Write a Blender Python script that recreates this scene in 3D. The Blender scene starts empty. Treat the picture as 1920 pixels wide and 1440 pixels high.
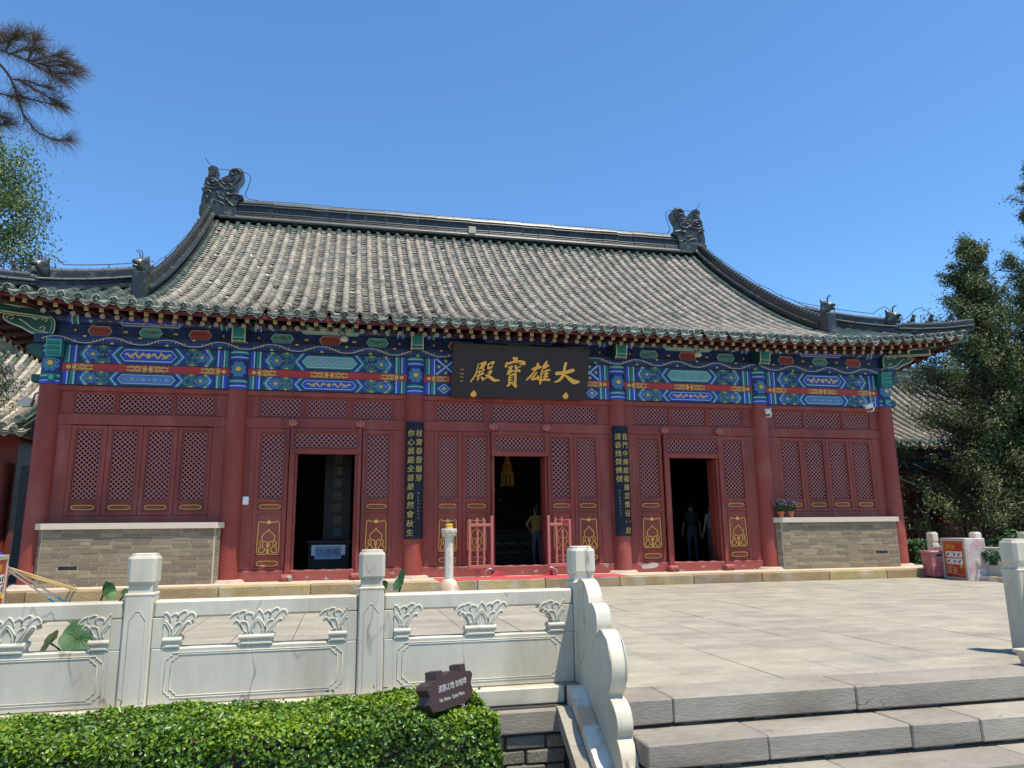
import bpy, math, random
import numpy as np
from mathutils import Matrix, Vector
random.seed(7)
rng = np.random.default_rng(7)
scene = bpy.context.scene
COL = scene.collection
R = math.radians
PI = math.pi

# ------------------------------------------------------------------ camera
CAM_LOC = (-3.2354, -13.7229, 0.7341)
YAW, PITCH, ROLL, FPX = 0.2232, 0.1975, -0.0119, 1385.5
cam = bpy.data.cameras.new('camera'); camo = bpy.data.objects.new('camera', cam); COL.objects.link(camo)
_f = Vector((math.sin(YAW)*math.cos(PITCH), math.cos(YAW)*math.cos(PITCH), math.sin(PITCH)))
_r = Vector((math.cos(YAW), -math.sin(YAW), 0)); _u = _r.cross(_f)
_c, _s = math.cos(ROLL), math.sin(ROLL)
_r2 = _c*_r + _s*_u; _u2 = -_s*_r + _c*_u
camo.matrix_world = Matrix(((_r2.x, _u2.x, -_f.x, CAM_LOC[0]), (_r2.y, _u2.y, -_f.y, CAM_LOC[1]), (_r2.z, _u2.z, -_f.z, CAM_LOC[2]), (0, 0, 0, 1)))
cam.sensor_width = 36.0; cam.sensor_fit = 'HORIZONTAL'; cam.lens = FPX/1920*36
cam.clip_start = 0.05; cam.clip_end = 2000
scene.camera = camo

# ------------------------------------------------------------------ light
SUN_DIR = Vector((0.22, -0.283, 0.935)).normalized()          # towards the sun
sl = bpy.data.lights.new('sun', 'SUN'); slo = bpy.data.objects.new('sun', sl); COL.objects.link(slo)
sl.energy = 4.35; sl.angle = R(0.53); sl.color = (1.0, 0.915, 0.765)
slo.rotation_euler = (-SUN_DIR).to_track_quat('-Z', 'Y').to_euler()
world = bpy.data.worlds.new('World'); scene.world = world; world.use_nodes = True
wn = world.node_tree; wn.nodes.clear()
sky = wn.nodes.new('ShaderNodeTexSky'); sky.sky_type = 'NISHITA'; sky.sun_disc = False
sky.sun_elevation = math.asin(SUN_DIR.z); sky.sun_rotation = math.atan2(SUN_DIR.x, SUN_DIR.y)
sky.altitude = 50; sky.air_density = 1.0; sky.dust_density = 0.0; sky.ozone_density = 10.0
bgn = wn.nodes.new('ShaderNodeBackground'); bgn.inputs[1].default_value = 0.15
won = wn.nodes.new('ShaderNodeOutputWorld')
tint = wn.nodes.new('ShaderNodeVectorMath'); tint.operation = 'MULTIPLY'; tint.inputs[1].default_value = (0.88, 1.03, 1.03)   # shifts the sky colour towards cyan
wn.links.new(sky.outputs[0], tint.inputs[0]); wn.links.new(tint.outputs[0], bgn.inputs[0]); wn.links.new(bgn.outputs[0], won.inputs[0])
scene.view_settings.view_transform = 'Standard'; scene.view_settings.look = 'None'
scene.view_settings.gamma = 1.0; scene.view_settings.use_curve_mapping = False
scene.view_settings.exposure = 0.52
scene.render.engine = 'CYCLES'
scene.cycles.max_bounces = 6; scene.cycles.diffuse_bounces = 4; scene.cycles.glossy_bounces = 3
scene.cycles.transmission_bounces = 3; scene.cycles.transparent_max_bounces = 4

# ------------------------------------------------------------------ object helpers
WM = {}
def place(o, parent=None, M=None):
    M = M or Matrix.Identity(4)
    COL.objects.link(o)
    if parent is not None:
        o.parent = parent
        o.matrix_parent_inverse = WM[parent.name].inverted()
    o.matrix_basis = M
    WM[o.name] = M
    return o
def tag(o, label=None, cat=None, group=None, kind=None):
    if label: o['label'] = label
    if cat: o['category'] = cat
    if group: o['group'] = group
    if kind: o['kind'] = kind
    return o
def thing(name, label, cat, loc=(0, 0, 0), group=None, kind=None):
    o = bpy.data.objects.new(name, None); o.empty_display_size = 0.2
    place(o, None, Matrix.Translation(loc))
    return tag(o, label, cat, group, kind)
def inst(name, me, parent=None, M=None):
    return place(bpy.data.objects.new(name, me), parent, M)

class MB:
    def __init__(s): s.v = []; s.f = []; s.m = []; s.sm = []
    def add(s, vs, fs, m=0, smooth=False):
        b = len(s.v); s.v.extend([tuple(v) for v in vs])
        for f in fs: s.f.append(tuple(b+i for i in f)); s.m.append(m); s.sm.append(smooth)
    def box(s, x0, x1, y0, y1, z0, z1, m=0):
        s.add([(x0,y0,z0),(x1,y0,z0),(x1,y1,z0),(x0,y1,z0),(x0,y0,z1),(x1,y0,z1),(x1,y1,z1),(x0,y1,z1)],
              [(0,3,2,1),(4,5,6,7),(0,1,5,4),(1,2,6,5),(2,3,7,6),(3,0,4,7)], m)
    def cbox(s, x0, x1, y0, y1, z0, z1, c=0.01, m=0, jit=0):
        # box with chamfered edges
        vs = []; idx = {}
        X, Y, Z = (x0, x1), (y0, y1), (z0, z1)
        for i in (0, 1):
            for j in (0, 1):
                for k in (0, 1):
                    sx, sy, sz = (1-2*i)*c, (1-2*j)*c, (1-2*k)*c
                    jx = jit*random.uniform(-1, 1); jy = jit*random.uniform(-1, 1); jz = jit*random.uniform(-1, 1)
                    for a in range(3):
                        p = [X[i]+sx+jx, Y[j]+sy+jy, Z[k]+sz+jz]
                        p[a] -= (sx, sy, sz)[a]
                        idx[(i, j, k, a)] = len(vs); vs.append(p)
        fs = []
        def q(*ks): fs.append(tuple(idx[k] for k in ks))
        for a in range(3):
            b, c2 = (a+1) % 3, (a+2) % 3
            for e in (0, 1):
                loop = []
                for (u, w) in ((0,0),(1,0),(1,1),(0,1)):
                    k = [0,0,0]; k[a] = e; k[b] = u; k[c2] = w; loop.append((k[0],k[1],k[2],a))
                q(*(loop if e else loop[::-1]))
        for a in range(3):      # edges along a
            b, c2 = (a+1) % 3, (a+2) % 3
            for u in (0, 1):
                for w in (0, 1):
                    k0 = [0,0,0]; k0[b] = u; k0[c2] = w; k1 = list(k0); k1[a] = 1
                    l = [(*k0, b), (*k1, b), (*k1, c2), (*k0, c2)]
                    q(*(l if (u != w) else l[::-1]))
        for i in (0, 1):
            for j in (0, 1):
                for k in (0, 1):
                    l = [(i,j,k,0),(i,j,k,1),(i,j,k,2)]
                    q(*(l if (i+j+k) % 2 else l[::-1]))
        s.add(vs, fs, m)
    def tube(s, pts, rad, n=8, m=0, smooth=True, caps=True):
        pts = [Vector(p) for p in pts]; rs = rad if isinstance(rad, (list, tuple)) else [rad]*len(pts)
        vs = []; fs = []; prev = None
        for i, p in enumerate(pts):
            t = (pts[min(i+1, len(pts)-1)]-pts[max(i-1, 0)])
            t = t.normalized() if t.length > 1e-9 else Vector((0, 0, 1))
            if prev is None:
                a = Vector((0, 0, 1)) if abs(t.z) < 0.9 else Vector((1, 0, 0))
                e1 = t.cross(a).normalized()
            else:
                e1 = (prev-t*prev.dot(t)).normalized()
            prev = e1; e2 = t.cross(e1)
            for k in range(n):
                an = 2*PI*k/n; vs.append(p+e1*math.cos(an)*rs[i]+e2*math.sin(an)*rs[i])
        for i in range(len(pts)-1):
            for k in range(n):
                k2 = (k+1) % n; fs.append((i*n+k, i*n+k2, (i+1)*n+k2, (i+1)*n+k))
        s.add(vs, fs, m, smooth)
        if caps:
            s.add(vs[:n], [tuple(range(n))[::-1]], m); s.add(vs[-n:], [tuple(range(n))], m)
    def lathe(s, prof, c=(0, 0, 0), n=20, m=0, smooth=True, axis='z', caps=True):
        vs = []; fs = []
        for (r, h) in prof:
            for k in range(n):
                a = 2*PI*k/n; x, y = r*math.cos(a), r*math.sin(a)
                vs.append((c[0]+x, c[1]+y, c[2]+h) if axis == 'z' else ((c[0]+x, c[1]-h, c[2]+y) if axis == 'y' else (c[0]+h, c[1]+x, c[2]+y)))
        for i in range(len(prof)-1):
            for k in range(n):
                k2 = (k+1) % n; fs.append((i*n+k, i*n+k2, (i+1)*n+k2, (i+1)*n+k))
        s.add(vs, fs, m, smooth)
        if caps:
            s.add(vs[:n], [tuple(range(n))[::-1]], m); s.add(vs[-n:], [tuple(range(n))], m)
    def prism(s, poly, mapf, d0, d1, m=0, mside=None):
        # poly 2D; mapf(u,v,d)->xyz ; caps at d0 (front) and d1
        n = len(poly)
        a = sum(poly[i][0]*poly[(i+1) % n][1]-poly[(i+1) % n][0]*poly[i][1] for i in range(n))
        if a < 0: poly = poly[::-1]
        vs = [mapf(u, v, d0) for u, v in poly]+[mapf(u, v, d1) for u, v in poly]
        s.add(vs, [tuple(range(n)), tuple(range(2*n-1, n-1, -1))], m)
        s.add(vs, [(i, n+i, n+(i+1) % n, (i+1) % n) for i in range(n)], m if mside is None else mside)
    def ellip(s, c, r, n=10, m=0):
        prof = []
        for i in range(n//2+1):
            a = -PI/2+PI*i/(n//2); prof.append((max(1e-4, math.cos(a)), math.sin(a)))
        b = len(s.v); s.lathe(prof, (0, 0, 0), n, m, True, 'z', False)
        for i in range(b, len(s.v)):
            v = s.v[i]; s.v[i] = (c[0]+v[0]*r[0], c[1]+v[1]*r[1], c[2]+v[2]*r[2])
    def xform(s, M, start=0):
        for i in range(start, len(s.v)): s.v[i] = tuple(M @ Vector(s.v[i]))
    def mesh(s, name, mats):
        me = bpy.data.meshes.new(name); me.from_pydata(s.v, [], s.f)
        for mt in (mats if isinstance(mats, (list, tuple)) else [mats]): me.materials.append(mt)
        me.polygons.foreach_set('material_index', s.m); me.polygons.foreach_set('use_smooth', s.sm)
        me.update(); return me
    def build(s, name, mats, parent=None, M=None):
        return inst(name, s.mesh(name, mats), parent, M)

def np_mesh(name, V, F, mats, smooth=False, mi=None):
    """big mesh from numpy arrays: V (n,3), F (m,k)"""
    me = bpy.data.meshes.new(name); n, k = F.shape
    me.vertices.add(len(V)); me.vertices.foreach_set('co', np.ascontiguousarray(V, dtype=np.float32).ravel())
    me.loops.add(n*k); me.loops.foreach_set('vertex_index', np.ascontiguousarray(F, dtype=np.int32).ravel())
    me.polygons.add(n); me.polygons.foreach_set('loop_start', np.arange(0, n*k, k, dtype=np.int32))
    for mt in (mats if isinstance(mats, (list, tuple)) else [mats]): me.materials.append(mt)
    if mi is not None: me.polygons.foreach_set('material_index', np.asarray(mi, dtype=np.int32))
    if smooth: me.polygons.foreach_set('use_smooth', np.ones(n, dtype=bool))
    me.update(calc_edges=True); return me

def crom(pts, k=6, closed=False):
    """Catmull-Rom through tuples of any length"""
    P = [np.array(p, float) for p in pts]; n = len(P); out = []
    rngi = range(n if closed else n-1)
    for i in rngi:
        if closed: a, b, c, d = P[(i-1) % n], P[i], P[(i+1) % n], P[(i+2) % n]
        else: a, b, c, d = P[max(i-1, 0)], P[i], P[i+1], P[min(i+2, n-1)]
        for j in range(k):
            t = j/k
            out.append(0.5*((2*b)+(-a+c)*t+(2*a-5*b+4*c-d)*t*t+(-a+3*b-3*c+d)*t**3))
    if not closed: out.append(P[-1])
    return [tuple(o) for o in out]

def skin_mesh(name, verts, edges, radii, mats, levels=1, root=0):
    me = bpy.data.meshes.new(name); me.from_pydata([tuple(v) for v in verts], edges, [])
    o = bpy.data.objects.new(name, me); COL.objects.link(o)
    sk = o.modifiers.new('s', 'SKIN'); sk.use_smooth_shade = True
    if levels:
        sb = o.modifiers.new('d', 'SUBSURF'); sb.levels = levels; sb.render_levels = levels
    for i, d in enumerate(me.skin_vertices[0].data):
        r = radii[i]; d.radius = (r, r) if not isinstance(r, tuple) else r
        d.use_root = (i == root)
    dg = bpy.context.evaluated_depsgraph_get(); dg.update()
    nm = bpy.data.meshes.new_from_object(o.evaluated_get(dg))
    bpy.data.objects.remove(o); nm.name = name
    nm.materials.clear()
    for mt in mats: nm.materials.append(mt)
    return nm

def text_mesh(body, size=1.0, depth=0.0, shear=0.0, mat=None, align='CENTER'):
    cu = bpy.data.curves.new('lettering', 'FONT'); cu.body = body; cu.size = size; cu.extrude = depth
    cu.align_x = align; cu.align_y = 'CENTER'; cu.shear = shear; cu.resolution_u = 3
    o = bpy.data.objects.new('lettering', cu); COL.objects.link(o)
    dg = bpy.context.evaluated_depsgraph_get(); dg.update()
    me = bpy.data.meshes.new_from_object(o.evaluated_get(dg))
    bpy.data.objects.remove(o)
    me.materials.clear(); me.materials.append(mat); return me
FACE_S = Matrix(((1,0,0,0),(0,0,-1,0),(0,1,0,0),(0,0,0,1)))     # text standing up, read from -Y
def TR(x, y, z): return Matrix.Translation((x, y, z))

# ------------------------------------------------------------------ materials
def mk(name, col, rough=0.6, var=0.15, nsc=3.0, bump=0.15, bsc=60.0, bdist=0.004, rnd=0.0, isl=0.0, metallic=0.0, spec=0.5,
       col2=None, st_sc=2.0, st_lo=0.5, st_hi=0.7, st_amt=1.0, stretch=(1, 1, 1), hue=0.0, vein=None):
    m = bpy.data.materials.new(name); m.use_nodes = True; nt = m.node_tree; N = nt.nodes; L = nt.links
    b = N['Principled BSDF']; b.inputs['Roughness'].default_value = rough; b.inputs['Metallic'].default_value = metallic
    b.inputs['Specular IOR Level'].default_value = spec
    geo = N.new('ShaderNodeNewGeometry'); mp = N.new('ShaderNodeMapping'); mp.inputs['Scale'].default_value = stretch
    L.new(geo.outputs['Position'], mp.inputs['Vector'])
    def noise(sc, det=4.0):
        n = N.new('ShaderNodeTexNoise'); n.inputs['Scale'].default_value = sc; n.inputs['Detail'].default_value = det
        L.new(mp.outputs[0], n.inputs['Vector']); return n.outputs['Fac']
    def math_(op, a, b_=None):
        n = N.new('ShaderNodeMath'); n.operation = op
        for i, x in enumerate((a, b_)):
            if x is None: continue
            if isinstance(x, (int, float)): n.inputs[i].default_value = x
            else: L.new(x, n.inputs[i])
        return n.outputs[0]
    n1 = noise(nsc); n2 = noise(nsc*9, 6)
    k = math_('ADD', math_('MULTIPLY', n1, 0.6), math_('MULTIPLY', n2, 0.4))       # ~0.5
    val = math_('ADD', math_('MULTIPLY', math_('SUBTRACT', k, 0.5), var*4), 1.0)
    if rnd or isl:
        oi = N.new('ShaderNodeObjectInfo')
        if rnd: val = math_('MULTIPLY', val, math_('ADD', math_('MULTIPLY', math_('SUBTRACT', oi.outputs['Random'], 0.5), 2*rnd), 1.0))
        if isl: val = math_('MULTIPLY', val, math_('ADD', math_('MULTIPLY', math_('SUBTRACT', geo.outputs['Random Per Island'], 0.5), 2*isl), 1.0))
    base = None
    rgb = N.new('ShaderNodeRGB'); rgb.outputs[0].default_value = (*col, 1); base = rgb.outputs[0]
    if col2 is not None:
        ns = noise(st_sc, 5)
        mr = N.new('ShaderNodeMapRange'); mr.inputs[1].default_value = st_lo; mr.inputs[2].default_value = st_hi
        mr.inputs[4].default_value = st_amt; L.new(ns, mr.inputs[0])
        mx = N.new('ShaderNodeMix'); mx.data_type = 'RGBA'; L.new(mr.outputs[0], mx.inputs[0]); L.new(base, mx.inputs[6])
        mx.inputs[7].default_value = (*col2, 1); base = mx.outputs[2]
    if vein is not None:
        vs_, vw_, vc_, va_ = vein
        nv = noise(vs_, 3)
        dv = math_('ABSOLUTE', math_('SUBTRACT', nv, 0.5))
        mv = N.new('ShaderNodeMapRange'); mv.inputs[1].default_value = 0.0; mv.inputs[2].default_value = vw_; mv.inputs[3].default_value = va_; mv.inputs[4].default_value = 0.0
        L.new(dv, mv.inputs[0])
        gate = N.new('ShaderNodeMapRange'); gate.inputs[1].default_value = 0.48; gate.inputs[2].default_value = 0.62; L.new(noise(vs_*0.7+0.3, 2), gate.inputs[0])
        mxv = N.new('ShaderNodeMix'); mxv.data_type = 'RGBA'; L.new(math_('MULTIPLY', mv.outputs[0], gate.outputs[0]), mxv.inputs[0]); L.new(base, mxv.inputs[6]); mxv.inputs[7].default_value = (*vc_, 1); base = mxv.outputs[2]
    sc = N.new('ShaderNodeVectorMath'); sc.operation = 'SCALE'; L.new(base, sc.inputs[0]); L.new(val, sc.inputs['Scale'])
    out = sc.outputs[0]
    if hue:
        hs = N.new('ShaderNodeHueSaturation'); oi2 = N.new('ShaderNodeObjectInfo')
        h = math_('ADD', math_('MULTIPLY', math_('SUBTRACT', oi2.outputs['Random'], 0.5), hue), 0.5)
        L.new(h, hs.inputs['Hue']); L.new(out, hs.inputs['Color']); out = hs.outputs[0]
    L.new(out, b.inputs['Base Color'])
    if bump:
        bn = N.new('ShaderNodeBump'); bn.inputs['Strength'].default_value = bump; bn.inputs['Distance'].default_value = bdist
        L.new(noise(bsc, 5), bn.inputs['Height']); L.new(bn.outputs[0], b.inputs['Normal'])
    return m

def leafmat(name, c1, c2, rough=0.4, trans=0.35, spec=0.5):
    m = bpy.data.materials.new(name); m.use_nodes = True; nt = m.node_tree; N = nt.nodes; L = nt.links
    b = N['Principled BSDF']; b.inputs['Roughness'].default_value = rough; b.inputs['Specular IOR Level'].default_value = spec
    geo = N.new('ShaderNodeNewGeometry'); mx = N.new('ShaderNodeMix'); mx.data_type = 'RGBA'
    nz = N.new('ShaderNodeTexNoise'); nz.inputs['Scale'].default_value = 2.5; L.new(geo.outputs['Position'], nz.inputs['Vector'])
    a = N.new('ShaderNodeMath'); a.operation = 'MULTIPLY_ADD'; L.new(geo.outputs['Random Per Island'], a.inputs[0]); a.inputs[1].default_value = 0.75
    s = N.new('ShaderNodeMath'); s.operation = 'MULTIPLY_ADD'; L.new(nz.outputs['Fac'], s.inputs[0]); s.inputs[1].default_value = 1.2; s.inputs[2].default_value = -0.5
    L.new(s.outputs[0], a.inputs[2]); a.use_clamp = True
    mx.inputs[6].default_value = (*c1, 1); mx.inputs[7].default_value = (*c2, 1); L.new(a.outputs[0], mx.inputs[0])
    L.new(mx.outputs[2], b.inputs['Base Color'])
    tr = N.new('ShaderNodeBsdfTranslucent'); L.new(mx.outputs[2], tr.inputs[0])
    ms = N.new('ShaderNodeMixShader'); ms.inputs[0].default_value = trans
    L.new(b.outputs[0], ms.inputs[1]); L.new(tr.outputs[0], ms.inputs[2])
    L.new(ms.outputs[0], N['Material Output'].inputs['Surface']); return m

M = {}
M['red'] = mk('red_paint', (0.272, 0.053, 0.038), 0.5, 0.16, 1.6, 0.18, 18, spec=0.22, col2=(0.205, 0.042, 0.033), st_sc=0.9, st_lo=0.5, st_hi=0.75, stretch=(1, 1, 0.4), vein=(1.9, 0.10, (0.33, 0.125, 0.10), 0.42))
M['redwood'] = mk('red_woodwork', (0.258, 0.051, 0.037), 0.42, 0.18, 2.2, 0.2, 50, spec=0.25, col2=(0.19, 0.042, 0.033), st_sc=1.3, st_lo=0.5, st_hi=0.68, rnd=0.06, vein=(2.4, 0.09, (0.32, 0.12, 0.10), 0.38), stretch=(1, 1, 0.35))
M['redbase'] = mk('flaking_red_paint', (0.275, 0.055, 0.042), 0.6, 0.15, 3, 0.2, 40, col2=(0.32, 0.27, 0.22), st_sc=5, st_lo=0.63, st_hi=0.68, stretch=(1, 1, 2))
M['lattice'] = mk('lit_lattice_red', (0.40, 0.118, 0.094), 0.5, 0.06, 4, 0)  # red made lighter, the light caught by thin bars put into the colour
M['darkred'] = mk('eave_red', (0.125, 0.020, 0.019), 0.5, 0.12, 3, 0.1)
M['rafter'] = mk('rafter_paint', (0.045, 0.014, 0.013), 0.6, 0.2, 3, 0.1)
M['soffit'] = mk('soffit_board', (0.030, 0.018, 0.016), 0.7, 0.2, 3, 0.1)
M['navy'] = mk('paint_navy', (0.010, 0.025, 0.105), 0.5, 0.2, 6, 0.05)
M['blue'] = mk('paint_blue', (0.017, 0.058, 0.45), 0.5, 0.15, 6, 0.05)
M['green'] = mk('paint_green', (0.005, 0.18, 0.155), 0.5, 0.15, 6, 0.05)
M['dgreen'] = mk('paint_dark_green', (0.005, 0.070, 0.062), 0.5, 0.15, 6, 0.05)
M['teal'] = mk('paint_pale_teal', (0.12, 0.38, 0.34), 0.55, 0.12, 6, 0)
M['pale'] = mk('paint_pale_blue', (0.42, 0.58, 0.68), 0.55, 0.1, 6, 0)
M['sky'] = mk('paint_mid_blue', (0.085, 0.18, 0.46), 0.55, 0.1, 6, 0)
M['pred'] = mk('paint_red', (0.40, 0.025, 0.022), 0.5, 0.1, 4, 0.05)
M['orange'] = mk('paint_orange_red', (0.42, 0.075, 0.04), 0.55, 0.1, 6, 0)
M['gold'] = mk('gold_leaf', (0.74, 0.43, 0.085), 0.35, 0.12, 12, 0.1, 80, metallic=0.15)
M['goldy'] = mk('gold_paint', (0.62, 0.42, 0.10), 0.45, 0.1, 8, 0)
M['dimcream'] = mk('dim_cream_lettering', (0.20, 0.18, 0.13), 0.6, 0.1, 8, 0)
M['rmid'] = mk('dark_ridge_cap', (0.055, 0.060, 0.057), 0.38, 0.3, 6, 0.2, 50, rnd=0.3)
M['cream'] = mk('cream_line', (0.62, 0.55, 0.42), 0.55, 0.1, 8, 0)
M['pink'] = mk('rafter_end_pink', (0.17, 0.10, 0.12), 0.6, 0.1, 8, 0)
M['black'] = mk('black_lacquer', (0.019, 0.020, 0.026), 0.5, 0.3, 5, 0.08, 40, spec=0.35)
M['navyboard'] = mk('blue_black_lacquer', (0.007, 0.009, 0.020), 0.45, 0.2, 5, 0.08, 40, spec=0.25, col2=(0.10, 0.05, 0.03), st_sc=7, st_lo=0.70, st_hi=0.74)
M['dark'] = mk('interior_shade', (0.012, 0.010, 0.011), 0.8, 0.2, 2, 0)  # near-black colour paints in the shade of the unlit inside
M['tile'] = mk('weathered_tile', (0.250, 0.212, 0.165), 0.75, 0.32, 2.0, 0.4, 50, rnd=0.16, isl=0.16, col2=(0.115, 0.130, 0.108), st_sc=2.3, st_lo=0.47, st_hi=0.68, st_amt=0.85)
M['pan'] = mk('weathered_pan_tile', (0.40, 0.365, 0.30), 0.7, 0.3, 2.0, 0.2, 50, isl=0.24, col2=(0.58, 0.53, 0.45), st_sc=4, st_lo=0.63, st_hi=0.68)
M['gtile'] = mk('green_glazed_tile', (0.062, 0.088, 0.068), 0.32, 0.25, 4, 0.15, 60, rnd=0.2, isl=0.2, col2=(0.17, 0.18, 0.15), st_sc=6, st_lo=0.52, st_hi=0.7, st_amt=0.9)
M['etile'] = mk('eave_glazed_tile', (0.075, 0.095, 0.072), 0.32, 0.25, 6, 0.15, 60, rnd=0.3, col2=(0.24, 0.25, 0.20), st_sc=9, st_lo=0.55, st_hi=0.65, st_amt=0.8)
M['edark'] = mk('dark_glaze_shade', (0.022, 0.032, 0.028), 0.4, 0.2, 6, 0.1)  # darker copy of the eave glaze, paints shade into the tile recesses
M['epale'] = mk('pale_glaze_highlight', (0.235, 0.25, 0.195), 0.35, 0.3, 9, 0.15, 60, rnd=0.3, col2=(0.095, 0.125, 0.095), st_sc=12, st_lo=0.5, st_hi=0.6)  # pale copy of the eave glaze, sky reflections on raised edges painted in
M['rpale'] = mk('sunlit_ridge_edge', (0.125, 0.13, 0.118), 0.35, 0.3, 6, 0.2, 50, rnd=0.25)  # paler copy of the ridge tile, sunlit moulding tops painted in
M['ridge'] = mk('dark_ridge_tile', (0.020, 0.026, 0.025), 0.40, 0.35, 4, 0.2, 50, rnd=0.3, col2=(0.13, 0.145, 0.13), st_sc=7, st_lo=0.55, st_hi=0.72, st_amt=0.7)
M['brick'] = mk('grey_brick', (0.215, 0.168, 0.108), 0.85, 0.20, 7, 0.5, 70, rnd=0.26, hue=0.02)
M['oldbrick'] = mk('old_grey_brick', (0.155, 0.140, 0.115), 0.9, 0.3, 6, 0.9, 40, bdist=0.012, rnd=0.2)
M['mortar'] = mk('lime_mortar', (0.42, 0.38, 0.31), 0.9, 0.2, 8, 0.4)
M['dmortar'] = mk('dark_mortar', (0.05, 0.045, 0.04), 0.9, 0.2, 8, 0.4)
M['marble'] = mk('white_marble', (0.575, 0.530, 0.420), 0.55, 0.15, 2.2, 0.3, 90, bdist=0.003, rnd=0.05, col2=(0.43, 0.375, 0.28), st_sc=3.0, st_lo=0.47, st_hi=0.68, st_amt=0.8, stretch=(1, 1, 0.28), vein=(3.4, 0.011, (0.15, 0.125, 0.09), 0.75))
M['marble2'] = mk('rust_stained_marble', (0.66, 0.62, 0.54), 0.55, 0.1, 2.5, 0.25, 70, col2=(0.52, 0.31, 0.17), st_sc=5, st_lo=0.48, st_hi=0.60, st_amt=0.8)
M['paver'] = mk('granite_paver', (0.338, 0.304, 0.232), 0.8, 0.30, 3.4, 0.7, 90, bdist=0.005, rnd=0.06, hue=0.010, col2=(0.255, 0.232, 0.195), st_sc=1.8, st_lo=0.48, st_hi=0.68, st_amt=0.7, stretch=(0.8, 1.7, 1))
M['joint'] = mk('paving_joint', (0.15, 0.13, 0.105), 0.9, 0.2, 6, 0.2)
M['step'] = mk('grey_step_stone', (0.285, 0.255, 0.205), 0.85, 0.26, 3, 0.45, 40, bdist=0.006, rnd=0.10, hue=0.02, col2=(0.185, 0.15, 0.115), st_sc=2.2, st_lo=0.5, st_hi=0.7, st_amt=0.8, stretch=(0.6, 1, 2.2), vein=(2.2, 0.006, (0.045, 0.04, 0.035), 0.85))
M['curb'] = mk('yellow_sandstone', (0.33, 0.235, 0.112), 0.85, 0.35, 4, 0.9, 40, bdist=0.01, rnd=0.25, hue=0.03, col2=(0.36, 0.31, 0.23), st_sc=3, st_lo=0.5, st_hi=0.7)
M['plinth'] = mk('plinth_stone', (0.45, 0.35, 0.27), 0.8, 0.15, 6, 0.4, col2=(0.40, 0.12, 0.10), st_sc=8, st_lo=0.58, st_hi=0.7, st_amt=0.5)
M['cap'] = mk('pale_capstone', (0.57, 0.48, 0.37), 0.6, 0.08, 4, 0.15)
M['carpet'] = mk('red_carpet', (0.47, 0.06, 0.075), 0.95, 0.08, 8, 0.3, 200)
M['ground'] = mk('courtyard_ground', (0.26, 0.24, 0.20), 0.9, 0.2, 1.5, 0.3)
M['soil'] = mk('soil', (0.06, 0.045, 0.03), 0.95, 0.3, 5, 0.5)
M['brown'] = mk('brown_sign_metal', (0.055, 0.030, 0.028), 0.45, 0.1, 6, 0.05)
M['signwhite'] = mk('sign_lettering', (0.42, 0.42, 0.41), 0.5, 0.05, 6, 0)
M['white'] = mk('white_paint', (0.72, 0.72, 0.70), 0.5, 0.05, 6, 0)
M['grey'] = mk('grey_plastic', (0.35, 0.35, 0.34), 0.5, 0.05, 6, 0)
M['pinkplastic'] = mk('faded_red_plastic', (0.40, 0.10, 0.125), 0.5, 0.2, 5, 0.05, col2=(0.50, 0.30, 0.30), st_sc=6, st_lo=0.52, st_hi=0.7, st_amt=0.8)
M['palepink'] = mk('sun_bleached_panel', (0.56, 0.36, 0.36), 0.5, 0.2, 5, 0.05, col2=(0.60, 0.54, 0.50), st_sc=8, st_lo=0.45, st_hi=0.62)
M['fred'] = mk('poster_red', (0.44, 0.020, 0.016), 0.4, 0.06, 4, 0)
M['forange'] = mk('poster_orange', (0.55, 0.16, 0.02), 0.4, 0.05, 4, 0)
M['fyellow'] = mk('poster_yellow', (0.75, 0.45, 0.03), 0.4, 0.05, 4, 0)
M['alu'] = mk('cabinet_grey', (0.46, 0.43, 0.36), 0.45, 0.1, 5, 0)
M['bark'] = mk('bark', (0.085, 0.062, 0.045), 0.9, 0.3, 8, 0.8, 30, bdist=0.02)
M['terra'] = mk('terracotta', (0.42, 0.13, 0.06), 0.7, 0.1, 8, 0.1)
M['wire'] = mk('wire', (0.03, 0.035, 0.045), 0.5, 0.1, 8, 0)
M['blueplastic'] = mk('blue_plastic', (0.01, 0.06, 0.55), 0.4, 0.1, 8, 0)
M['cyan'] = mk('cyan_grip', (0.02, 0.38, 0.62), 0.4, 0.05, 8, 0)
M['steel'] = mk('steel_pole', (0.55, 0.56, 0.60), 0.3, 0.05, 8, 0, metallic=0.6)
M['ypole'] = mk('yellow_pole', (0.70, 0.50, 0.22), 0.5, 0.05, 8, 0)
M['skin'] = mk('skin', (0.42, 0.24, 0.17), 0.6, 0.05, 8, 0)
M['hair'] = mk('black_hair', (0.012, 0.010, 0.010), 0.5, 0.1, 8, 0)
M['yshirt'] = mk('mustard_cloth', (0.38, 0.23, 0.06), 0.9, 0.1, 12, 0.2)
M['wshirt'] = mk('white_cloth', (0.34, 0.35, 0.37), 0.9, 0.1, 12, 0.2)
M['gshirt'] = mk('grey_cloth', (0.055, 0.055, 0.06), 0.9, 0.1, 12, 0.2)
M['pants'] = mk('slate_cloth', (0.12, 0.12, 0.15), 0.9, 0.1, 12, 0.2)
M['lblue'] = mk('pale_blue_paper', (0.30, 0.42, 0.62), 0.6, 0.05, 8, 0)
M['glass'] = mk('window_glass', (0.012, 0.013, 0.015), 0.10, 0.1, 3, 0.25, 1.6, bdist=0.01, spec=0.16)
M['hedge'] = leafmat('hedge_leaf', (0.010, 0.042, 0.007), (0.15, 0.28, 0.014), 0.36, 0.20)
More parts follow.
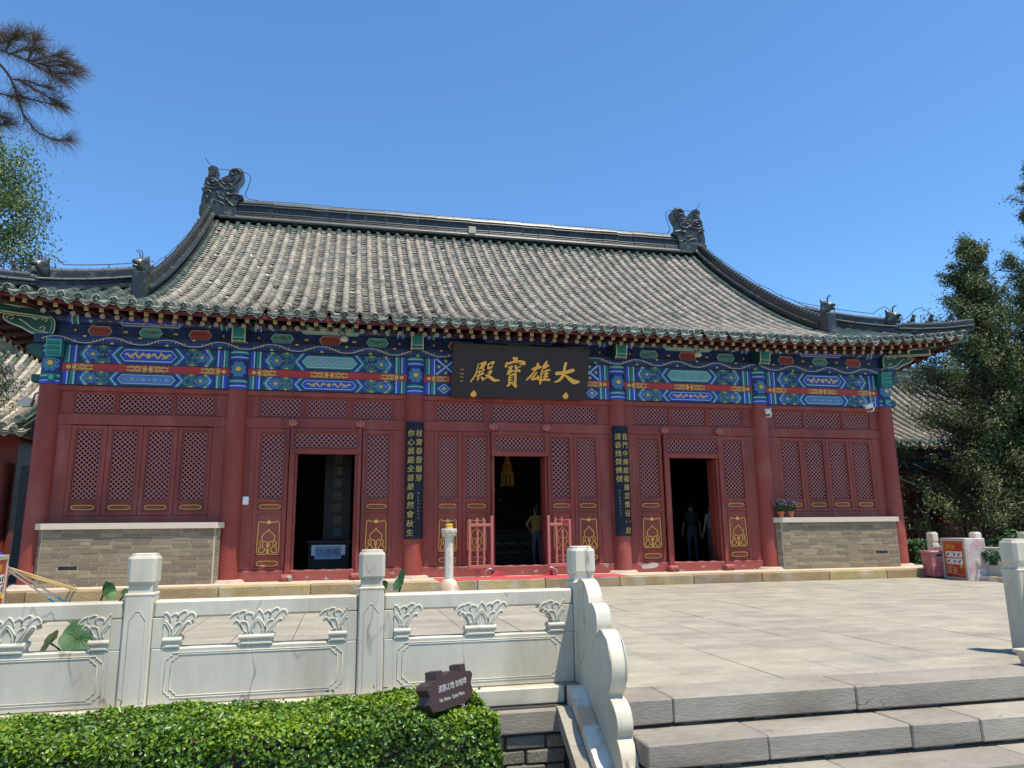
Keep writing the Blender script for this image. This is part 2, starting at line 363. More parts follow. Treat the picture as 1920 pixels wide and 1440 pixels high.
M['deadleaf'] = leafmat('dead_hedge_leaf', (0.12, 0.07, 0.025), (0.24, 0.16, 0.06), 0.7, 0.2)
M['hedgey'] = leafmat('young_hedge_leaf', (0.14, 0.27, 0.015), (0.30, 0.40, 0.02), 0.4, 0.35)
M['conifer'] = leafmat('conifer_leaf', (0.020, 0.047, 0.019), (0.19, 0.235, 0.072), 0.55, 0.12)
M['decid'] = leafmat('locust_leaf', (0.035, 0.085, 0.020), (0.21, 0.285, 0.095), 0.45, 0.3)
M['needle'] = leafmat('pine_needle', (0.045, 0.045, 0.028), (0.20, 0.125, 0.075), 0.5, 0.15)
M['lotus'] = leafmat('lotus_leaf', (0.055, 0.15, 0.055), (0.085, 0.20, 0.06), 0.55, 0.3)
M['lotusdry'] = leafmat('old_lotus_leaf', (0.09, 0.11, 0.025), (0.14, 0.12, 0.03), 0.6, 0.3)
M['shrub'] = leafmat('shrub_leaf', (0.02, 0.06, 0.02), (0.10, 0.19, 0.05), 0.4, 0.25)
M['petal'] = leafmat('pink_petal', (0.40, 0.16, 0.30), (0.62, 0.40, 0.50), 0.6, 0.3)
M['glow_r'] = mk('red_glass', (0.4, 0.02, 0.02), 0.3, 0.05, 8, 0)
# ================================================================== the temple hall
XC = [-8.134, -5.132, -2.0, 2.0, 5.132, 8.134]
ZT = -0.21                                   # terrace level
hall = thing('temple_hall', 'red timber temple hall with painted beams and a curved grey tile roof', 'temple hall', (0, 0, 0))

# ---- painted decoration: flat colour shapes laid in thin layers over a beam
PM = ['navy', 'blue', 'green', 'dgreen', 'teal', 'pale', 'sky', 'pred', 'orange', 'goldy', 'cream', 'pink', 'red', 'gold']
PI_ = {n: i for i, n in enumerate(PM)}
class Paint(MB):
    def __init__(s, mapf): super().__init__(); s.map = mapf
    def poly(s, pts, m, l):
        a = sum(pts[i][0]*pts[(i+1) % len(pts)][1]-pts[(i+1) % len(pts)][0]*pts[i][1] for i in range(len(pts)))
        if a < 0: pts = pts[::-1]
        s.add([s.map(u, v, l*0.0025+0.0012*random.random()) for u, v in pts], [tuple(range(len(pts)))], PI_[m])
    def rect(s, u0, u1, v0, v1, m, l, n=1):
        for i in range(n):
            a, b = u0+(u1-u0)*i/n, u0+(u1-u0)*(i+1)/n
            s.poly([(a, v0), (b, v0), (b, v1), (a, v1)], m, l)
    def disc(s, c, r, m, l, n=12, a0=0.0, a1=2*PI):
        k = n if a1-a0 > 6.28 else n+1
        s.poly([(c[0]+r*math.cos(a0+(a1-a0)*i/n), c[1]+r*math.sin(a0+(a1-a0)*i/n)) for i in range(k)], m, l)
    def ribbon(s, pts, w, m, l, closed=False):
        P = [Vector((p[0], p[1])) for p in pts]; n = len(P); Lr = []
        for i in range(n):
            a = P[i-1] if (i or closed) else P[i]; b = P[(i+1) % n] if (i < n-1 or closed) else P[i]
            t = (b-a); t = t.normalized() if t.length > 1e-9 else Vector((1, 0)); nn = Vector((-t.y, t.x))*w/2
            Lr.append((P[i]+nn, P[i]-nn))
        h = l*0.0025+0.0012*random.random()
        vs = [s.map(q.x, q.y, h) for pr in Lr for q in pr]
        fs = [(2*i+1, 2*((i+1) % n)+1, 2*((i+1) % n), 2*i) for i in range(n if closed else n-1)]
        s.add(vs, fs, PI_[m])
    def ring(s, c, r, w, m, l, n=14, a0=0, a1=2*PI):
        cl = a1-a0 > 6.28
        k = n if cl else n+1
        s.ribbon([(c[0]+r*math.cos(a0+(a1-a0)*i/n), c[1]+r*math.sin(a0+(a1-a0)*i/n)) for i in range(k)], w, m, l, cl)

def chevron(P, x, d, v0, v1, dep, w, m, l):
    # band "<" (d=+1 opens right) clipped flush at v0/v1
    vm = (v0+v1)/2
    for (a, b) in ((vm, v1), (v0, vm)):
        ua, ub = (0, dep) if a == vm else (dep, 0)
        P.poly([(x+d*ua, a), (x+d*(ua+w), a), (x+d*(ub+w), b), (x+d*ub, b)], m, l)
def flower(P, c, r, m1, m2, l, half=0):
    a0, a1 = (0, 2*PI) if not half else ((0, PI) if half > 0 else (PI, 2*PI))
    n = 8; ex = 1.0
    P.disc(c, r*0.95, 'navy', l, 16, a0, a1)
    for i in range(n):
        a = 2*PI*(i+0.5)/n
        if half and not (a0-0.01 < (a % (2*PI)) < a1+0.01): continue
        pc = (c[0]+r*0.74*math.cos(a), c[1]+r*0.74*math.sin(a))
        P.disc(pc, r*0.275, m1, l+1, 8)
        P.ring(pc, r*0.275, r*0.04, m2, l+2, 10)
        P.ring(pc, r*0.12, r*0.04, m2, l+2, 6)
    P.disc(c, r*0.50, 'dgreen', l+3, 14, a0, a1)
    P.ring(c, r*0.48, r*0.06, m2, l+4, 14, a0, a1)
    P.disc(c, r*0.31, 'goldy', l+5, 10, a0, a1)
def curl(c, s, d=1, n=12):
    out = []
    for i in range(n):
        t = i/(n-1); a = t*5.2; q = s*(1-0.78*t)
        out.append((c[0]+d*q*math.cos(a), c[1]+q*math.sin(a)))
    return out
def hexa(cx, cy, a, h, c):
    return [(cx-a, cy), (cx-a+c, cy+h), (cx+a-c, cy+h), (cx+a, cy), (cx+a-c, cy-h), (cx-a+c, cy-h)]
def cartouche(P, cx, cy, a, H, A, B, fill, content, l):
    h = H*0.40; c = h*0.85
    P.poly(hexa(cx, cy, a, h, c), B, l)
    P.poly(hexa(cx, cy, a*0.955, h*0.84, c*0.86), 'pale', l+1)
    P.poly(hexa(cx, cy, a*0.93, h*0.72, c*0.76), fill, l+2)
    hh = h*0.60; L = a*0.76
    P.ribbon(hexa(cx, cy, a*0.90, h*0.66, c*0.70), 0.007, 'dgreen' if fill != 'teal' else 'sky', l+3, True)
    if content == 'gold':
        n = 7
        for i in range(n):
            x = cx-L+2*L*(i+0.5)/n; d = 1 if x < cx else -1
        for d in (1, -1):        # two coiling leafy scrolls meeting at a ball
            sc_ = [(cx-d*L*(0.16+0.84*t), cy+hh*0.55*math.sin(t*15.5)*(1-.35*t)) for t in np.linspace(0, 1, 40)]
            P.ribbon(sc_, hh*0.40, 'goldy', l+3)
            for k in range(7):
                p_ = sc_[5+5*k]; s_ = 1 if k % 2 else -1
                P.ribbon([p_, (p_[0]+d*L*.05, p_[1]+s_*hh*.45), (p_[0]+d*L*.10, p_[1]+s_*hh*.35)], hh*0.26, 'goldy', l+4)
        P.disc((cx, cy), hh*0.6, 'goldy', l+4, 10)
    elif content == 'diamonds':
        n = 4
        for i in range(n):
            x = cx-L+2*L*(i+0.5)/n
            for (dx, dy) in ((-1, 0), (1, 0), (0, 1), (0, -1)):
                q = hh*0.44; ux, uy = x+dx*hh*0.62, cy+dy*hh*0.55
                P.poly([(ux-q*1.2, uy), (ux, uy+q), (ux+q*1.2, uy), (ux, uy-q)], 'cream', l+3)
                q *= 0.78
                P.poly([(ux-q*1.2, uy), (ux, uy+q), (ux+q*1.2, uy), (ux, uy-q)], 'sky', l+4)
    else:
        n = 8
        for i in range(n):
            x = cx-L+2*L*(i+0.5)/n; q = hh*0.62
            P.poly([(x-L/n*0.95, cy), (x, cy+q), (x+L/n*0.95, cy), (x, cy-q)], 'teal' if i % 2 else 'sky', l+3)
            P.disc((x, cy), q*0.42, 'sky' if i % 2 else 'teal', l+4, 8)
            P.ring((x, cy), q*0.25, q*0.12, 'goldy', l+5, 8)

def paint_beam(P, x0, x1, z0, z1, A, B, fill, content, centre=False, sides=(1, -1)):
    H = z1-z0; zc = (z0+z1)/2; cx = (x0+x1)/2; L = x1-x0
    for d in sides:
        xe = x0 if d > 0 else x1
        def X(t): return xe+d*t
        def band(t0, t1, m, l): P.poly([(X(t0), z0), (X(t1), z0), (X(t1), z1), (X(t0), z1)], m, l)
        band(0.0, 0.055, A, 1); band(0.055, 0.072, 'pale', 1); band(0.072, 0.10, 'dgreen' if A == 'green' else 'navy', 1)
        band(0.10, 0.155, B, 1); band(0.155, 0.172, 'pale', 1); band(0.172, 0.19, B, 1)
        if centre:            # crossed box, then the chevrons go under the name board
            xa, xb = 0.20, 0.20+max(0.30, H*1.15)
            if H > 0.28:
                for s_ in (1, -1):
                    P.ribbon([(X(xa), zc-s_*H/2*0.96), (X(xb), zc+s_*H/2*0.96)], 0.065, 'blue', 2)
                    P.ribbon([(X(xa), zc-s_*H/2*0.96), (X(xb), zc+s_*H/2*0.96)], 0.026, 'pale', 3)
                for (tt, vv) in ((0, 0.72), (0, -0.72), (0.72, 0), (-0.72, 0)):
                    c_ = (X((xa+xb)/2+tt*(xb-xa)/2), zc+vv*H/2)
                    P.disc(c_, 0.042, 'green', 2, 10); P.disc(c_, 0.026, 'goldy', 3, 8)
            else:
                q = H*0.47; c_ = (X((xa+xb)/2), zc); wq = (xb-xa)/2
                for k, (f_, m_) in enumerate(((1, 'blue'), (0.84, 'pale'), (0.70, 'blue'), (0.5, 'green'), (0.3, 'goldy'))):
                    P.poly([(c_[0]-wq*f_, zc), (c_[0], zc+q*f_), (c_[0]+wq*f_, zc), (c_[0], zc-q*f_)], m_, 2+k)
            band(xb+0.01, xb+0.05, A, 1); band(xb+0.05, xb+0.065, 'pale', 1)
            continue
        dep = H*0.36
        chevron(P, X(0.215), d, z0, z1, dep, 0.045, A, 1)
        chevron(P, X(0.26), d, z0, z1, dep, 0.020, 'pale', 1)
        chevron(P, X(0.28), d, z0, z1, dep, 0.045, B, 1)
        a = L*0.185; t_in = L/2-a-0.02
        chevron(P, X(t_in-0.115), d, z0, z1, H*0.42, 0.042, B, 1)
        chevron(P, X(t_in-0.073), d, z0, z1, H*0.42, 0.018, 'pale', 1)
        chevron(P, X(t_in-0.055), d, z0, z1, H*0.42, 0.040, A, 1)
        f0, f1 = 0.33, t_in-0.13
        fr = min(H*0.47, (f1-f0)*0.26)
        flower(P, (X(f0+fr*1.15), zc), fr, 'blue', 'teal', 2)
        xm = f0+fr*1.15+fr*1.75
        flower(P, (X(xm), z0+0.002), fr*0.95, 'dgreen', 'teal', 2, 1); flower(P, (X(xm), z1-0.002), fr*0.95, 'dgreen', 'teal', 2, -1)
        for q_ in range(26):        # small scroll work filling the field
            tq = random.uniform(f0-.02, f1+.03); vq = random.uniform(z0+.02, z1-.02)
            P.ring((X(tq), vq), 0.015, 0.005, random.choice(('teal', 'sky', 'teal')), 1, 7, 0.3, 5.4)
        for t_ in (f0+fr*1.15-fr*1.05, f0+fr*1.15+fr*1.05, xm+fr*0.6):
            P.disc((X(t_), zc), fr*0.13, 'goldy', 2, 6)
        for v_ in (z0, z1): P.disc((X(f0+fr*0.3), v_), fr*0.28, 'goldy', 2, 10, *((0, PI) if v_ == z0 else (PI, 2*PI)))
        P.ribbon([(X(xm+fr*0.3), zc), (X(f1), zc)], fr*0.22, 'blue', 2)
        for (tt, vv) in ((xm-fr*.15, .0), (xm+fr*1.0, .42), (xm+fr*1.0, -.42), (f0-fr*.05, .62), (f0-fr*.05, -.62)):
            if tt+fr*.2 < f1+.03: P.ring((X(tt), zc+vv*H*.5), fr*0.26, fr*0.07, 'teal', 2, 8); P.disc((X(tt), zc+vv*H*.5), fr*0.2, 'blue' if vv > 0 else 'dgreen', 1, 8)
    if not centre: cartouche(P, cx, zc, L*0.185, H, A, B, fill, content, 2)

def paint_flames(o, x0, x1, z0, z1):
    H = z1-z0; zc = (z0+z1)/2
    def orn(cx, dirs):
        P = Paint(FL(-0.10))
        P.disc((cx-0.045, zc), H*0.27, 'goldy', 2, 10); P.disc((cx+0.045, zc), H*0.27, 'goldy', 2, 10)
        for d in dirs:
            for s_ in (1, -1):
                P.ribbon([(cx+d*(0.02+0.32*t), zc+s_*H*(0.33+0.07*math.sin(t*19)-0.06*t)) for t in np.linspace(0, 1, 20)], 0.013, 'goldy', 2)
                P.ribbon([(cx+d*(0.10+0.16*t), zc+s_*H*(0.13+0.12*math.sin(t*14+2))) for t in np.linspace(0, 1, 14)], 0.012, 'goldy', 3)
                for k in range(3): P.ribbon([(cx+d*(0.12+.07*k), zc+s_*H*.34), (cx+d*(0.15+.07*k), zc+s_*H*.16), (cx+d*(0.19+.07*k), zc+s_*H*.12)], 0.010, 'goldy', 4)
        P.build('gilt_flame', pm, o)
    orn(x0+0.11, (1,)); orn(x1-0.11, (-1,))
    if x1-x0 < 3.5: orn((x0+x1)/2, (1, -1))

def FL(y):            # paint on a flat front face at depth y
    return lambda u, v, h: (u, y-h, v)

# ---- columns
colR = 0.185
for i, x in enumerate(XC):
    mb = MB(); mb.lathe([(colR+0.006, 0.0), (colR+0.004, 0.3), (colR, 1.6), (colR-0.004, 3.269)], (x, 0, 0), 28)
    c = mb.build('column', M['red'], hall)
    mb = MB(); mb.lathe([(0.30, -0.05), (0.285, -0.02), (0.245, -0.002)], (x, 0, 0), 24); mb.build('plinth', M['plinth'], c)
    mb = MB(); mb.lathe([(colR+0.002, 3.27), (colR+0.002, 3.97)], (x, 0, 0), 28); h = mb.build('painted_head', M['navy'], c)
    P = Paint(lambda u, v, hh, x=x: (x+(colR+0.003+hh)*math.sin(u), -(colR+0.003+hh)*math.cos(u), v))
    A, B = ('blue', 'green')
    for (v0, v1, m) in ((3.272, 3.315, 'blue'), (3.315, 3.33, 'pale'), (3.33, 3.358, 'blue'), (3.372, 3.398, 'green'), (3.398, 3.412, 'pale'), (3.412, 3.44, 'green'),
                        (3.80, 3.83, 'blue'), (3.83, 3.845, 'pale'), (3.845, 3.88, 'blue'), (3.895, 3.92, 'green'), (3.92, 3.935, 'pale'), (3.935, 3.965, 'green')):
        P.rect(-1.75, 1.75, v0, v1, m, 1, 14)
    fc = 3.62; fr = 0.155
    ux = 1/colR
    P.disc((0, fc), 0.001, 'navy', 1, 6)
    Pm = P.map
    P.map = lambda u, v, hh: Pm(u*ux, v, hh)
    for k in range(8):
        a = 2*PI*(k+0.5)/8; pc = (0.105*math.cos(a), fc+0.105*math.sin(a))
        P.disc(pc, 0.044, 'blue', 1, 10); P.ring(pc, 0.026, 0.011, 'teal', 2, 10)
    P.disc((0, fc), 0.075, 'dgreen', 3, 12); P.ring((0, fc), 0.066, 0.010, 'teal', 4, 12); P.disc((0, fc), 0.045, 'goldy', 5, 12)
    P.build('painted_pattern', [M[n] for n in PM], c)

# ---- beams bay by bay
SCH = [(('green', 'blue', 'blue', 'gold'), ('blue', 'green', 'sky', 'brocade')),
       (('blue', 'green', 'teal', 'diamonds'), ('green', 'blue', 'blue', 'gold')),
       (('green', 'blue', 'blue', 'gold'), ('blue', 'green', 'sky', 'brocade')),
       (('blue', 'green', 'teal', 'brocade'), ('green', 'blue', 'blue', 'gold')),
       (('green', 'blue', 'blue', 'gold'), ('blue', 'green', 'sky', 'brocade'))]
pm = [M[n] for n in PM]
for b in range(5):
    x0, x1 = XC[b]+0.15, XC[b+1]-0.15; u0, u1 = XC[b]+0.19, XC[b+1]-0.19
    up, lo = SCH[b]
    mb = MB(); mb.box(x0, x1, -0.12, 0.12, 3.652, 3.968); o = mb.build('upper_beam', M['navy'], hall)
    for sd_ in (((1,), (-1,)) if b == 2 else ((1, -1),)): P = Paint(FL(-0.12)); paint_beam(P, u0, u1, 3.654, 3.966, *up, centre=(b == 2), sides=sd_); P.build('painted_pattern', pm, o)
    mb = MB(); mb.box(x0, x1, -0.10, 0.10, 3.512, 3.650); o = mb.build('filler_board', M['pred'], hall)
    paint_flames(o, u0, u1, 3.514, 3.648)
    mb = MB(); mb.box(x0, x1, -0.12, 0.12, 3.272, 3.510); o = mb.build('lower_beam', M['navy'], hall)
    for sd_ in (((1,), (-1,)) if b == 2 else ((1, -1),)): P = Paint(FL(-0.12)); paint_beam(P, u0, u1, 3.274, 3.508, *lo, centre=(b == 2), sides=sd_); P.build('painted_pattern', pm, o)
    # cartouche board
    mb = MB(); mb.box(XC[b]-(0.25 if b == 0 else -0.001), XC[b+1]+(0.25 if b == 4 else -0.001), -0.10, 0.06, 4.122, 4.332); o = mb.build('cartouche_board', M['navy'], hall)
    L = u1-u0
    for k in range(3):
        P = Paint(FL(-0.10)); cx = u0+L*(0.19+0.31*k); red = (k % 2 == 0) if b in (0, 2, 4) else (k % 2 == 1)
        P.poly(hexa(cx, 4.228, L*0.078, 0.094, 0.06), 'dgreen', 1); P.poly(hexa(cx, 4.228, L*0.074, 0.088, 0.055), 'pale', 2)
        P.poly(hexa(cx, 4.228, L*0.070, 0.080, 0.05), 'orange' if red else 'teal', 3)
        for j in range(5):
            xx = cx+L*0.05*(j-2)/2.2
            P.ribbon(curl((xx, 4.228+random.uniform(-.02, .02)), 0.038, random.choice((1, -1))), 0.012, 'navy' if red else 'dgreen', 4)
        if not red: P.disc((cx+random.uniform(-.05, .05), 4.235), 0.022, 'pred', 5, 8)
        P.rect(cx-L*.155, cx+L*.155, 4.124, 4.140, 'dgreen', 1); P.rect(cx-L*.155, cx+L*.155, 4.314, 4.330, 'dgreen', 1)
        for xx in (cx-L*.148, cx+L*.148):
            P.disc((xx, 4.228), 0.022, 'goldy', 1, 8)
            for sx in (1, -1):
                for sy in (1, -1): P.ribbon(curl((xx+sx*0.075, 4.228+sy*0.05), 0.036, sx), 0.011, 'dgreen' if sy < 0 else 'blue', 1)
        P.build('painted_cartouche', pm, o)
    # round eave purlin with paint wrapped on it
    pr, py, pz = 0.13, -0.04, 4.455
    mb = MB(); n = 20; xa, xb = XC[b]-(0.3 if b == 0 else 0), XC[b+1]+(0.3 if b == 4 else 0)
    mb.tube([(xa, py, pz), (xb, py, pz)], pr, n); o = mb.build('eave_purlin', M['navy'], hall)
    pmap = lambda u, v, hh: (u, py-(pr+0.002+hh)*math.cos(v), pz+(pr+0.002+hh)*math.sin(v))
    up2 = up
    def strip(xs, m, l):          # narrow wrapped band
        for k in range(5):
            va, vb = -1.35+0.45*k, -1.35+0.45*(k+1)
            P.poly([(xs[0], va), (xs[1], va), (xs[1], vb), (xs[0], vb)], m, l)
    for d, xe in ((1, u0), (-1, u1)):
        P = Paint(pmap)
        for t0, t1, m in ((0, .05, up[1]), (.05, .07, 'pale'), (.09, .14, up[0]), (.14, .16, 'pale')):
            strip(sorted((xe+d*t0, xe+d*t1)), m, 1)
        for t0, m in ((0.24, up[1]), (0.29, 'pale'), (0.31, up[0])):
            for va, vb, s0, s1 in ((-1.3, -0.6, .09, .04), (-0.6, 0.1, .04, 0), (0.1, 0.7, 0, .05)):
                P.poly([(xe+d*(t0+s0), va), (xe+d*(t0+s0+.05), va), (xe+d*(t0+s1+.05), vb), (xe+d*(t0+s1), vb)], m, 1)
        for k in range(3): P.disc((xe+d*(0.50+0.16*k), -0.5), 0.028, 'goldy', 1, 8)
        P.build('painted_pattern', pm, o)
    a = L*0.19; cx = (u0+u1)/2; P = Paint(pmap)
    for k, (f_, m_) in enumerate(((1.06, up[1]), (1.02, 'pale'), (1, up[0]), (0.95, 'pale'), (0.93, up[2]))):
        vv = -1.15+0.07*k
        for va, vb, s0, s1 in ((vv, -0.55, .0, .0), (-0.55, 0.3, .0, .06)):
            P.poly([(cx-a*f_+s0+.07*(va < -1), va), (cx+a*f_-s0-.07*(va < -1), va), (cx+a*f_-s1, vb), (cx-a*f_+s1, vb)], m_, 1+k)
    for k in range(14):
        xx = cx-a*0.8+a*1.6*k/13
        if up[3] == 'gold': P.ribbon(curl((xx, -0.62+random.uniform(-.1, .1)), 0.06, 1 if k % 2 else -1), 0.03, 'gold' if b in (1, 3) else 'goldy', 7)
        else: P.disc((xx, -0.62), 0.05, 'gold' if b in (1, 3) else 'sky', 7, 6)
    P.build('painted_pattern', pm, o)

# ---- cloud-edged plate running over the columns
mb = MB(); mb.box(-8.42, 8.42, -0.20, 0.20, 3.970, 4.120); plate = mb.build('plate_beam', M['navy'], hall)
P = Paint(FL(-0.20)); n = 38; W = 16.6/n
pts = []
for k in range(n):
    xs = -8.3+W*k
    up_ = k % 2 == 0
    zc = 4.035
    sg_ = 1 if up_ else -1
    arc = [(xs+W*t, zc+sg_*0.052*math.sin(PI*t)**.7) for t in np.linspace(0.0, 1.0, 13)]
    P.ribbon(arc, 0.012, 'cream', 2)
    for ex, d in ((xs+W*0.06, 1), (xs+W*0.94, -1)):
        P.ribbon([(ex+d*(0.012+0.026*(1-.5*t))*math.cos(-.6+5.0*t)*1.0+d*.02, zc+sg_*(.004+0.026*(1-.5*t)*math.sin(-.6+5.0*t))) for t in np.linspace(0, 1, 10)], 0.010, 'cream', 3)
    P.ribbon([(xs+W*t, zc+(0.020 if up_ else -0.020)*math.sin(PI*t)) for t in np.linspace(0.25, 0.75, 5)], 0.03, 'blue' if up_ else 'dgreen', 1)
    P.ribbon([(xs+W*t, zc-0.022+(0.028 if up_ else -0.0)*math.sin(PI*t)) for t in np.linspace(0.3, 0.7, 5)], 0.02, 'dgreen' if up_ else 'blue', 1)
    P.disc((xs+W*0.5, 3.975 if up_ else 4.115), 0.03, 'goldy', 2, 8, *((0, PI) if up_ else (PI, 2*PI)))
    P.poly([(xs+W*0.40, 4.0), (xs+W*0.5, 4.03), (xs+W*0.6, 4.0)], 'green' if up_ else 'blue', 3)
P.build('painted_pattern', pm, plate)

# ---- green beam noses over the columns
def nose(xc, w, y1, z0, z1, name='beam_nose'):
    prof = [(-0.10, z0+0.03), (y1+0.06, z0), (y1+0.03, z0+0.03), (y1, z0+0.07), (y1-0.02, z1-0.08), (y1+0.02, z1), (-0.10, z1)]
    mb = MB(); mb.prism([(a, b) for a, b in prof], lambda a, b, d: (d, a, b), xc-w/2, xc+w/2, 0); o = mb.build(name, M['dgreen'], hall)
    P = Paint(lambda u, v, h: (xc+u, y1-0.02-h+(0.02*(v-(z1-0.08))/(z0+0.07-z1+0.08) if v < z1-0.08 else 0.04*(v-z1+0.08)/0.08), v))
    za, zb = z0+0.075, z1-0.004
    P.rect(-w/2+.004, w/2-.004, za, zb-0.07, 'teal', 1); P.poly([(-w/2+.004, zb-.07), (w/2-.004, zb-.07), (w/2-.03, zb-.02), (0, zb), (-w/2+.03, zb-.02)], 'teal', 1)
    P.rect(-w/2+.022, w/2-.022, za+.02, zb-.085, 'green', 2); P.poly([(-w/2+.022, zb-.085), (w/2-.022, zb-.085), (w/2-.045, zb-.05), (0, zb-.03), (-w/2+.045, zb-.05)], 'green', 2)
    P.build('painted_pattern', pm, o)
    mb = MB()
    for s_ in (-1, 1):
        mb.tube([(xc+s_*w/2, y1+0.055, z0+0.005), (xc+s_*w/2, y1, z0+0.07), (xc+s_*w/2, y1-0.02, z1-0.08), (xc+s_*w/2, y1+0.02, z1)], 0.008, 5)
    mb.tube([(xc-w/2, y1+0.03, z0+0.03), (xc+w/2, y1+0.03, z0+0.03)], 0.007, 5)
    mb.build('edge_line', M['cream'], o)
for x in XC[1:5]: nose(x+0.0, 0.215, -0.42, 4.055, 4.42)
def ribbed(sx):       # carved head at each corner, facing front
    xc = sx*8.06; mb = MB()
    prof = [(-0.16, 3.72)]+[(-0.33+0.03*abs(math.sin(k*PI/3))-0.02*k/9, 3.72+0.26*k/9) for k in range(10)]+[(-0.36, 4.0), (-0.16, 4.0)]
    mb.prism(prof, lambda a, b, d: (d, a, b), xc-0.11, xc+0.11); o = mb.build('carved_beam_head', M['green'], hall)
    mb = MB()
    for s_ in (-1, 1): mb.tube([(xc+s_*0.11, a, b) for a, b in prof[1:-1]], 0.009, 5)
    for k in (0, 3, 6, 9): mb.tube([(xc-0.11, prof[1+k][0], prof[1+k][1]), (xc+0.11, prof[1+k][0], prof[1+k][1])], 0.007, 5)
    mb.build('edge_line', M['teal'], o)
    mb = MB(); mb.prism([(sx*8.10, 3.66), (sx*8.50, 3.80), (sx*8.56, 3.90), (sx*8.50, 3.96), (sx*8.10, 3.966)][::1], lambda a, b, d: (a, d, b), -0.10, 0.10); mb.build('beam_end', M['dgreen'], hall)
    mb = MB(); mb.cbox(sx*8.3-0.14, sx*8.3+0.14, -0.075, 0.075, 3.31, 3.44, 0.01); o = mb.build('lower_beam_end', M['dgreen'], hall)
    mb = MB(); mb.box(sx*8.08-0.05, sx*8.08+0.05, -0.245, -0.18, 3.31, 3.43); o = mb.build('lower_beam_end', M['green'], hall)
    mb = MB(); mb.box(sx*8.08-0.03, sx*8.08+0.03, -0.249, -0.246, 3.335, 3.405); mb.build('painted_pattern', M['teal'], o)
for sx in (-1, 1): ribbed(sx)
# ---- cloud-shaped bracket beside each corner column
def cloud(sx):
    pts = crom([(8.14, 4.12), (8.30, 4.09), (8.48, 4.12), (8.62, 4.20), (8.72, 4.24), (8.86, 4.30), (8.93, 4.38), (8.90, 4.45), (8.80, 4.47), (8.70, 4.44), (8.62, 4.46), (8.52, 4.44), (8.42, 4.37), (8.34, 4.41), (8.24, 4.43), (8.16, 4.40), (8.12, 4.3)], 4, True)
    mb = MB(); mb.prism([(sx*a, b) for a, b in pts], lambda a, b, d: (a, d, b), -0.19, -0.11); o = mb.build('cloud_bracket', M['dgreen'], hall)
    P = Paint(FL(-0.19))
    P.ribbon([(sx*(8.52+(a-8.52)*0.97), 4.28+(b-4.28)*0.95) for a, b in pts], 0.016, 'cream', 1, True)
    P.ribbon([(sx*(8.52+(a-8.52)*0.86), 4.28+(b-4.28)*0.80) for a, b in pts], 0.012, 'teal', 1, True)
    for c_, s_ in (((8.80, 4.37), 0.06), ((8.28, 4.35), 0.05), ((8.30, 4.2), 0.05)):
        P.ribbon([(sx*a, b) for a, b in curl(c_, s_, 1)], 0.013, 'cream', 2)
    P.ribbon([(sx*a, b) for a, b in crom([(8.22, 4.14), (8.42, 4.18), (8.56, 4.28), (8.68, 4.36)], 5)], 0.014, 'cream', 2)
    P.build('painted_pattern', pm, o)
for sx in (-1, 1): cloud(sx)

# ---- woodwork between the columns
FY0, FY1 = -0.05, 0.06
def slab(name, x0, x1, y0, y1, z0, z1, c=0.006, mat='redwood', parent=hall):
    mb = MB(); mb.cbox(x0, x1, y0, y1, z0, z1, c); return mb.build(name, M[mat], parent)
LAT = {}
def lattice_mesh(w, h, pitch=0.082, t=0.0165, d=0.016):
    key = (round(w, 3), round(h, 3))
    if key in LAT: return LAT[key]
    mb = MB()
    nx = max(2, round(w/pitch)); px = w/nx; ny = max(2, round(h/px)); py = h/ny
    for s_ in (1, -1):
        ks = range(-ny, nx+ny+1)
        for k in ks:
            # line through (k*px, 0) with slope py/px*s_
            ta, tb = 0.0, 1.0*ny
            xs0 = k*px; q = []
            lo, hi = 0.0, float(ny)
            # x = xs0 + s_*px*t in [0,w]
            if s_ > 0: lo = max(lo, (0-xs0)/px); hi = min(hi, (w-xs0)/px)
            else: lo = max(lo, (xs0-w)/px); hi = min(hi, xs0/px)
            if hi-lo < 0.05: continue
            a = Vector((xs0+s_*px*lo, py*lo)); b = Vector((xs0+s_*px*hi, py*hi))
            dr = (b-a).normalized(); nn = Vector((-dr.y, dr.x))*t/2
            yo = -0.002 if s_ > 0 else 0.002
            c = [a+nn, a-nn, b-nn, b+nn]
            vs = [(p.x, yo-d/2, p.y) for p in c]+[(p.x, yo+d/2, p.y) for p in c]
            mb.add(vs, [(0, 1, 2, 3), (1, 0, 4, 5), (3, 2, 6, 7)])
    LAT[key] = mb.mesh('lattice', M['lattice']); return LAT[key]
def lattice(parent, x0, x1, z0, z1, y=0.0):
    inst('lattice', lattice_mesh(x1-x0, z1-z0), parent, TR(x0, y, z0))
    mb = MB(); mb.box(x0, x1, y+0.030, y+0.034, z0, z1); mb.build('pane', M['glass'], parent)
def framed(name, x0, x1, z0, z1, ox0, ox1, oz0, oz1, y0=-0.03, y1=0.035, parent=hall, mat='redwood'):
    """frame with one opening, moulded inner edge"""
    mb = MB(); c = 0.005
    mb.cbox(x0, ox0, y0, y1, z0, z1, c); mb.cbox(ox1, x1, y0, y1, z0, z1, c)
    mb.cbox(ox0, ox1, y0+0.002, y1-0.002, z0, oz0, c); mb.cbox(ox0, ox1, y0+0.002, y1-0.002, oz1, z1, c)
    r = 0.013
    for (a, b) in (((ox0-.02, oz0-.02), (ox1+.02, oz0-.02)), ((ox1+.02, oz0-.02), (ox1+.02, oz1+.02)), ((ox1+.02, oz1+.02), (ox0-.02, oz1+.02)), ((ox0-.02, oz1+.02), (ox0-.02, oz0-.02))):
        mb.tube([(a[0], y0, a[1]), (b[0], y0, b[1])], r, 6)
    return mb.build(name, M[mat], parent)
ORN = {}
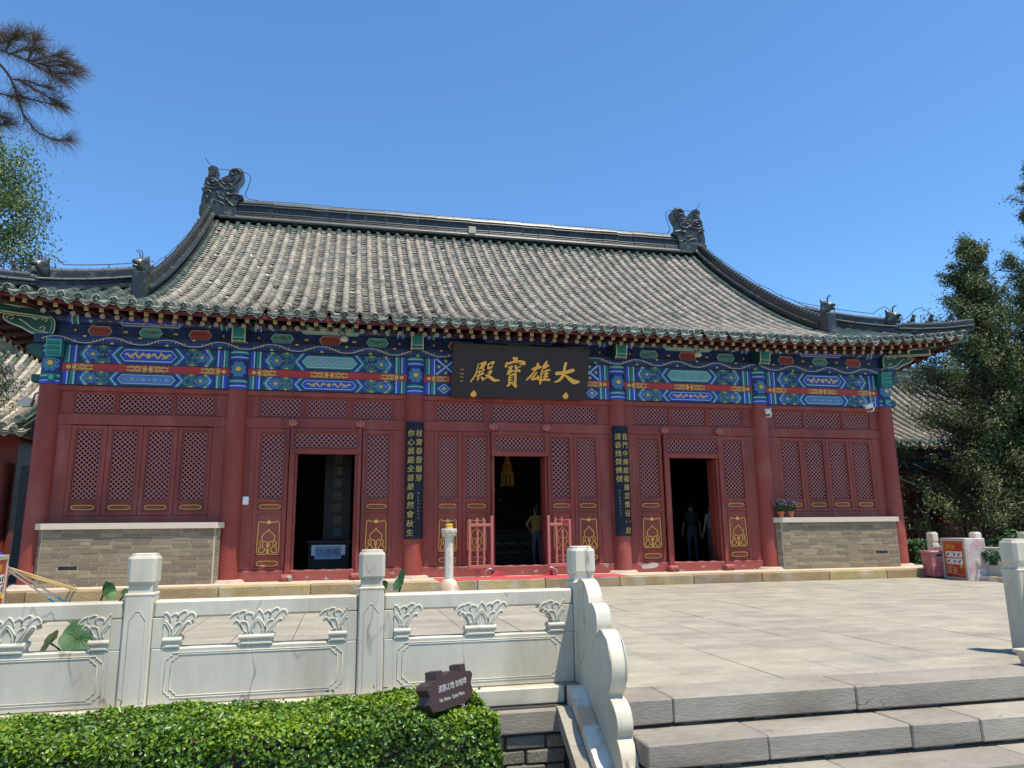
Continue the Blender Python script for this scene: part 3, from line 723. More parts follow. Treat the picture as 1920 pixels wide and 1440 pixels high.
def orn_tube(parent, curves, x, z, w, h, y, r=0.0095, name='gilt_ornament', solids=()):
    mb = MB()
    for cv in curves:
        mb.tube([(x+u*w, y, z+v*h) for u, v in cv], r, 5, 0, True, False)
    for sp in solids:
        mb.prism([(x+u*w, z+v*h) for u, v in sp], lambda a, b, d: (a, d, b), y-0.008, y+0.004)
    return mb.build(name, M['gold'], parent)
SLIM = [crom([(-.44, .0), (-.42, .28), (-.34, .32), (-.30, .42), (0, .44), (.30, .42), (.34, .32), (.42, .28), (.44, 0), (.42, -.28), (.34, -.32), (.30, -.42), (0, -.44), (-.30, -.42), (-.34, -.32), (-.42, -.28)], 3, True)]
SLIM = [SLIM[0]+[SLIM[0][0]]]
def mir(c): return [(-u, v) for u, v in c]
_h = crom([(0, .20), (-.04, .15), (-.25, .05), (-.34, -.03), (-.30, -.10), (-.28, -.12), (-.41, -.17), (-.40, -.25), (-.33, -.29)], 4)
_l = crom([(-.33, -.29), (-.46, -.36), (-.44, -.46), (-.28, -.47), (-.18, -.42), (-.16, -.36), (-.25, -.32)], 4)
_i = crom([(-.25, -.31), (-.28, -.22), (-.20, -.15), (-.06, -.17), (-.03, -.22), (-.08, -.26), (0, -.32)], 4)
_fr = [(-.08, -.52), (-.52, -.52), (-.54, -.48), (-.58, -.47), (-.54, .38), (-.48, .42), (-.42, .42), (-.30, .39), (-.12, .395)]
BIG = [_h, mir(_h), _l, mir(_l), _i, mir(_i), _fr, mir(_fr), [(0, -.22), (0, -.52)], [(-.08, -.52), (-.04, -.46)], [(.08, -.52), (.04, -.46)],
       [(0.07*math.cos(a), -.41+0.045*math.sin(a)) for a in np.linspace(0, 6.283, 9)]]
BIGS = [[(-.16, .39), (-.06, .42), (0, .46), (.06, .42), (.16, .39), (.07, .35), (0, .33), (-.07, .35)]]
def leaf(x0, x1, zb=0.135, zt=2.598, lz0=1.352, lz1=2.512, y=0.0, full=True, name='door_leaf'):
    w = x1-x0; s_ = 0.075 if w < 0.6 else 0.08
    y0, y1 = y-0.032, y+0.035
    mb = MB(); c = 0.005
    mb.cbox(x0, x0+s_, y0, y1, zb, zt, c); mb.cbox(x1-s_, x1, y0, y1, zb, zt, c)
    rails = [(lz1, zt), (1.275, lz0)]
    pans = [(1.155, 1.275)]
    if full:
        rails += [(1.09, 1.155), (0.325, 0.375), (zb, 0.175)]; pans += [(0.375, 1.09), (0.175, 0.325)]
    else: rails += [(zb, 1.155)]
    for a, b in rails: mb.cbox(x0+s_, x1-s_, y0+.002, y1-.002, a, b, c)
    for a, b in pans: mb.box(x0+s_, x1-s_, y0+0.018, y1-.006, a, b)
    for a, b in pans+[(lz0, lz1)]:
        q = 0.012; xa, xb, za, zb_ = x0+s_-.004, x1-s_+.004, a-.004, b+.004
        for (e, f) in (((xa, za), (xb, za)), ((xb, za), (xb, zb_)), ((xb, zb_), (xa, zb_)), ((xa, zb_), (xa, za))):
            mb.tube([(e[0], y0-.002, e[1]), (f[0], y0-.002, f[1])], q*0.75, 5)
    o = mb.build(name, M['redwood'], hall)
    lattice(o, x0+s_, x1-s_, lz0, lz1, y)
    cx = (x0+x1)/2; yo = y0+0.014
    orn_tube(o, SLIM, cx, 1.214, w-2*s_-0.02, 0.085, yo, 0.008)
    if full:
        orn_tube(o, SLIM, cx, 0.249, w-2*s_-0.02, 0.095, yo, 0.008)
        orn_tube(o, BIG, cx, 0.715, (w-2*s_)*0.78, 0.60, yo, 0.010, solids=BIGS)
    return o
def peg(x):      # carved lotus peg on the lintel
    pts = []
    for k in range(16):
        a = 2*PI*k/16; r = 1.0 if k % 2 == 0 else 0.66; pts.append((x+0.10*r*math.cos(a), 2.69+0.075*r*math.sin(a)))
    mb = MB(); mb.prism(pts, lambda a, b, d: (a, d, b), -0.13, -0.055)
    for k in range(5): mb.ellip((x+0.055*math.cos(PI*k/4), -0.132, 2.675+0.06*math.sin(PI*k/4)), (0.018, 0.012, 0.035), 8)
    mb.ellip((x, -0.135, 2.68), (0.03, 0.018, 0.045), 8)
    mb.build('carved_peg', M['lattice'], hall)
def gateblock(x):
    mb = MB(); mb.cbox(x-0.10, x+0.10, -0.24, -0.06, -0.048, 0.055, 0.022)
    mb.tube([(x-0.09, -0.15, 0.05), (x+0.09, -0.15, 0.05)], 0.02, 6)
    for s_ in (-1, 1): mb.ellip((x+s_*0.05, -0.245, 0.0), (0.03, 0.012, 0.025), 8)
    mb.build('gate_block', M['redbase'], hall)

for b in range(5):
    x0, x1 = XC[b]+0.14, XC[b+1]-0.14
    cx = (x0+x1)/2
    slab('top_rail', x0, x1, -0.07, 0.07, 3.178, 3.270)
    slab('lintel', x0, x1, -0.055, 0.06, 2.602, 2.784)
    # transom openings
    if b in (0, 4): e = 2.24/2; ops = [(-1.12, -0.50), (-0.43, 0.425), (0.49, 1.115)] if b == 0 else [(-1.115, -0.49), (-0.425, 0.43), (0.50, 1.12)]; ext = 1.135
    elif b == 2: ops = [(-1.597, -0.69), (-0.525, 0.485), (0.64, 1.565)]; ext = 1.615
    else: ops = [(-1.18, -0.467), (-0.365, 0.34), (0.442, 1.155)]; ext = 1.205
    k0 = cx-ext; k1 = cx+ext
    slab('side_board', x0, k0, -0.03, 0.04, 2.784, 3.178); slab('side_board', k1, x1, -0.03, 0.04, 2.784, 3.178)
    edges = [k0]+[cx+(ops[i][1]+ops[i+1][0])/2 for i in range(2)]+[k1]
    for i, (a, d) in enumerate(ops):
        o = framed('transom_window', edges[i], edges[i+1], 2.785, 3.177, cx+a, cx+d, 2.812, 3.145)
        lattice(o, cx+a, cx+d, 2.812, 3.145)
    if b in (0, 4):
        xa, xb = cx-1.12, cx+1.12
        slab('side_board', x0, xa, -0.035, 0.05, 0.95, 2.602); slab('side_board', xb, x1, -0.035, 0.05, 0.95, 2.602)
        slab('sill_rail', xa, xb, -0.04, 0.05, 0.95, 1.075)
        n = 4; w = (xb-xa)/n
        for i in range(n): leaf(xa+w*i+0.003, xa+w*(i+1)-0.003, 1.078, 2.590, 1.325, 2.515, 0.0, False, 'window_leaf')
    else:
        slab('sill', x0, x1, -0.06, 0.06, -0.049, 0.132, 0.01, 'redbase')
        if b == 2: spans = [(-1.622, -1.102), (-1.096, -0.556), (0.556, 1.075), (1.081, 1.609)]; fr = (-0.55, 0.55); op = (-0.49, 0.495)
        else:
            spans = [(-1.21, -0.645), (0.63, 1.19)]; fr = (-0.63, 0.615); op = (-0.495, 0.51)
        xa, xb = cx+spans[0][0], cx+spans[-1][1]
        slab('side_board', x0, xa, -0.035, 0.05, 0.132, 2.602); slab('side_board', xb, x1, -0.035, 0.05, 0.132, 2.602)
        for a, d in spans: leaf(cx+a, cx+d)
        # curtain frame standing proud of the leaves
        f0, f1 = cx+fr[0], cx+fr[1]; q0, q1 = cx+op[0], cx+op[1]
        o = framed('door_head', f0, f1, 2.14, 2.598, f0+0.075, f1-0.075, 2.25, 2.520, -0.10, -0.04)
        lattice(o, f0+0.075, f1-0.075, 2.25, 2.520, -0.07)
        slab('door_post', f0, q0-0.045, -0.10, -0.035, 0.05, 2.139); slab('door_post', q1+0.045, f1, -0.10, -0.035, 0.05, 2.139)
        slab('door_jamb', q0-0.045, q0, -0.045, 0.07, 0.132, 2.139); slab('door_jamb', q1, q1+0.045, -0.045, 0.07, 0.132, 2.139)
        slab('threshold', q0-0.04, q1+0.04, -0.085, -0.0605, -0.049, 0.12, 0.008, 'redbase')
        if b != 2:
            gateblock(f0+0.04); gateblock(f1-0.04)
        # leaf swung open inside on the right
        mb = MB(); mb.cbox(q1-0.005, q1+0.04, 0.08, 0.30 if b == 2 else 0.36, 0.13, 2.14, 0.006); mb.build('open_door_leaf', M['redwood'], hall)
        peg(cx+fr[0]+0.03); peg(cx+fr[1]-0.03)
# repair patches on the low sills are painted plaster flakes
for (xa, xb, za, zb) in ((2.38, 2.72, 0.02, 0.115), (4.30, 4.42, 0.045, 0.07)):
    mb = MB(); mb.prism(crom([(xa, za), (xa+.1, za-.005), (xb-.08, za+.008), (xb, (za+zb)/2), (xb-.04, zb), (xa+.12, zb-.012), (xa+.02, zb-.02)], 3, True), lambda a, b, d: (a, d, b), -0.0625, -0.058)
    mb.build('bare_patch', M['mortar'], hall)

# ---- low brick walls under the end windows
BR = MB(); BR.cbox(-0.5, 0.5, -0.5, 0.5, -0.5, 0.5, 0.02)
def brick_mesh(lx, ly, lz):
    key = ('b', lx, ly, lz)
    if key not in LAT:
        mb = MB(); mb.cbox(-lx/2, lx/2, -ly/2, ly/2, -lz/2, lz/2, 0.0035); LAT[key] = mb.mesh('brick', M['brick'])
    return LAT[key]
for sx in (-1, 1):
    xa, xb = (-8.02, -5.25) if sx < 0 else (5.21, 8.0)
    mb = MB()
    for ins_, mt in ((0.0, 0),): mb.prism([(xa+.01, 0.06), (xa+.01, -0.20), (xa+.085, -0.288), (xb-.085, -0.288), (xb-.01, -0.20), (xb-.01, 0.06)], lambda a, b, d: (a, b, d), -0.048, 0.853)
    wall = mb.build('sill_wall', M['mortar'], hall)
    mb = MB(); y_ = -0.345
    mb.prism([(xa-.05, 0.03), (xa-.05, -0.23), (xa+.07, y_), (xb-.07, y_), (xb+.05, -0.23), (xb+.05, 0.03)], lambda a, b, d: (a, b, d), 0.855, 0.952); mb.build('capstone', M['cap'], wall)
    rows = 14; ch = 0.90/rows; gap = 0.006
    for r_ in range(rows):
        z = -0.047+ch*(r_+0.5); x = xa+0.085; first = True
        while x < xb-0.09:
            w = 0.30 if (r_ % 2 == 0) == first else 0.30
            if first: w = 0.15 if r_ % 2 else 0.27
            if r_ % 3 == 1 and random.random() < 0.25: w = 0.15
            first = False
            w = min(w, xb-0.085-x)
            if xb-0.085-(x+w) < 0.05: w = xb-0.085-x
            if w < 0.03: break
            vent = r_ == 4 and ((sx < 0 and abs(x+w/2-(xa+0.55)) < 0.14) or (sx > 0 and abs(x+w/2-(xb-0.42)) < 0.14))
            if not vent:
                wq = round(w-gap, 2)
                inst('brick', brick_mesh(wq, 0.05, round(ch-gap, 4)), wall, TR(x+w/2, -0.27+random.uniform(-.003, .003), z) @ Matrix.Rotation(random.uniform(-.004, .004), 4, 'Y'))
            else:
                mb = MB(); mb.box(x+.01, x+w-.01, -0.2895, -0.28, z-ch/2+.004, z+ch/2-.004); mb.build('vent_shade', M['dark'], wall)  # near-black plate, the shade inside the vent done as colour
            x += w
        for s_, xc in ((-1, xa), (1, xb)):     # splayed corner bricks
            c_ = Vector((xc+s_*(-0.0475), -0.244)); an = math.atan2(0.088, 0.075)*(-s_ if False else 1)
            m_ = TR(c_.x, c_.y+0.02, z) @ Matrix.Rotation(s_*an, 4, 'Z')
            inst('brick', brick_mesh(0.095, 0.045, round(ch-gap, 4)), wall, m_)
# ---- outer walls, floor and inside with its shade put into the colour
mb = MB(); mb.box(-8.2, -8.04, 0.16, 10.9, -0.05, 4.3); mb.build('side_wall', M['red'], hall)
mb = MB(); mb.box(8.04, 8.2, 0.16, 10.9, -0.05, 4.3); mb.build('side_wall', M['red'], hall)
mb = MB(); mb.box(-8.03, 8.03, 10.7, 10.9, -0.05, 4.3); mb.build('back_wall', M['red'], hall)
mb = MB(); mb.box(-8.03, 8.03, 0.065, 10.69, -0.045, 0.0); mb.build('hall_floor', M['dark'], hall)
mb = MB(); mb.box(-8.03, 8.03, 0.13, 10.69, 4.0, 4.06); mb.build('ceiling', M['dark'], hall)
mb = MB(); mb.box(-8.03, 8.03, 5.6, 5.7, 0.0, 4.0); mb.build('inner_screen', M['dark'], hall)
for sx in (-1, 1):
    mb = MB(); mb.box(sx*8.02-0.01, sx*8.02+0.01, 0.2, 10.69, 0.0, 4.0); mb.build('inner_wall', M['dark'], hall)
# ================================================================== the roof
roof_mb = MB()
YE, XE, XG, YR = -1.30, 9.43, 6.65, 5.5
PRF = [(-1.30, 4.455), (-0.44, 4.765), (0.21, 5.09), (0.92, 5.48), (1.70, 5.95), (2.84, 6.73), (3.47, 7.19), (4.15, 7.72), (4.87, 8.32), (5.45, 8.83)]
_py = np.array([p[0] for p in PRF]); _pz = np.array([p[1] for p in PRF])
_co = np.polyfit(_py, _pz, 4)
def prof(y): return float(np.polyval(_co, y))
def lift(x, y):
    a = max(0.0, abs(x)-4.8)/4.5
    return 0.30*a**2.4*max(0.0, min(1.0, (1.6-y)/2.9))**1.5
def rz(x, y): return prof(y)+lift(x, y)
# under-sheet of the roof (what shows beneath the tiles)
def sheet(mb, f, us, vs, m=0):
    b = len(mb.v); nu, nv = len(us), len(vs)
    mb.add([f(u, v) for v in vs for u in us], [(j*nu+i, j*nu+i+1, (j+1)*nu+i+1, (j+1)*nu+i) for j in range(nv-1) for i in range(nu-1)], m, True)
ys = np.linspace(YE+0.10, YR, 26)
sheet(roof_mb, lambda x, y: (x, y, rz(x, y)-0.14), np.linspace(-6.9, 6.9, 24), ys)
sheet(roof_mb, lambda x, y: (x, 11.0-y, rz(x, y)-0.06), np.linspace(-6.9, 6.9, 12), ys)
for sx in (-1, 1):
    def tri(u, v, sx=sx):      # front corner: x from 6.85 to hip, v along y
        y = YE+0.10+v*(2.45); xm = min(XE-0.05, 8.13-y); x = 6.85+(xm-6.85)*u
        return (sx*x, y, rz(x, y)-0.14)
    sheet(roof_mb, tri, np.linspace(0, 1, 10), np.linspace(0, 1, 12))
    sheet(roof_mb, lambda u, v: (tri(u, v)[0], 11.0-tri(u, v)[1], tri(u, v)[2]), np.linspace(0, 1, 6), np.linspace(0, 1, 8))
    def side(u, v, sx=sx):     # side slope, v across x, u along y
        d = -1.25+v*2.5; ya, yb = d, 11.0-d; y = ya+(yb-ya)*u
        return (sx*(8.13-d), y, prof(d)+lift(9.3-min(y+1.25, 12.25-y, 4.4), d)-0.05)
    sheet(roof_mb, side, np.linspace(0, 1, 30), np.linspace(0, 1, 8))
    gb = [(1.25, 5.55)]+[(y, prof(y)-0.16) for y in np.linspace(1.3, 5.5, 12)]
    gb = gb+[(11-a, b) for a, b in gb[::-1]]
    roof_mb.prism(gb, lambda a, b, d: (d, a, b), sx*6.86, sx*6.93)
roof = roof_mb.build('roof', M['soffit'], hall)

# ---- cover tiles
TR_ = 0.070; TL = 0.225
def tile_mesh(mat):
    mb = MB(); n = 7; L = TL*1.04; vs = []
    for (t, r) in ((0, TR_), (0.03, TR_*1.02), (L, TR_*0.90)):
        for k in range(n):
            a = R(-102)+R(204)*k/(n-1); vs.append((r*math.sin(a), t, r*math.cos(a)))
    fs = [(j*n+k, (j+1)*n+k, (j+1)*n+k+1, j*n+k+1) for j in range(2) for k in range(n-1)]
    mb.add(vs, fs, 0, True)
    mb.add(vs[:n]+[(v[0]*0.80, 0, v[2]*0.80) for v in vs[:n]], [(k, k+1, n+k+1, n+k) for k in range(n-1)], 0)
    return mb.mesh('cover_tile', mat)
TM = {'tile': tile_mesh(M['tile']), 'gtile': tile_mesh(M['gtile'])}
def row_path(x, y0, y1, step):
    """points and tangents along the slope at x, from the eave up"""
    ysf = np.linspace(y0, y1, 200); zs = np.array([rz(x, y) for y in ysf])
    s = np.concatenate([[0], np.cumsum(np.hypot(np.diff(ysf), np.diff(zs)))])
    out = []; k = int(round(s[-1]/step)); stp = s[-1]/max(1, k)
    for i in range(k):
        sa = i*stp; ya = np.interp(sa, s, ysf); yb = np.interp(sa+stp, s, ysf)
        za = np.interp(sa, s, zs); zb = np.interp(sa+stp, s, zs)
        out.append((ya, za, math.atan2(zb-za, yb-ya)))
    return out
SP = 13.3/52
rows = [(-6.65+SP*i, YR-0.14) for i in range(53)]
for sx in (-1, 1):
    for k in range(1, 11):
        x = 6.65+SP*k+0.02
        if x > 9.30: break
        rows.append((sx*x, min(8.13-x-0.12, 1.2)))
rows.sort()
tiles = []
for (x, yt) in rows:
    pth = row_path(x, YE+0.06, yt, TL)
    for i, (y, z, an) in enumerate(pth):
        green = abs(x) > 6.6 or i >= len(pth)-2-(random.random() < 0.3) or i == 0
        if abs(x) > 6.5 and random.random() < 0.0: green = False
        M_ = TR(x+random.uniform(-.006, .006), y+math.sin(an)*0.07, z-math.cos(an)*0.07+random.uniform(-.005, .004)) @ Matrix.Rotation(an, 4, 'X') @ Matrix.Rotation(random.uniform(-.022, .022), 4, 'Z')
        tiles.append((i, 'gtile' if green else 'tile', M_, abs(x) > 6.7))
tiles.sort(key=lambda t: (t[0]))
rest = {'tile': MB(), 'gtile': MB()}
for j, (i, kd, M_, cor) in enumerate(tiles):
    if j < 300: inst('cover_tile', TM[kd], roof, M_)
    else:
        me = TM[kd]
        rest[kd].add([M_ @ v.co for v in me.vertices], [tuple(p.vertices) for p in me.polygons], 0, True)
for kd, nm in (('tile', 'cover_tile_rows'), ('gtile', 'green_tile_rows')):
    rest[kd].build(nm, M[kd], roof)['kind'] = 'stuff'
# ---- pan tiles lying in the valleys, one overlapping strip per course
V = []; F = []; nf = 0
xs_rows = [r[0] for r in rows]
for a, b in zip(rows[:-1], rows[1:]):
    xm = (a[0]+b[0])/2; yt = min(a[1], b[1]) if abs(xm) > 6.6 else max(a[1], b[1])
    w = (b[0]-a[0])/2-0.012
    for (y, z, an) in row_path(xm, YE+0.04, yt, 0.150):
        ca, sa = math.cos(an), math.sin(an); tw = random.uniform(-.014, .014); lf = random.uniform(-.004, .012)
        if random.random() < 0.02: lf = -0.03
        base = len(V)
        for (t, up) in ((0.006, 0.020), (0, 0.031), (0.19, 0.002)):
            for k in range(5):
                u = -1+0.5*k; d = -0.118+0.062*u*u+up+lf*(t < .01)
                V.append((xm+u*w+tw*t, y+ca*t-sa*d, z+sa*t+ca*d))
        for k in range(4):
            F.append((base+k, base+k+1, base+5+k+1, base+5+k)); F.append((base+5+k, base+5+k+1, base+10+k+1, base+10+k))
o = inst('pan_tile_courses', np_mesh('pan_tile_courses', np.array(V), np.array(F), M['pan']), roof); o['kind'] = 'stuff'
# ---- round eave tiles with bosses and pointed drip tiles
mb = MB(); r = TR_*1.02
mb.lathe([(r, -0.20), (r, 0.0)], (0, 0, 0), 16, 0, True, 'y', False)
mb.lathe([(r*1.03, -0.012), (r*1.03, 0.004), (r*0.80, 0.004)], (0, 0, 0), 16, 2, True, 'y', False)
mb.lathe([(r*0.80, 0.004), (r*0.76, -0.012), (r*0.52, -0.012)], (0, 0, 0), 16, 1, True, 'y', False)
mb.lathe([(r*0.52, -0.012), (r*0.48, 0.002), (r*0.36, 0.002), (r*0.33, -0.010), (r*0.18, -0.008), (r*0.12, 0.004), (0.001, 0.006)], (0, 0, 0), 12, 0, True, 'y', False)
for k in range(4):
    a = PI/2*k+.4; mb.box(r*.64*math.cos(a)-.006, r*.64*math.cos(a)+.006, -.004, .006, r*.64*math.sin(a)-.006, r*.64*math.sin(a)+.006, 2)
disc_me = mb.mesh('round_eave_tile', [M['etile'], M['edark'], M['epale']])
mb = MB(); o_ = [(-0.092, 0.0), (-0.04, -0.014), (0.04, -0.014), (0.092, 0.0), (0.086, -0.030), (0.060, -0.046), (0.048, -0.068), (0.022, -0.078), (0.0, -0.106), (-0.022, -0.078), (-0.048, -0.068), (-0.060, -0.046), (-0.086, -0.030)]
mb.prism(o_, lambda a, b, d: (a, d, b), -0.012, 0.0, 1)
mb.tube([(a*0.92, -0.013, b*0.90-0.005) for a, b in o_]+[(o_[0][0]*0.92, -0.013, -0.005)], 0.0075, 4, 2)
mb.tube([(-0.050, -0.013, -0.030), (-0.022, -0.013, -0.050), (0.0, -0.013, -0.032), (0.022, -0.013, -0.052), (0.050, -0.013, -0.030)], 0.0075, 4, 2)
mb.tube([(-0.02, -0.013, -0.068), (0, -0.013, -0.082), (0.02, -0.013, -0.068)], 0.006, 4, 2)
for k in range(4):
    u0, u1 = -1+0.5*k, -0.5+0.5*k
    f = lambda u, t: (u*0.098, t-0.02, -0.012+0.028*u*u+t*0.38)
    mb.add([f(u0, 0), f(u1, 0), f(u1, 0.18), f(u0, 0.18)], [(0, 1, 2, 3)], 2)
    mb.add([(f(u0, 0)[0], -.022, f(u0, 0)[2]-.012), (f(u1, 0)[0], -.022, f(u1, 0)[2]-.012), (f(u1, 0)[0], -0.020, f(u1, 0)[2]), (f(u0, 0)[0], -0.020, f(u0, 0)[2])], [(0, 1, 2, 3)], 2)
drip_me = mb.mesh('drip_tile', [M['etile'], M['edark'], M['epale']])
for i, (x, yt) in enumerate(rows):
    missing = abs(x) < 6.6 and random.random() < 0.07
    zt = rz(x, YE)
    if not missing:
        inst('round_eave_tile', disc_me, roof, TR(x, YE+random.uniform(-.012, .012), zt-0.072) @ Matrix.Rotation(R(12)+random.uniform(-.08, .08), 4, 'X') @ Matrix.Rotation(random.uniform(-.1, .1), 4, 'Z'))
    if i+1 < len(rows):
        xm = (x+rows[i+1][0])/2; zt = rz(xm, YE)
        inst('drip_tile', drip_me, roof, TR(xm, YE-0.005, zt-0.105+random.uniform(-.006, .006)) @ Matrix.Rotation(random.uniform(-.06, .06), 4, 'Y') @ Matrix.Rotation(random.uniform(-.06, .12), 4, 'X'))
# ---- boards, rafters and soffit under the eave
def strip_board(name, y0, y1, dz0, dz1, mat, x1=9.33, n=60, f=1.0):
    mb = MB(); xs = np.linspace(-x1, x1, n); vs = []
    for x in xs:
        l = lift(x, YE)*f
        vs += [(x, y0, dz0+l), (x, y0, dz1+l), (x, y1, dz1+l), (x, y1, dz0+l)]
    fs = []
    for i in range(n-1):
        for k in range(4): fs.append((4*i+k, 4*(i+1)+k, 4*(i+1)+(k+1) % 4, 4*i+(k+1) % 4))
    mb.add(vs, fs); mb.add(vs[:4], [(3, 2, 1, 0)]); mb.add(vs[-4:], [(0, 1, 2, 3)]); return mb.build(name, M[mat], roof)
strip_board('eave_board', -1.21, -1.165, 4.268, 4.375, 'darkred')
strip_board('lower_eave_board', -1.235, -1.2105, 4.275, 4.312, 'darkred', f=1.0)
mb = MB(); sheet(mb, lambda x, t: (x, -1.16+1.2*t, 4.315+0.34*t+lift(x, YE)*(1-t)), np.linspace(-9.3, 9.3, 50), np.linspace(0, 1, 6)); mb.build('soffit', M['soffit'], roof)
mb = MB(); mb.cbox(-0.030, 0.030, 0, 0.75, -0.030, 0.030, 0.003)
q = 0.031
for (u0, u1, v0, v1, m) in ((-q, q, -q, q, 1), (-.024, .024, -.024, .024, 2)):
    mb.add([(u0, -0.001*m, v0), (u1, -0.001*m, v0), (u1, -0.001*m, v1), (u0, -0.001*m, v1)], [(0, 1, 2, 3)], m)
for pts in (((-.019, .019), (.019, .019), (.019, .013), (-.019, .013)), ((-.019, -.013), (.019, -.013), (.019, -.019), (-.019, -.019)), ((-.003, -.013), (.003, -.013), (.003, .013), (-.003, .013)), ((.008, -.008), (.019, -.008), (.019, -.002), (.008, -.002)), ((-.019, .002), (-.008, .002), (-.008, .008), (-.019, .008))):
    mb.add([(a, -0.003, b) for a, b in pts], [(0, 1, 2, 3)], 1)
fly_me = mb.mesh('flying_rafter', [M['rafter'], M['goldy'], M['dgreen']])
mb = MB(); mb.tube([(0, 0, 0), (0, 0.75, 0.0)], 0.040, 10)
for r_, d, m in ((0.040, 0.001, 1), (0.033, 0.002, 2), (0.030, 0.003, 3)):
    mb.add([(r_*math.cos(2*PI*k/12), -d, r_*math.sin(2*PI*k/12)) for k in range(12)], [tuple(range(12))], m)
for (u0, u1, v0, v1) in ((-.004, .004, -.024, .024), (-.018, .018, .006, .012), (-.016, -.010, -.016, .004), (.010, .016, -.016, .004), (-.018, .018, -.012, -.006)):
    mb.add([(u0, -0.004, v0), (u1, -0.004, v0), (u1, -0.004, v1), (u0, -0.004, v1)], [(0, 1, 2, 3)], 1)
raf_me = mb.mesh('round_rafter', [M['rafter'], M['cream'], M['navy'], M['pink']])
nr = 75
for i in range(nr):
    x = -8.25+16.5*i/(nr-1); l = lift(x, YE)
    inst('flying_rafter', fly_me, roof, TR(x, -1.15, 4.243+l) @ Matrix.Rotation(R(9), 4, 'X'))
    inst('round_rafter', raf_me, roof, TR(x+0.11, -0.70, 4.275+l*0.7) @ Matrix.Rotation(R(22), 4, 'X'))
for sx in (-1, 1):          # fanned rafters at the corners, then the side eaves
    for k in range(4):
        x = 8.42+0.21*k; l = lift(x, YE)
        inst('flying_rafter', fly_me, roof, TR(sx*x, -1.15+0.01*k, 4.238+l) @ Matrix.Rotation(sx*R(8+9*k), 4, 'Z') @ Matrix.Rotation(R(6), 4, 'X'))
    for k in range(16):
        y = -0.85+0.42*k; l = lift(9.3-min(y+1.25, 4.4), -1.25)
        inst('flying_rafter', fly_me, roof, TR(sx*9.28, y, 4.243+l) @ Matrix.Rotation(sx*PI/2, 4, 'Z') @ Matrix.Rotation(R(9), 4, 'X'))
        inst('round_rafter', raf_me, roof, TR(sx*8.83, y+0.1, 4.275+l*0.7) @ Matrix.Rotation(sx*PI/2, 4, 'Z') @ Matrix.Rotation(R(22), 4, 'X'))
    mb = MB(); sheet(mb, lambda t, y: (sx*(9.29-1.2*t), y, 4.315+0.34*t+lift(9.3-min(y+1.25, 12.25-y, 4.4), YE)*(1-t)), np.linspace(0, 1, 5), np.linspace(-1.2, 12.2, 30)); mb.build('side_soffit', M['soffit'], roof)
    mb = MB(); vs = []; ysd = np.linspace(-1.22, 12.22, 30)
    for y in ysd:
        l = lift(9.3-min(y+1.25, 12.25-y, 4.4), YE); vs += [(sx*9.30, y, 4.268+l), (sx*9.30, y, 4.40+l), (sx*9.345, y, 4.40+l), (sx*9.345, y, 4.268+l)]
    mb.add(vs, [(4*i+k, 4*(i+1)+k, 4*(i+1)+(k+1) % 4, 4*i+(k+1) % 4) for i in range(len(ysd)-1) for k in range(4)]); mb.build('side_eave_board', M['darkred'], roof)
    # side eave tiles
    for k in range(26):
        y = -1.15+0.5*k*0.52; l = lift(9.3-min(y+1.25, 12.25-y, 4.4), YE)
        inst('round_eave_tile', disc_me, roof, TR(sx*(XE+0.0), y, rz(0, YE)+l-0.072) @ Matrix.Rotation(sx*PI/2, 4, 'Z'))
        inst('drip_tile', drip_me, roof, TR(sx*(XE-0.0), y+0.13, rz(0, YE)+l-0.105) @ Matrix.Rotation(sx*PI/2, 4, 'Z'))
    # corner beams
    for (nm, a, b, za, zb, w, h) in (('corner_beam', (8.0, 0.13), (8.86, -0.73), 4.44, 4.335, 0.14, 0.12), ('upper_corner_beam', (8.6, -0.47), (9.36, -1.23), 4.46, 4.545, 0.13, 0.11)):
        mb = MB(); dx, dy = a[0]-b[0], a[1]-b[1]; ln = math.hypot(dx, dy); nx, ny = -dy/ln*w/2, dx/ln*w/2
        vs = []
        for (px, py, pz) in ((a[0], a[1], za), (b[0], b[1], zb)):
            for s1 in (-1, 1):
                for z_ in (0, h): vs.append((sx*(px+s1*nx), py+s1*ny, pz+z_))
        mb.add(vs, [(0, 1, 5, 4), (2, 6, 7, 3), (0, 4, 6, 2), (1, 3, 7, 5), (4, 5, 7, 6), (0, 2, 3, 1)]); o = mb.build(nm, M['dgreen'], roof)
        mb = MB()
        for s1 in (-1, 1):
            for z_ in (0, h): mb.tube([(sx*(a[0]+s1*nx), a[1]+s1*ny, za+z_), (sx*(b[0]+s1*nx), b[1]+s1*ny, zb+z_)], 0.010, 5)
        for z_ in (0, h): mb.tube([(sx*(b[0]-nx), b[1]-ny, zb+z_), (sx*(b[0]+nx), b[1]+ny, zb+z_)], 0.010, 5)
        for s1 in (-1, 1): mb.tube([(sx*(b[0]+s1*nx), b[1]+s1*ny, zb), (sx*(b[0]+s1*nx), b[1]+s1*ny, zb+h)], 0.010, 5)
        mb.build('edge_line', M['cream'] if nm == 'corner_beam' else M['teal'], o)
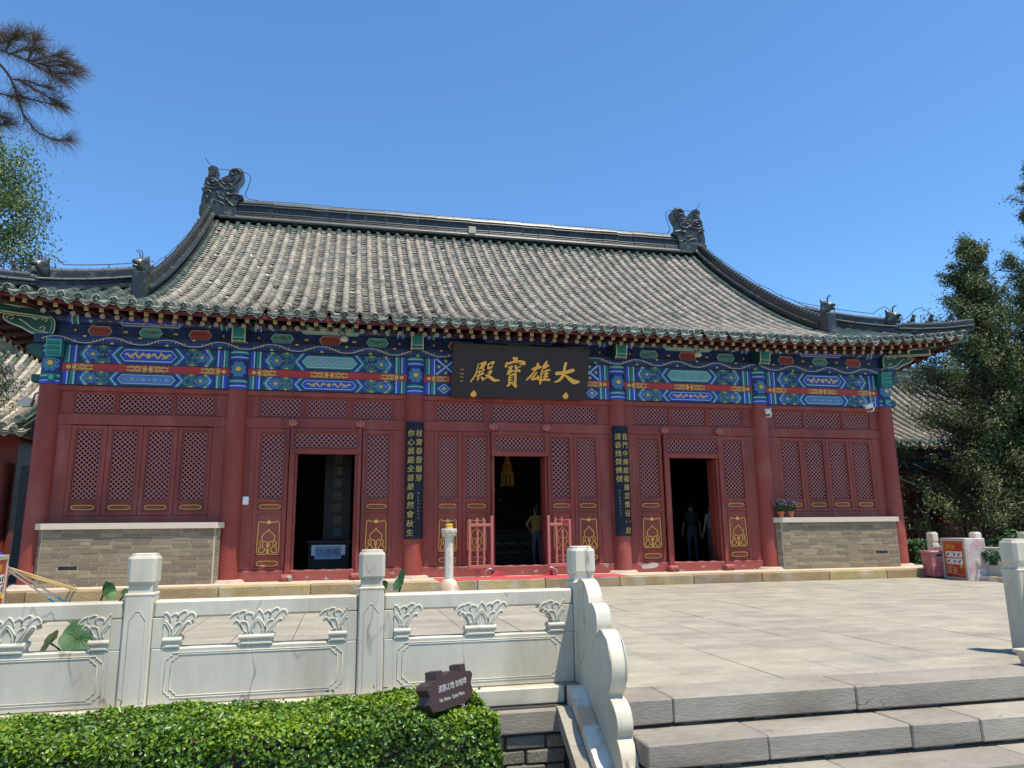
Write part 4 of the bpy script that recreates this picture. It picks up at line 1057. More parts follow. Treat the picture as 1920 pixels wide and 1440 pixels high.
# ---- main ridge: stacked mouldings cut into lengths
RID = [(0.10, 8.74), (0.09, 8.86), (0.10, 8.99), (0.075, 9.02), (0.07, 9.17), (0.09, 9.20), (0.06, 9.25), (0.06, 9.30), (0.03, 9.36)]
rp = [(-w, z) for w, z in RID]+[(w, z) for w, z in RID[::-1]]
nseg = 26
mb = MB(); L_ = 12.5/nseg
mb.prism(rp, lambda a, b, d: (d, a, b), 0, L_-0.004)
for (w_, z_, r_) in ((.135, 8.885, .022), (.130, 8.935, .020), (.130, 8.985, .026), (.105, 9.20, .024), (.065, 9.285, .018), (0.0, 9.345, .042)):
    for s_ in ((-1, 1) if w_ else (1,)): mb.tube([(0.004, s_*w_, z_), (L_-0.008, s_*w_, z_+.003)], r_, 8, 1 if z_ > 9.2 or r_ > .03 else 2)
seg_me = mb.mesh('ridge_block', [M['ridge'], M['rpale'], M['rmid']])
for i in range(nseg):
    inst('ridge_block', seg_me, roof, TR(-6.25+L_*i, YR, random.uniform(-.006, .006)) @ Matrix.Rotation(random.uniform(-.002, .002), 4, 'X'))
mb = MB(); xs = [r[0] for r in rows if abs(r[0]) < 6.7]
for x in xs:        # little arched caps where each tile row meets the ridge
    n = 7
    vs = [( x+0.086*math.cos(PI*k/(n-1)), YR-0.20, 8.70+0.075*math.sin(PI*k/(n-1))) for k in range(n)]
    mb.add(vs+[(v[0], v[1]+0.06, v[2]+0.03) for v in vs], [(k, k+1, n+k+1, n+k) for k in range(n-1)], 0)
mb.build('ridge_arches', M['edark'], roof)
mb = MB(); mb.tube([(-6.62, YR-0.155, 8.825), (6.62, YR-0.155, 8.825)], 0.050, 8); mb.build('ridge_flashing', M['rpale'], roof)
# ---- ridge-end dragons
CH = [(-7.07, 9.11), (-7.07, 9.29), (-7.04, 9.44), (-7.06, 9.51), (-7.1, 9.55), (-7.04, 9.56), (-7.01, 9.85), (-6.95, 9.88), (-6.94, 10.01), (-6.97, 10.13), (-6.91, 10.18), (-6.84, 10.21), (-6.74, 10.17), (-6.71, 10.11), (-6.74, 10.0), (-6.74, 9.89), (-6.69, 9.82), (-6.58, 9.9), (-6.45, 9.98), (-6.44, 10.09), (-6.37, 10.17), (-6.26, 10.2), (-6.15, 10.18), (-6.08, 10.09), (-6.08, 9.97), (-6.14, 9.83), (-6.21, 9.73), (-6.22, 9.59), (-6.23, 9.44), (-6.08, 9.45), (-6.04, 9.38), (-6.17, 9.28), (-6.2, 9.18), (-6.22, 9.06), (-6.39, 9.07), (-6.71, 9.06)]

def dragon(sx):
    mb = MB()
    mb.prism([(-sx*a, b) for a, b in CH], lambda a, b, d: (a, d, b), YR-0.17, YR+0.17)
    mb.cbox(-sx*-7.10 if sx > 0 else -7.10, 7.10 if sx > 0 else -6.20, YR-0.2, YR+0.2, 8.80, 9.09, 0.02) if sx < 0 else mb.cbox(6.20, 7.10, YR-0.2, YR+0.2, 8.80, 9.09, 0.02)
    o = mb.build('ridge_dragon', M['ridge'], roof)
    mb = MB(); y = YR-0.175
    def T(pts, r, k=5): mb.tube([(-sx*a, y, b) for a, b in crom(pts, k)], r, 6)
    T([(-6.31, 9.99), (-6.39, 10.02), (-6.39, 10.10), (-6.29, 10.15), (-6.17, 10.11), (-6.14, 10.0), (-6.19, 9.88), (-6.27, 9.76), (-6.29, 9.6)], 0.028)
    T([(-6.28, 10.06), (-6.25, 10.0), (-6.29, 9.9), (-6.40, 9.80), (-6.52, 9.80)], 0.022)
    T([(-6.95, 9.80), (-6.88, 9.84), (-6.78, 9.82), (-6.70, 9.76), (-6.64, 9.66), (-6.55, 9.62)], 0.026)
    T([(-6.98, 9.74), (-6.92, 9.67), (-6.80, 9.66), (-6.68, 9.70)], 0.022)
    T([(-6.98, 9.60), (-6.80, 9.56), (-6.60, 9.60), (-6.45, 9.56), (-6.32, 9.58)], 0.024)
    T([(-6.60, 9.76), (-6.52, 9.70), (-6.42, 9.74), (-6.34, 9.68)], 0.020)
    T([(-6.66, 9.84), (-6.58, 9.80), (-6.50, 9.86), (-6.42, 9.84)], 0.018)
    T([(-6.46, 9.46), (-6.38, 9.42), (-6.26, 9.45), (-6.10, 9.41)], 0.040)
    T([(-6.48, 9.30), (-6.40, 9.22), (-6.30, 9.12), (-6.22, 9.12)], 0.034)
    for k in range(4): mb.ellip((-sx*(-6.44+0.01*k), y-0.01, 9.40-0.075*k), (0.03, 0.03, 0.026), 8)
    T([(-7.0, 9.42), (-6.93, 9.50), (-6.85, 9.45), (-6.86, 9.36)], 0.028)
    for k in range(3): T([(-6.98+0.03*k, 9.36-0.05*k), (-6.92, 9.30-0.05*k), (-6.86, 9.34-0.05*k)], 0.018)
    T([(-6.72, 9.50), (-6.66, 9.36), (-6.52, 9.28)], 0.02); T([(-6.60, 9.52), (-6.60, 9.26)], 0.014); T([(-6.78, 9.24), (-6.60, 9.20), (-6.50, 9.12)], 0.02)
    mb.ellip((-sx*-6.83, y-0.005, 9.745), (0.06, 0.04, 0.04), 10)
    T([(-6.93, 9.95), (-6.84, 9.93), (-6.76, 9.95)], 0.018); T([(-6.93, 10.01), (-6.84, 9.99), (-6.76, 10.01)], 0.016)
    for k in range(4): T([(-6.91+0.05*k, 10.04), (-6.93+0.06*k, 10.15)], 0.012)
    mb.build('carved_relief', M['ridge'], o)
    mb = MB(); mb.tube([(-sx*-7.03, YR, 9.5), (-sx*-7.13, YR, 9.55)], 0.04, 6)
    # lightning wire looping over the dragon
    mb2 = MB(); mb2.tube(crom([(-sx*-7.08, YR, 10.50), (-sx*-6.95, YR, 10.31), (-sx*-6.80, YR, 10.22), (-sx*-6.50, YR, 10.20), (-sx*-6.15, YR, 10.19), (-sx*-5.93, YR, 10.08), (-sx*-5.97, YR, 9.76), (-sx*-6.03, YR, 9.55), (-sx*-5.93, YR, 9.43), (-sx*-5.7, YR, 9.41)], 4), 0.010, 4)
    mb2.build('lightning_wire', M['wire'], roof)
for sx in (-1, 1): dragon(sx)
mb = MB(); mb.tube([(x, YR, 9.405+0.012*math.sin(x*2.3)) for x in np.linspace(-5.7, 5.7, 40)], 0.008, 4)
for x in np.linspace(-5.5, 5.5, 12): mb.tube([(x, YR, 9.36), (x, YR, 9.42)], 0.008, 4)
mb.build('lightning_wire', M['wire'], roof)
mb = MB(); mb.cbox(-0.10, 0.10, YR-0.22, YR-0.10, 8.86, 9.06, 0.01); mb.build('patched_block', M['mortar'], roof)

# ---- gable ridges running down the slope, ending in beasts
def sweep(path, prof2, mats, name, parent, side=Vector((1, 0, 0)), seg=None):
    """extrude a 2D profile (across, up) along a path"""
    P = [Vector(p) for p in path]; n = len(prof2); vs = []
    for i, p in enumerate(P):
        t = (P[min(i+1, len(P)-1)]-P[max(i-1, 0)]).normalized(); s_ = side.copy(); s_ = (s_-t*s_.dot(t)).normalized(); u = s_.cross(t)
        if u.z < 0: u = -u
        for a, b in prof2: vs.append(p+s_*a+u*b)
    mb = MB(); fs = [(i*n+k, i*n+(k+1) % n, (i+1)*n+(k+1) % n, (i+1)*n+k) for i in range(len(P)-1) for k in range(n)]
    mb.add(vs, fs); mb.add(vs[:n], [tuple(range(n))]); mb.add(vs[-n:], [tuple(range(n))[::-1]])
    return mb.build(name, mats, parent)
GP = [(0.13, -0.06), (0.13, 0.0), (0.075, 0.02), (0.075, 0.10), (0.115, 0.115), (0.115, 0.15), (0.055, 0.165), (0.055, 0.25), (0.04, 0.30), (0.0, 0.31)]
GP = [(-a, b) for a, b in GP[:-1]]+[GP[-1]]+[(a, b) for a, b in GP[:-1][::-1]]
for sx in (-1, 1):
    path = [(sx*6.84, y, prof(y)-0.02) for y in np.linspace(-0.10, 5.42, 45)]
    o = sweep(path, GP, M['ridge'], 'gable_ridge', roof)
    mb = MB()
    for dx in (-.12, .12): mb.tube([(p[0]+dx, p[1], p[2]+.145) for p in path], .022, 6)
    mb.build('ridge_edge', M['ridge'], o)
    # bamboo-like joints of the capping tiles
    mb = MB()
    for i in range(1, 44, 1):
        p = Vector(path[i]); t = (Vector(path[i+1])-Vector(path[i-1])).normalized(); u = Vector((0, -t.z, t.y))
        q = p+u*0.29
        mb.tube([q-t*0.05, q+t*0.052], [0.062, 0.056], 8)
    mb.build('ridge_cap_tiles', M['rmid'], o)
    # edge tiles hanging over the gable
    for i in range(22):
        y = 0.3+0.235*i; z = prof(y)-0.02
        inst('gable_edge_tile', disc_me, roof, TR(sx*7.10, y, z-0.02) @ Matrix.Rotation(sx*PI/2, 4, 'Z'))
    mb = MB(); mb.tube([(sx*6.86, y, prof(y)+0.42+(0.02 if i % 3 else 0.05)) for i, y in enumerate(np.linspace(0.1, 5.2, 18))], 0.008, 4)
    for y in np.linspace(0.5, 5.0, 6): mb.tube([(sx*6.86, y, prof(y)+0.28), (sx*6.86, y, prof(y)+0.46)], 0.009, 4)
    mb.build('lightning_wire', M['wire'], roof)
    # hip ridge in two heights
    k0 = 8.13
    def hp(x): y = k0-x; return (sx*x, y, rz(x, y)-0.03)
    sd = Vector((1, sx*1.0, 0)).normalized()
    sweep([hp(x) for x in np.linspace(6.95, 8.42, 14)], GP, M['ridge'], 'hip_ridge', roof, sd)
    sweep([hp(x) for x in np.linspace(8.42, 9.46, 12)], [(a*0.85, b*0.66) for a, b in GP], M['ridge'], 'hip_ridge', roof, sd)
    mb = MB()
    for x in np.arange(7.0, 9.45, 0.17):
        h_ = 0.285 if x < 8.42 else 0.195; a_, b_ = Vector(hp(x)), Vector(hp(min(x+0.165, 9.47)))
        mb.tube([a_+Vector((0, 0, h_)), b_+Vector((0, 0, h_))], [0.056, 0.062], 8)
    mb.build('ridge_cap_tiles', M['rmid'], roof)
    mb = MB()
    for x in np.arange(7.0, 9.45, 0.30):
        h_ = 0.13 if x < 8.42 else 0.088; a_, b_ = Vector(hp(x)), Vector(hp(min(x+0.29, 9.47)))
        for s_ in (-.115, .115): mb.tube([a_+sd*s_+Vector((0, 0, h_)), b_+sd*s_+Vector((0, 0, h_))], .020, 6)
    mb.build('ridge_edge', M['rpale'], roof)
    # beasts
    def beast_head(px, py, pz, s_, d, horns=True, nm='ridge_beast'):
        """d: unit vector the head faces"""
        d = Vector(d).normalized(); up = Vector((0, 0, 1)); lt = up.cross(d)
        def W(a, b, c): return Vector((px, py, pz))+d*a*s_+lt*c*s_+up*b*s_
        vs = [W(-.25, -.1, 0), W(-.12, .30, 0), W(.02, .55, 0), W(.30, .62, 0), W(.55, .52, 0), W(-.20, .80, 0), W(-.30, 1.05, 0), W(.25, .38, 0), W(.50, .30, 0), W(-.1, .55, .18), W(-.1, .55, -.18)]
        es = [(0, 1), (1, 2), (2, 3), (3, 4), (2, 5), (5, 6), (2, 7), (7, 8), (2, 9), (2, 10)]
        rd = [.30*s_, .30*s_, .24*s_, .16*s_, .11*s_, .15*s_, .06*s_, .13*s_, .08*s_, .1*s_, .1*s_]
        o = inst(nm, skin_mesh(nm, vs, es, rd, [M['ridge']], 1), roof)
        if horns:
            mb = MB()
            for c in (-.12, .12): mb.tube([W(a, b, c) for a, b in crom([(.12, .70), (.08, .95), (.16, 1.15), (.34, 1.20)], 3)], [0.035*s_*(1-0.06*i) for i in range(10)], 5)
            mb.build('horn', M['ridge'], o)
    mb = MB(); mb.cbox(sx*6.84-0.115, sx*6.84+0.115, -0.36, -0.10, prof(-0.25)-0.16, prof(-0.25)+0.42, 0.02)
    ob = mb.build('ridge_end_block', M['ridge'], roof)
    beast_head(sx*6.84, -0.22, prof(-0.25)+0.40, 0.35, (sx*0.75, -0.7, 0))
    p = hp(8.42); beast_head(p[0]-sx*0.02, p[1], p[2]+0.18, 0.36, (sx*1, -1, 0))
    for x in (8.68, 8.92, 9.18):
        p = hp(x); s_ = 0.20; d = Vector((sx*1, -1, 0)).normalized(); up = Vector((0, 0, 1)); b0 = Vector(p)+up*0.21
        W = lambda a, b, c=0: b0+d*a*s_+up*b*s_+up.cross(d)*c*s_
        vs = [W(-.35, .12), W(-.12, .35), W(.12, .72), W(.22, 1.0), W(.42, .98), W(.18, .35, .08), W(.24, 0, .08), W(.18, .35, -.08), W(.24, 0, -.08), W(-.42, .35), W(-.50, .55), W(.14, 1.2)]
        es = [(0, 1), (1, 2), (2, 3), (3, 4), (2, 5), (5, 6), (2, 7), (7, 8), (0, 9), (9, 10), (3, 11)]
        inst('ridge_beast', skin_mesh('ridge_beast', vs, es, [.20*s_, .22*s_, .18*s_, .17*s_, .09*s_, .08*s_, .07*s_, .08*s_, .07*s_, .07*s_, .06*s_, .07*s_], [M['ridge']], 1), roof)
    mb = MB(); pts = []
    for i, x in enumerate(np.linspace(7.0, 9.4, 30)):
        p = hp(x); pts.append((p[0], p[1], p[2]+(0.42 if x < 8.2 else 0.46)+0.14*math.sin((x-8.2)*13)*(x > 8.2)))
    mb.tube(pts, 0.008, 4)
    for x in (7.6, 8.25, 8.55, 8.8, 9.05): p = hp(x); mb.tube([(p[0], p[1], p[2]+0.2), (p[0], p[1], p[2]+0.42)], 0.009, 4)
    mb.build('lightning_wire', M['wire'], roof)
# ================================================================== ground, terrace, steps
mb = MB(); mb.add([(-400, -400, -0.85), (400, -400, -0.85), (400, 600, -0.85), (-400, 600, -0.85)], [(0, 1, 2, 3)])
tag(mb.build('ground', M['ground']), kind='structure')
mb = MB(); mb.box(-30, 30, -8.95, 40, -0.849, -0.235)
terrace = tag(mb.build('terrace', M['joint']), kind='structure')
PV = {}
def slab_mesh(w, d, mat='paver', h=0.025, c=0.0025, key=''):
    k = (round(w, 3), round(d, 3), mat)
    if k not in PV:
        mb = MB(); mb.cbox(-w/2, w/2, -d/2, d/2, -h, 0, c); PV[k] = mb.mesh('paver' if mat == 'paver' else mat, M[mat])
    return PV[k]
pw = 0.537; g = 0.006
for i in range(-11, 15):
    x0 = 0.64+pw*(i-1)
    mid_ = -1.51 <= x0+.01 and x0+pw <= 1.75; yb_ = -9.19 if mid_ else -8.93
    y = yb_+(0.0 if i % 2 == 0 else 0.53)
    if i % 2: inst('paver', slab_mesh(pw-g, 0.53-g), terrace, TR(x0+pw/2, yb_+0.265, ZT+random.uniform(-.0015, .0015)))
    L = 1.07
    while y < -1.25:
        d = min(L, -1.205-y)
        if d > 0.05: inst('paver', slab_mesh(pw-g, round(d, 2)-g), terrace, TR(x0+pw/2, y+d/2, ZT+random.uniform(-.0015, .0015)) @ Matrix.Rotation(random.uniform(-.0015, .0015), 4, 'X'))
        y += L
for sx in (-1, 1):      # plain paving beyond
    mb = MB(); mb.box(sx*8.7-0.42 if sx > 0 else -30, 30 if sx > 0 else -5.80, -8.94, -1.21, -0.2345, -0.214); o = mb.build('side_paving', M['paver'], terrace)
# stylobate
mb = MB(); mb.box(-9.0, 9.0, -0.87, 11.6, -0.234, -0.056)
sty = tag(mb.build('stylobate', M['joint']), kind='structure')
x = -9.0
while x < 8.95:
    w = random.uniform(1.15, 1.4); w = min(w, 9.0-x)
    mb = MB(); mb.cbox(x+.004, x+w-.004, -1.20, -0.85, ZT-.02, -0.05, 0.012, 0, 0.003); mb.build('curb_stone', M['curb'], sty)
    x += w
x = -9.0
while x < 8.95:
    w = random.uniform(0.7, 1.0); w = min(w, 9.0-x)
    mb = MB(); mb.cbox(x+.003, x+w-.003, -0.844, -0.06, -0.07, -0.051, 0.004); mb.build('floor_slab', M['plinth'] if random.random() < 0.0 else M['cap'], sty)
    x += w
# steps in front
steps = thing('stone_steps', 'broad worn grey stone steps up to the terrace beside the scalloped marble drum stone', 'steps', (0, -9.6, -0.85), kind='structure')
def steprow(y0, y1, z0, z1, joints, c=0.008):
    js = [-1.652]+joints+[1.817]
    for a, b in zip(js[:-1], js[1:]):
        mb = MB(); mb.cbox(a+.002, b-.002, y0+random.uniform(-.005, .005), y1, z0, z1+random.uniform(-.003, .002), c, 0, 0.003); mb.build('step_stone', M['step'], steps)
steprow(-9.53, -9.195, -0.345, -0.208, [-1.36, -0.165])
steprow(-9.83, -9.45, -0.492, -0.367, [-0.95, -0.05, 0.42])
steprow(-10.13, -9.75, -0.645, -0.517, [-0.6, 0.5])
steprow(-10.43, -10.05, -0.80, -0.667, [-0.2, 0.9])
mb = MB(); mb.box(-1.645, 1.81, -9.47, -8.95, -0.849, -0.35); mb.box(-1.645, 1.81, -9.77, -9.471, -0.849, -0.50); mb.box(-1.645, 1.81, -10.07, -9.771, -0.849, -0.652); mb.build('step_core', M['dmortar'], steps)
for k in range(22):    # packing stones under the risers
    x = -1.4+random.random()*2.8; r_ = k % 2
    mb = MB(); w = random.uniform(.05, .14); yy = (-9.785 if r_ else -9.485); zz = (-0.505 if r_ else -0.356)
    mb.cbox(x, x+w, yy, yy+0.05, zz-0.012, zz+0.010, 0.006, 0, 0.004); mb.build('packing_stone', M['oldbrick'], steps)
for sx, ox in ((-1, 0.0), (1, 0.165)):     # sloping side stones
    for (nm, xa, xb, ya, za, dz, mt) in (('side_slope', 1.655, 1.842, -9.075, -0.206, 0.17, 'marble2'), ('side_slope', 1.848, 1.93, -9.12, -0.315, 0.09, 'step'), ('side_slope', 1.66, 1.86, -9.10, -0.40, 0.5, 'oldbrick')):
        sl_ = 0.667; ln = 1.0
        pts = [(ya, za), (ya-ln, za-ln*sl_), (ya-ln, za-ln*sl_-dz), (ya+0.05, za-dz+0.03), (ya+0.05, za)] if mt != 'oldbrick' else [(ya, za), (ya-0.68, -0.85), (ya, -0.85)]
        mb = MB(); mb.prism(pts, lambda a, b, d: (d, a, b), sx*xa+ox, sx*xb+ox); mb.build(nm, M[mt], steps)
# retaining wall below the balustrade: ledge stones over big bricks
wallc = thing('terrace_wall', 'grey brick terrace wall with stone ledges half hidden behind the clipped hedge', 'wall', (-3.9, -9.1, -0.85))
x = -7.6
for sgn in (-1, 1):
    xs_ = np.arange(1.85, 8.6, 1.12)
    for i, a in enumerate(xs_):
        xa, xb = (-(a+1.115), -a) if sgn < 0 else (a, a+1.115)
        mb = MB(); mb.cbox(xa, xb, -9.005, -8.70, -0.312, -0.214, 0.008, 0, .002); mb.build('ledge_stone', M['marble2'] if False else M['marble'], wallc)
        mb = MB(); mb.cbox(xa+.01-0.0, xb, -9.095, -8.70, -0.455, -0.326, 0.010, 0, .003); mb.build('ledge_stone', M['step'], wallc)
    mb = MB(); mb.box(-8.6 if sgn < 0 else 1.5, -1.5 if sgn < 0 else 8.6, -9.05, -8.7, -0.849, -0.318); mb.build('wall_core', M['dmortar'], wallc)
for r_ in range(4):
    z = -0.51-0.082*r_; x = -1.87-0.0
    off = 0.0 if r_ % 2 else 0.13
    k = 0; x = -1.87+off
    while x > -3.4:
        w = 0.255; xa = max(x-w, -3.5); xb = min(x, -1.87)
        mb = MB(); mb.cbox(xa+.007, xb-.007, -9.075+random.uniform(-.005, .005), -8.9, z-0.036, z+0.036, 0.008, 0, 0.003); mb.build('brick', M['oldbrick'], wallc)
        x -= w

# ================================================================== marble balustrades
LPX = lambda a, b: ((a-520)*0.000341, (700-b)*0.000341)
LO = [(205,700),(240,640),(210,605),(215,565),(285,530),(290,500),(215,400),(185,362),(110,358),(112,320),(160,285),(150,275),(40,272),(40,225),(110,160),(190,145),(270,125),(330,150),(440,180),(535,120),(605,190),(700,130),(820,95),(880,125),(960,125),(1010,180),(1010,240),(930,262),(940,332),(845,345),(800,420),(750,495),(752,520),(805,545),(800,595),(765,635),(780,700)]
LR = [[(395,490),(400,420),(440,350),(520,255),(600,340),(650,420),(640,480)], [(440,250),(490,170),(535,122),(590,180),(615,240)], [(440,490),(430,430),(470,360),(520,290),(575,360),(605,420),(600,480)],
      [(380,490),(360,380),(330,320),(250,310),(235,350),(280,440),(340,490)], [(300,490),(225,350),(190,300),(150,290),(110,340)], [(650,480),(660,380),(700,310),(780,290),(770,360),(720,440),(690,490)], [(740,490),(820,350),(870,290),(920,280),(935,325)],
      [(200,240),(195,170),(270,130),(325,150),(300,190),(310,240)], [(40,265),(100,190),(190,150)], [(330,280),(315,200),(370,165),(440,200),(430,250)], [(620,260),(610,190),(690,140),(730,190),(715,250)], [(730,240),(740,160),(820,100),(870,130),(830,200),(790,260)], [(800,265),(880,170),(950,130),(1005,190),(1005,235)]]
def clipx(pts, lo, hi):
    def cl(P, f, inter):
        out = []
        for i in range(len(P)):
            a, b = P[i], P[(i+1) % len(P)]
            if f(a): out.append(a)
            if f(a) != f(b): out.append(inter(a, b))
        return out
    for s_, v in ((1, lo), (-1, hi)):
        if v is None: continue
        pts = cl(pts, lambda p: s_*(p[0]-v) >= 0, lambda a, b: (v, a[1]+(b[1]-a[1])*(v-a[0])/(b[0]-a[0])))
    return pts
def lotus_me(half):
    k = ('lotus', half)
    if k in PV: return PV[k]
    mb = MB(); lo, hi = {0: (None, None), 1: (505, None), -1: (None, 535)}[half]
    O = [LPX(a, b) for a, b in clipx(LO, lo, hi)]
    # layered body: core, plus swelling base ring
    mb.prism(O, lambda a, b, d: (a, d, b), -0.004, 0.085)
    for pl in LR:
        pl = [p for p in crom(pl, 4) if (lo is None or p[0] >= lo) and (hi is None or p[0] <= hi)]
        if len(pl) > 2:
            mb.tube([(LPX(a, b)[0], -0.004, LPX(a, b)[1]) for a, b in pl], 0.0055, 5)
    ua, ub = LPX(max(215, lo or 0), 0)[0], LPX(min(800, hi or 9999), 0)[0]
    mb.tube([(ua, 0.004, 0.043), (ub, 0.004, 0.043)], 0.018, 8)
    mb.cbox(ua+.01, ub-.01, -0.008, 0.09, 0.001, 0.018, 0.005)
    PV[k] = mb.mesh('lotus_support', M['marble']); return PV[k]
CUSP = lambda x0, x1, z0, z1, q: [(x0+q*1.6, z0), (x1-q*1.6, z0), (x1-q*1.5, z0+q*.55), (x1-q*.9, z0+q*.7), (x1-q*.7, z0+q*1.2), (x1, z0+q*1.5), (x1, z1-q*1.5), (x1-q*.7, z1-q*1.2), (x1-q*.9, z1-q*.7), (x1-q*1.5, z1-q*.55), (x1-q*1.6, z1), (x0+q*1.6, z1), (x0+q*1.5, z1-q*.55), (x0+q*.9, z1-q*.7), (x0+q*.7, z1-q*1.2), (x0, z1-q*1.5), (x0, z0+q*1.5), (x0+q*.7, z0+q*1.2), (x0+q*.9, z0+q*.7), (x0+q*1.5, z0+q*.55)]
def post(parent, x, y, M0=None, top=0.0):
    M0 = M0 or Matrix.Identity(4)
    mb = MB(); w = 0.077
    mb.cbox(x-w, x+w, y-w, y+w, ZT-.005, 0.405, 0.008)
    # cusped groove line on each face
    for s_, ax in ((-1, 0), (1, 0), (-1, 1), (1, 1)):
        L_ = [(-.045, ZT+.02), (-.045, 0.26), (-.030, 0.275), (-.028, 0.285), (-.018, 0.292), (-.014, 0.31), (0.014, 0.31), (.018, .292), (.028, .285), (.030, .275), (.045, .26), (.045, ZT+.02)]
        mb.tube([((x+u, y+s_*w, v) if ax == 0 else (x+s_*w, y+u, v)) for u, v in L_], 0.0028, 4, 1)
    mb.cbox(x-w+.012, x+w-.012, y-w+.012, y+w-.012, 0.405, 0.456, 0.003)
    mb.cbox(x-w-.002, x+w+.002, y-w-.002, y+w+.002, 0.392, 0.412, 0.006)
    o = mb.build('post', [M['marble'], M['alu']], parent, M0)
    mb = MB(); c = 0.022
    def ring(r, z): return [(x-r+c, y-r, z), (x+r-c, y-r, z), (x+r, y-r+c, z), (x+r, y+r-c, z), (x+r-c, y+r, z), (x-r+c, y+r, z), (x-r, y+r-c, z), (x-r, y-r+c, z)]
    vs = []; hs = ((.066, .4525), (.076, .462), (.080, .475), (.080, .605), (.074, .618), (.066, .620), (.064, .632), (.056, .636))
    for r_, z in hs: vs += ring(r_, z)
    mb.add(vs, [(8*j+k, 8*j+(k+1) % 8, 8*(j+1)+(k+1) % 8, 8*(j+1)+k) for j in range(len(hs)-1) for k in range(8)]); mb.add(vs[-8:], [tuple(range(8))])
    mb.build('post_cap', M['marble'], o, M0)
def panel(parent, xa, xb, y, M0=None):
    """panel between posts: front face at y"""
    M0 = M0 or Matrix.Identity(4); y1 = y+0.11
    mb = MB()
    mb.cbox(xa, xb, y, y1, ZT, 0.10, 0.006)
    mb.cbox(xa, xa+0.062, y+.001, y1-.001, 0.10, 0.268, 0.003); mb.cbox(xb-0.062, xb, y+.001, y1-.001, 0.10, 0.268, 0.003)
    mb.cbox(xa, xb, y, y1, 0.266, 0.366, 0.012)
    o = mb.build('rail_panel', M['marble'], parent, M0)
    mb = MB()
    for q, r_ in ((0.085, 0.0034), (0.115, 0.0034)):
        P_ = CUSP(xa+q, xb-q, ZT+q*0.42, 0.10-q*0.33, 0.024); mb.tube([(a, y-0.0005, b) for a, b in P_+P_[:1]], r_, 5)
    for xx in (xa+0.062, xb-0.062): mb.tube([(xx, y-.0005, ZT+.01), (xx, y-.0005, 0.30)], 0.0016, 4)
    mb.build('carved_border', M['marble'], o, M0)
    cx = (xa+xb)/2
    for (u, hf) in ((cx, 0), (xa+0.067, 1), (xb-0.067, -1)):
        inst('lotus_support', lotus_me(hf), o, M0 @ TR(u, y, 0.10))
DP = [(-8.935, .405), (-8.993, .412), (-9.04, .432), (-9.085, .433), (-9.135, .418), (-9.175, .388), (-9.207, .345), (-9.222, .305), (-9.225, .296), (-9.26, .303), (-9.30, .295), (-9.338, .268), (-9.356, .225), (-9.361, .19), (-9.355, .155), (-9.358, .142), (-9.40, .165), (-9.45, .162), (-9.505, .132), (-9.55, .08), (-9.58, .02), (-9.586, -.04), (-9.57, -.105), (-9.54, -.155), (-9.515, -.182), (-9.55, -.192), (-9.60, -.213), (-9.635, -.255), (-9.653, -.305), (-9.645, -.352), (-9.63, -.372), (-9.655, -.40), (-9.69, -.45), (-9.72, -.52), (-9.80, -.60), (-9.92, -.70), (-9.98, -.775), (-9.98, -.80), (-9.60, -.545), (-9.30, -.335), (-9.09, -.212), (-8.935, ZT)]
def drum(parent, xa, xb):
    D2 = crom(DP[:-5], 4)+DP[-5:]
    mb = MB(); mb.prism(D2, lambda a, b, d: (d, a, b), xa, xb)
    mb.sm[2] = True
    for i in range(2, len(mb.sm)): mb.sm[i] = True
    o = mb.build('drum_stone', M['marble'], parent)
    o.data.set_sharp_from_angle(angle=R(40))
    mb = MB()
    for s_, x in ((-1, xa), (1, xb)):
        for r_ in (0.150, 0.166): mb.tube([(x, -9.43+r_*math.cos(a), -0.015+r_*1.02*math.sin(a)) for a in np.linspace(0.4, 5.6, 24)], 0.0030, 4)
        for k in range(4):
            a0 = PI/2*k+0.3; mb.tube([(x, -9.43+r2*math.cos(a0+r2*9), -0.015+r2*math.sin(a0+r2*9)) for r2 in np.linspace(0.015, 0.135, 8)], 0.0030, 4)
        mb.tube([(x, -9.285+0.05*math.cos(a), .19+.085*math.sin(a)) for a in np.linspace(1.2, 3.4, 8)], 0.003, 4)
        mb.tube([(x, -9.565+.07*math.cos(a), -.29+.085*math.sin(a)) for a in np.linspace(1.4, 3.9, 8)], 0.003, 4)
    mb.build('carved_line', M['marble'], o)
balL = thing('marble_balustrade', 'white marble balustrade with lotus carvings behind the clipped hedge', 'balustrade', (-3.7, -8.86, ZT))
PX = [-5.70, -4.37, -3.05, -1.675]; PY = -8.86
for x in PX[1:]: post(balL, x, PY)
for a, b in zip(PX[:-1], PX[1:]): panel(balL, a+0.079, b-0.079, -8.918)
drum(balL, -1.746, -1.655)
balR = thing('marble_balustrade', 'white marble balustrade post cut off by the right edge of the picture', 'balustrade', (3.0, -8.86, ZT))
for x in (1.84, 3.21): post(balR, x, PY)
panel(balR, 1.919, 3.131, -8.918); drum(balR, 1.82, 1.91)
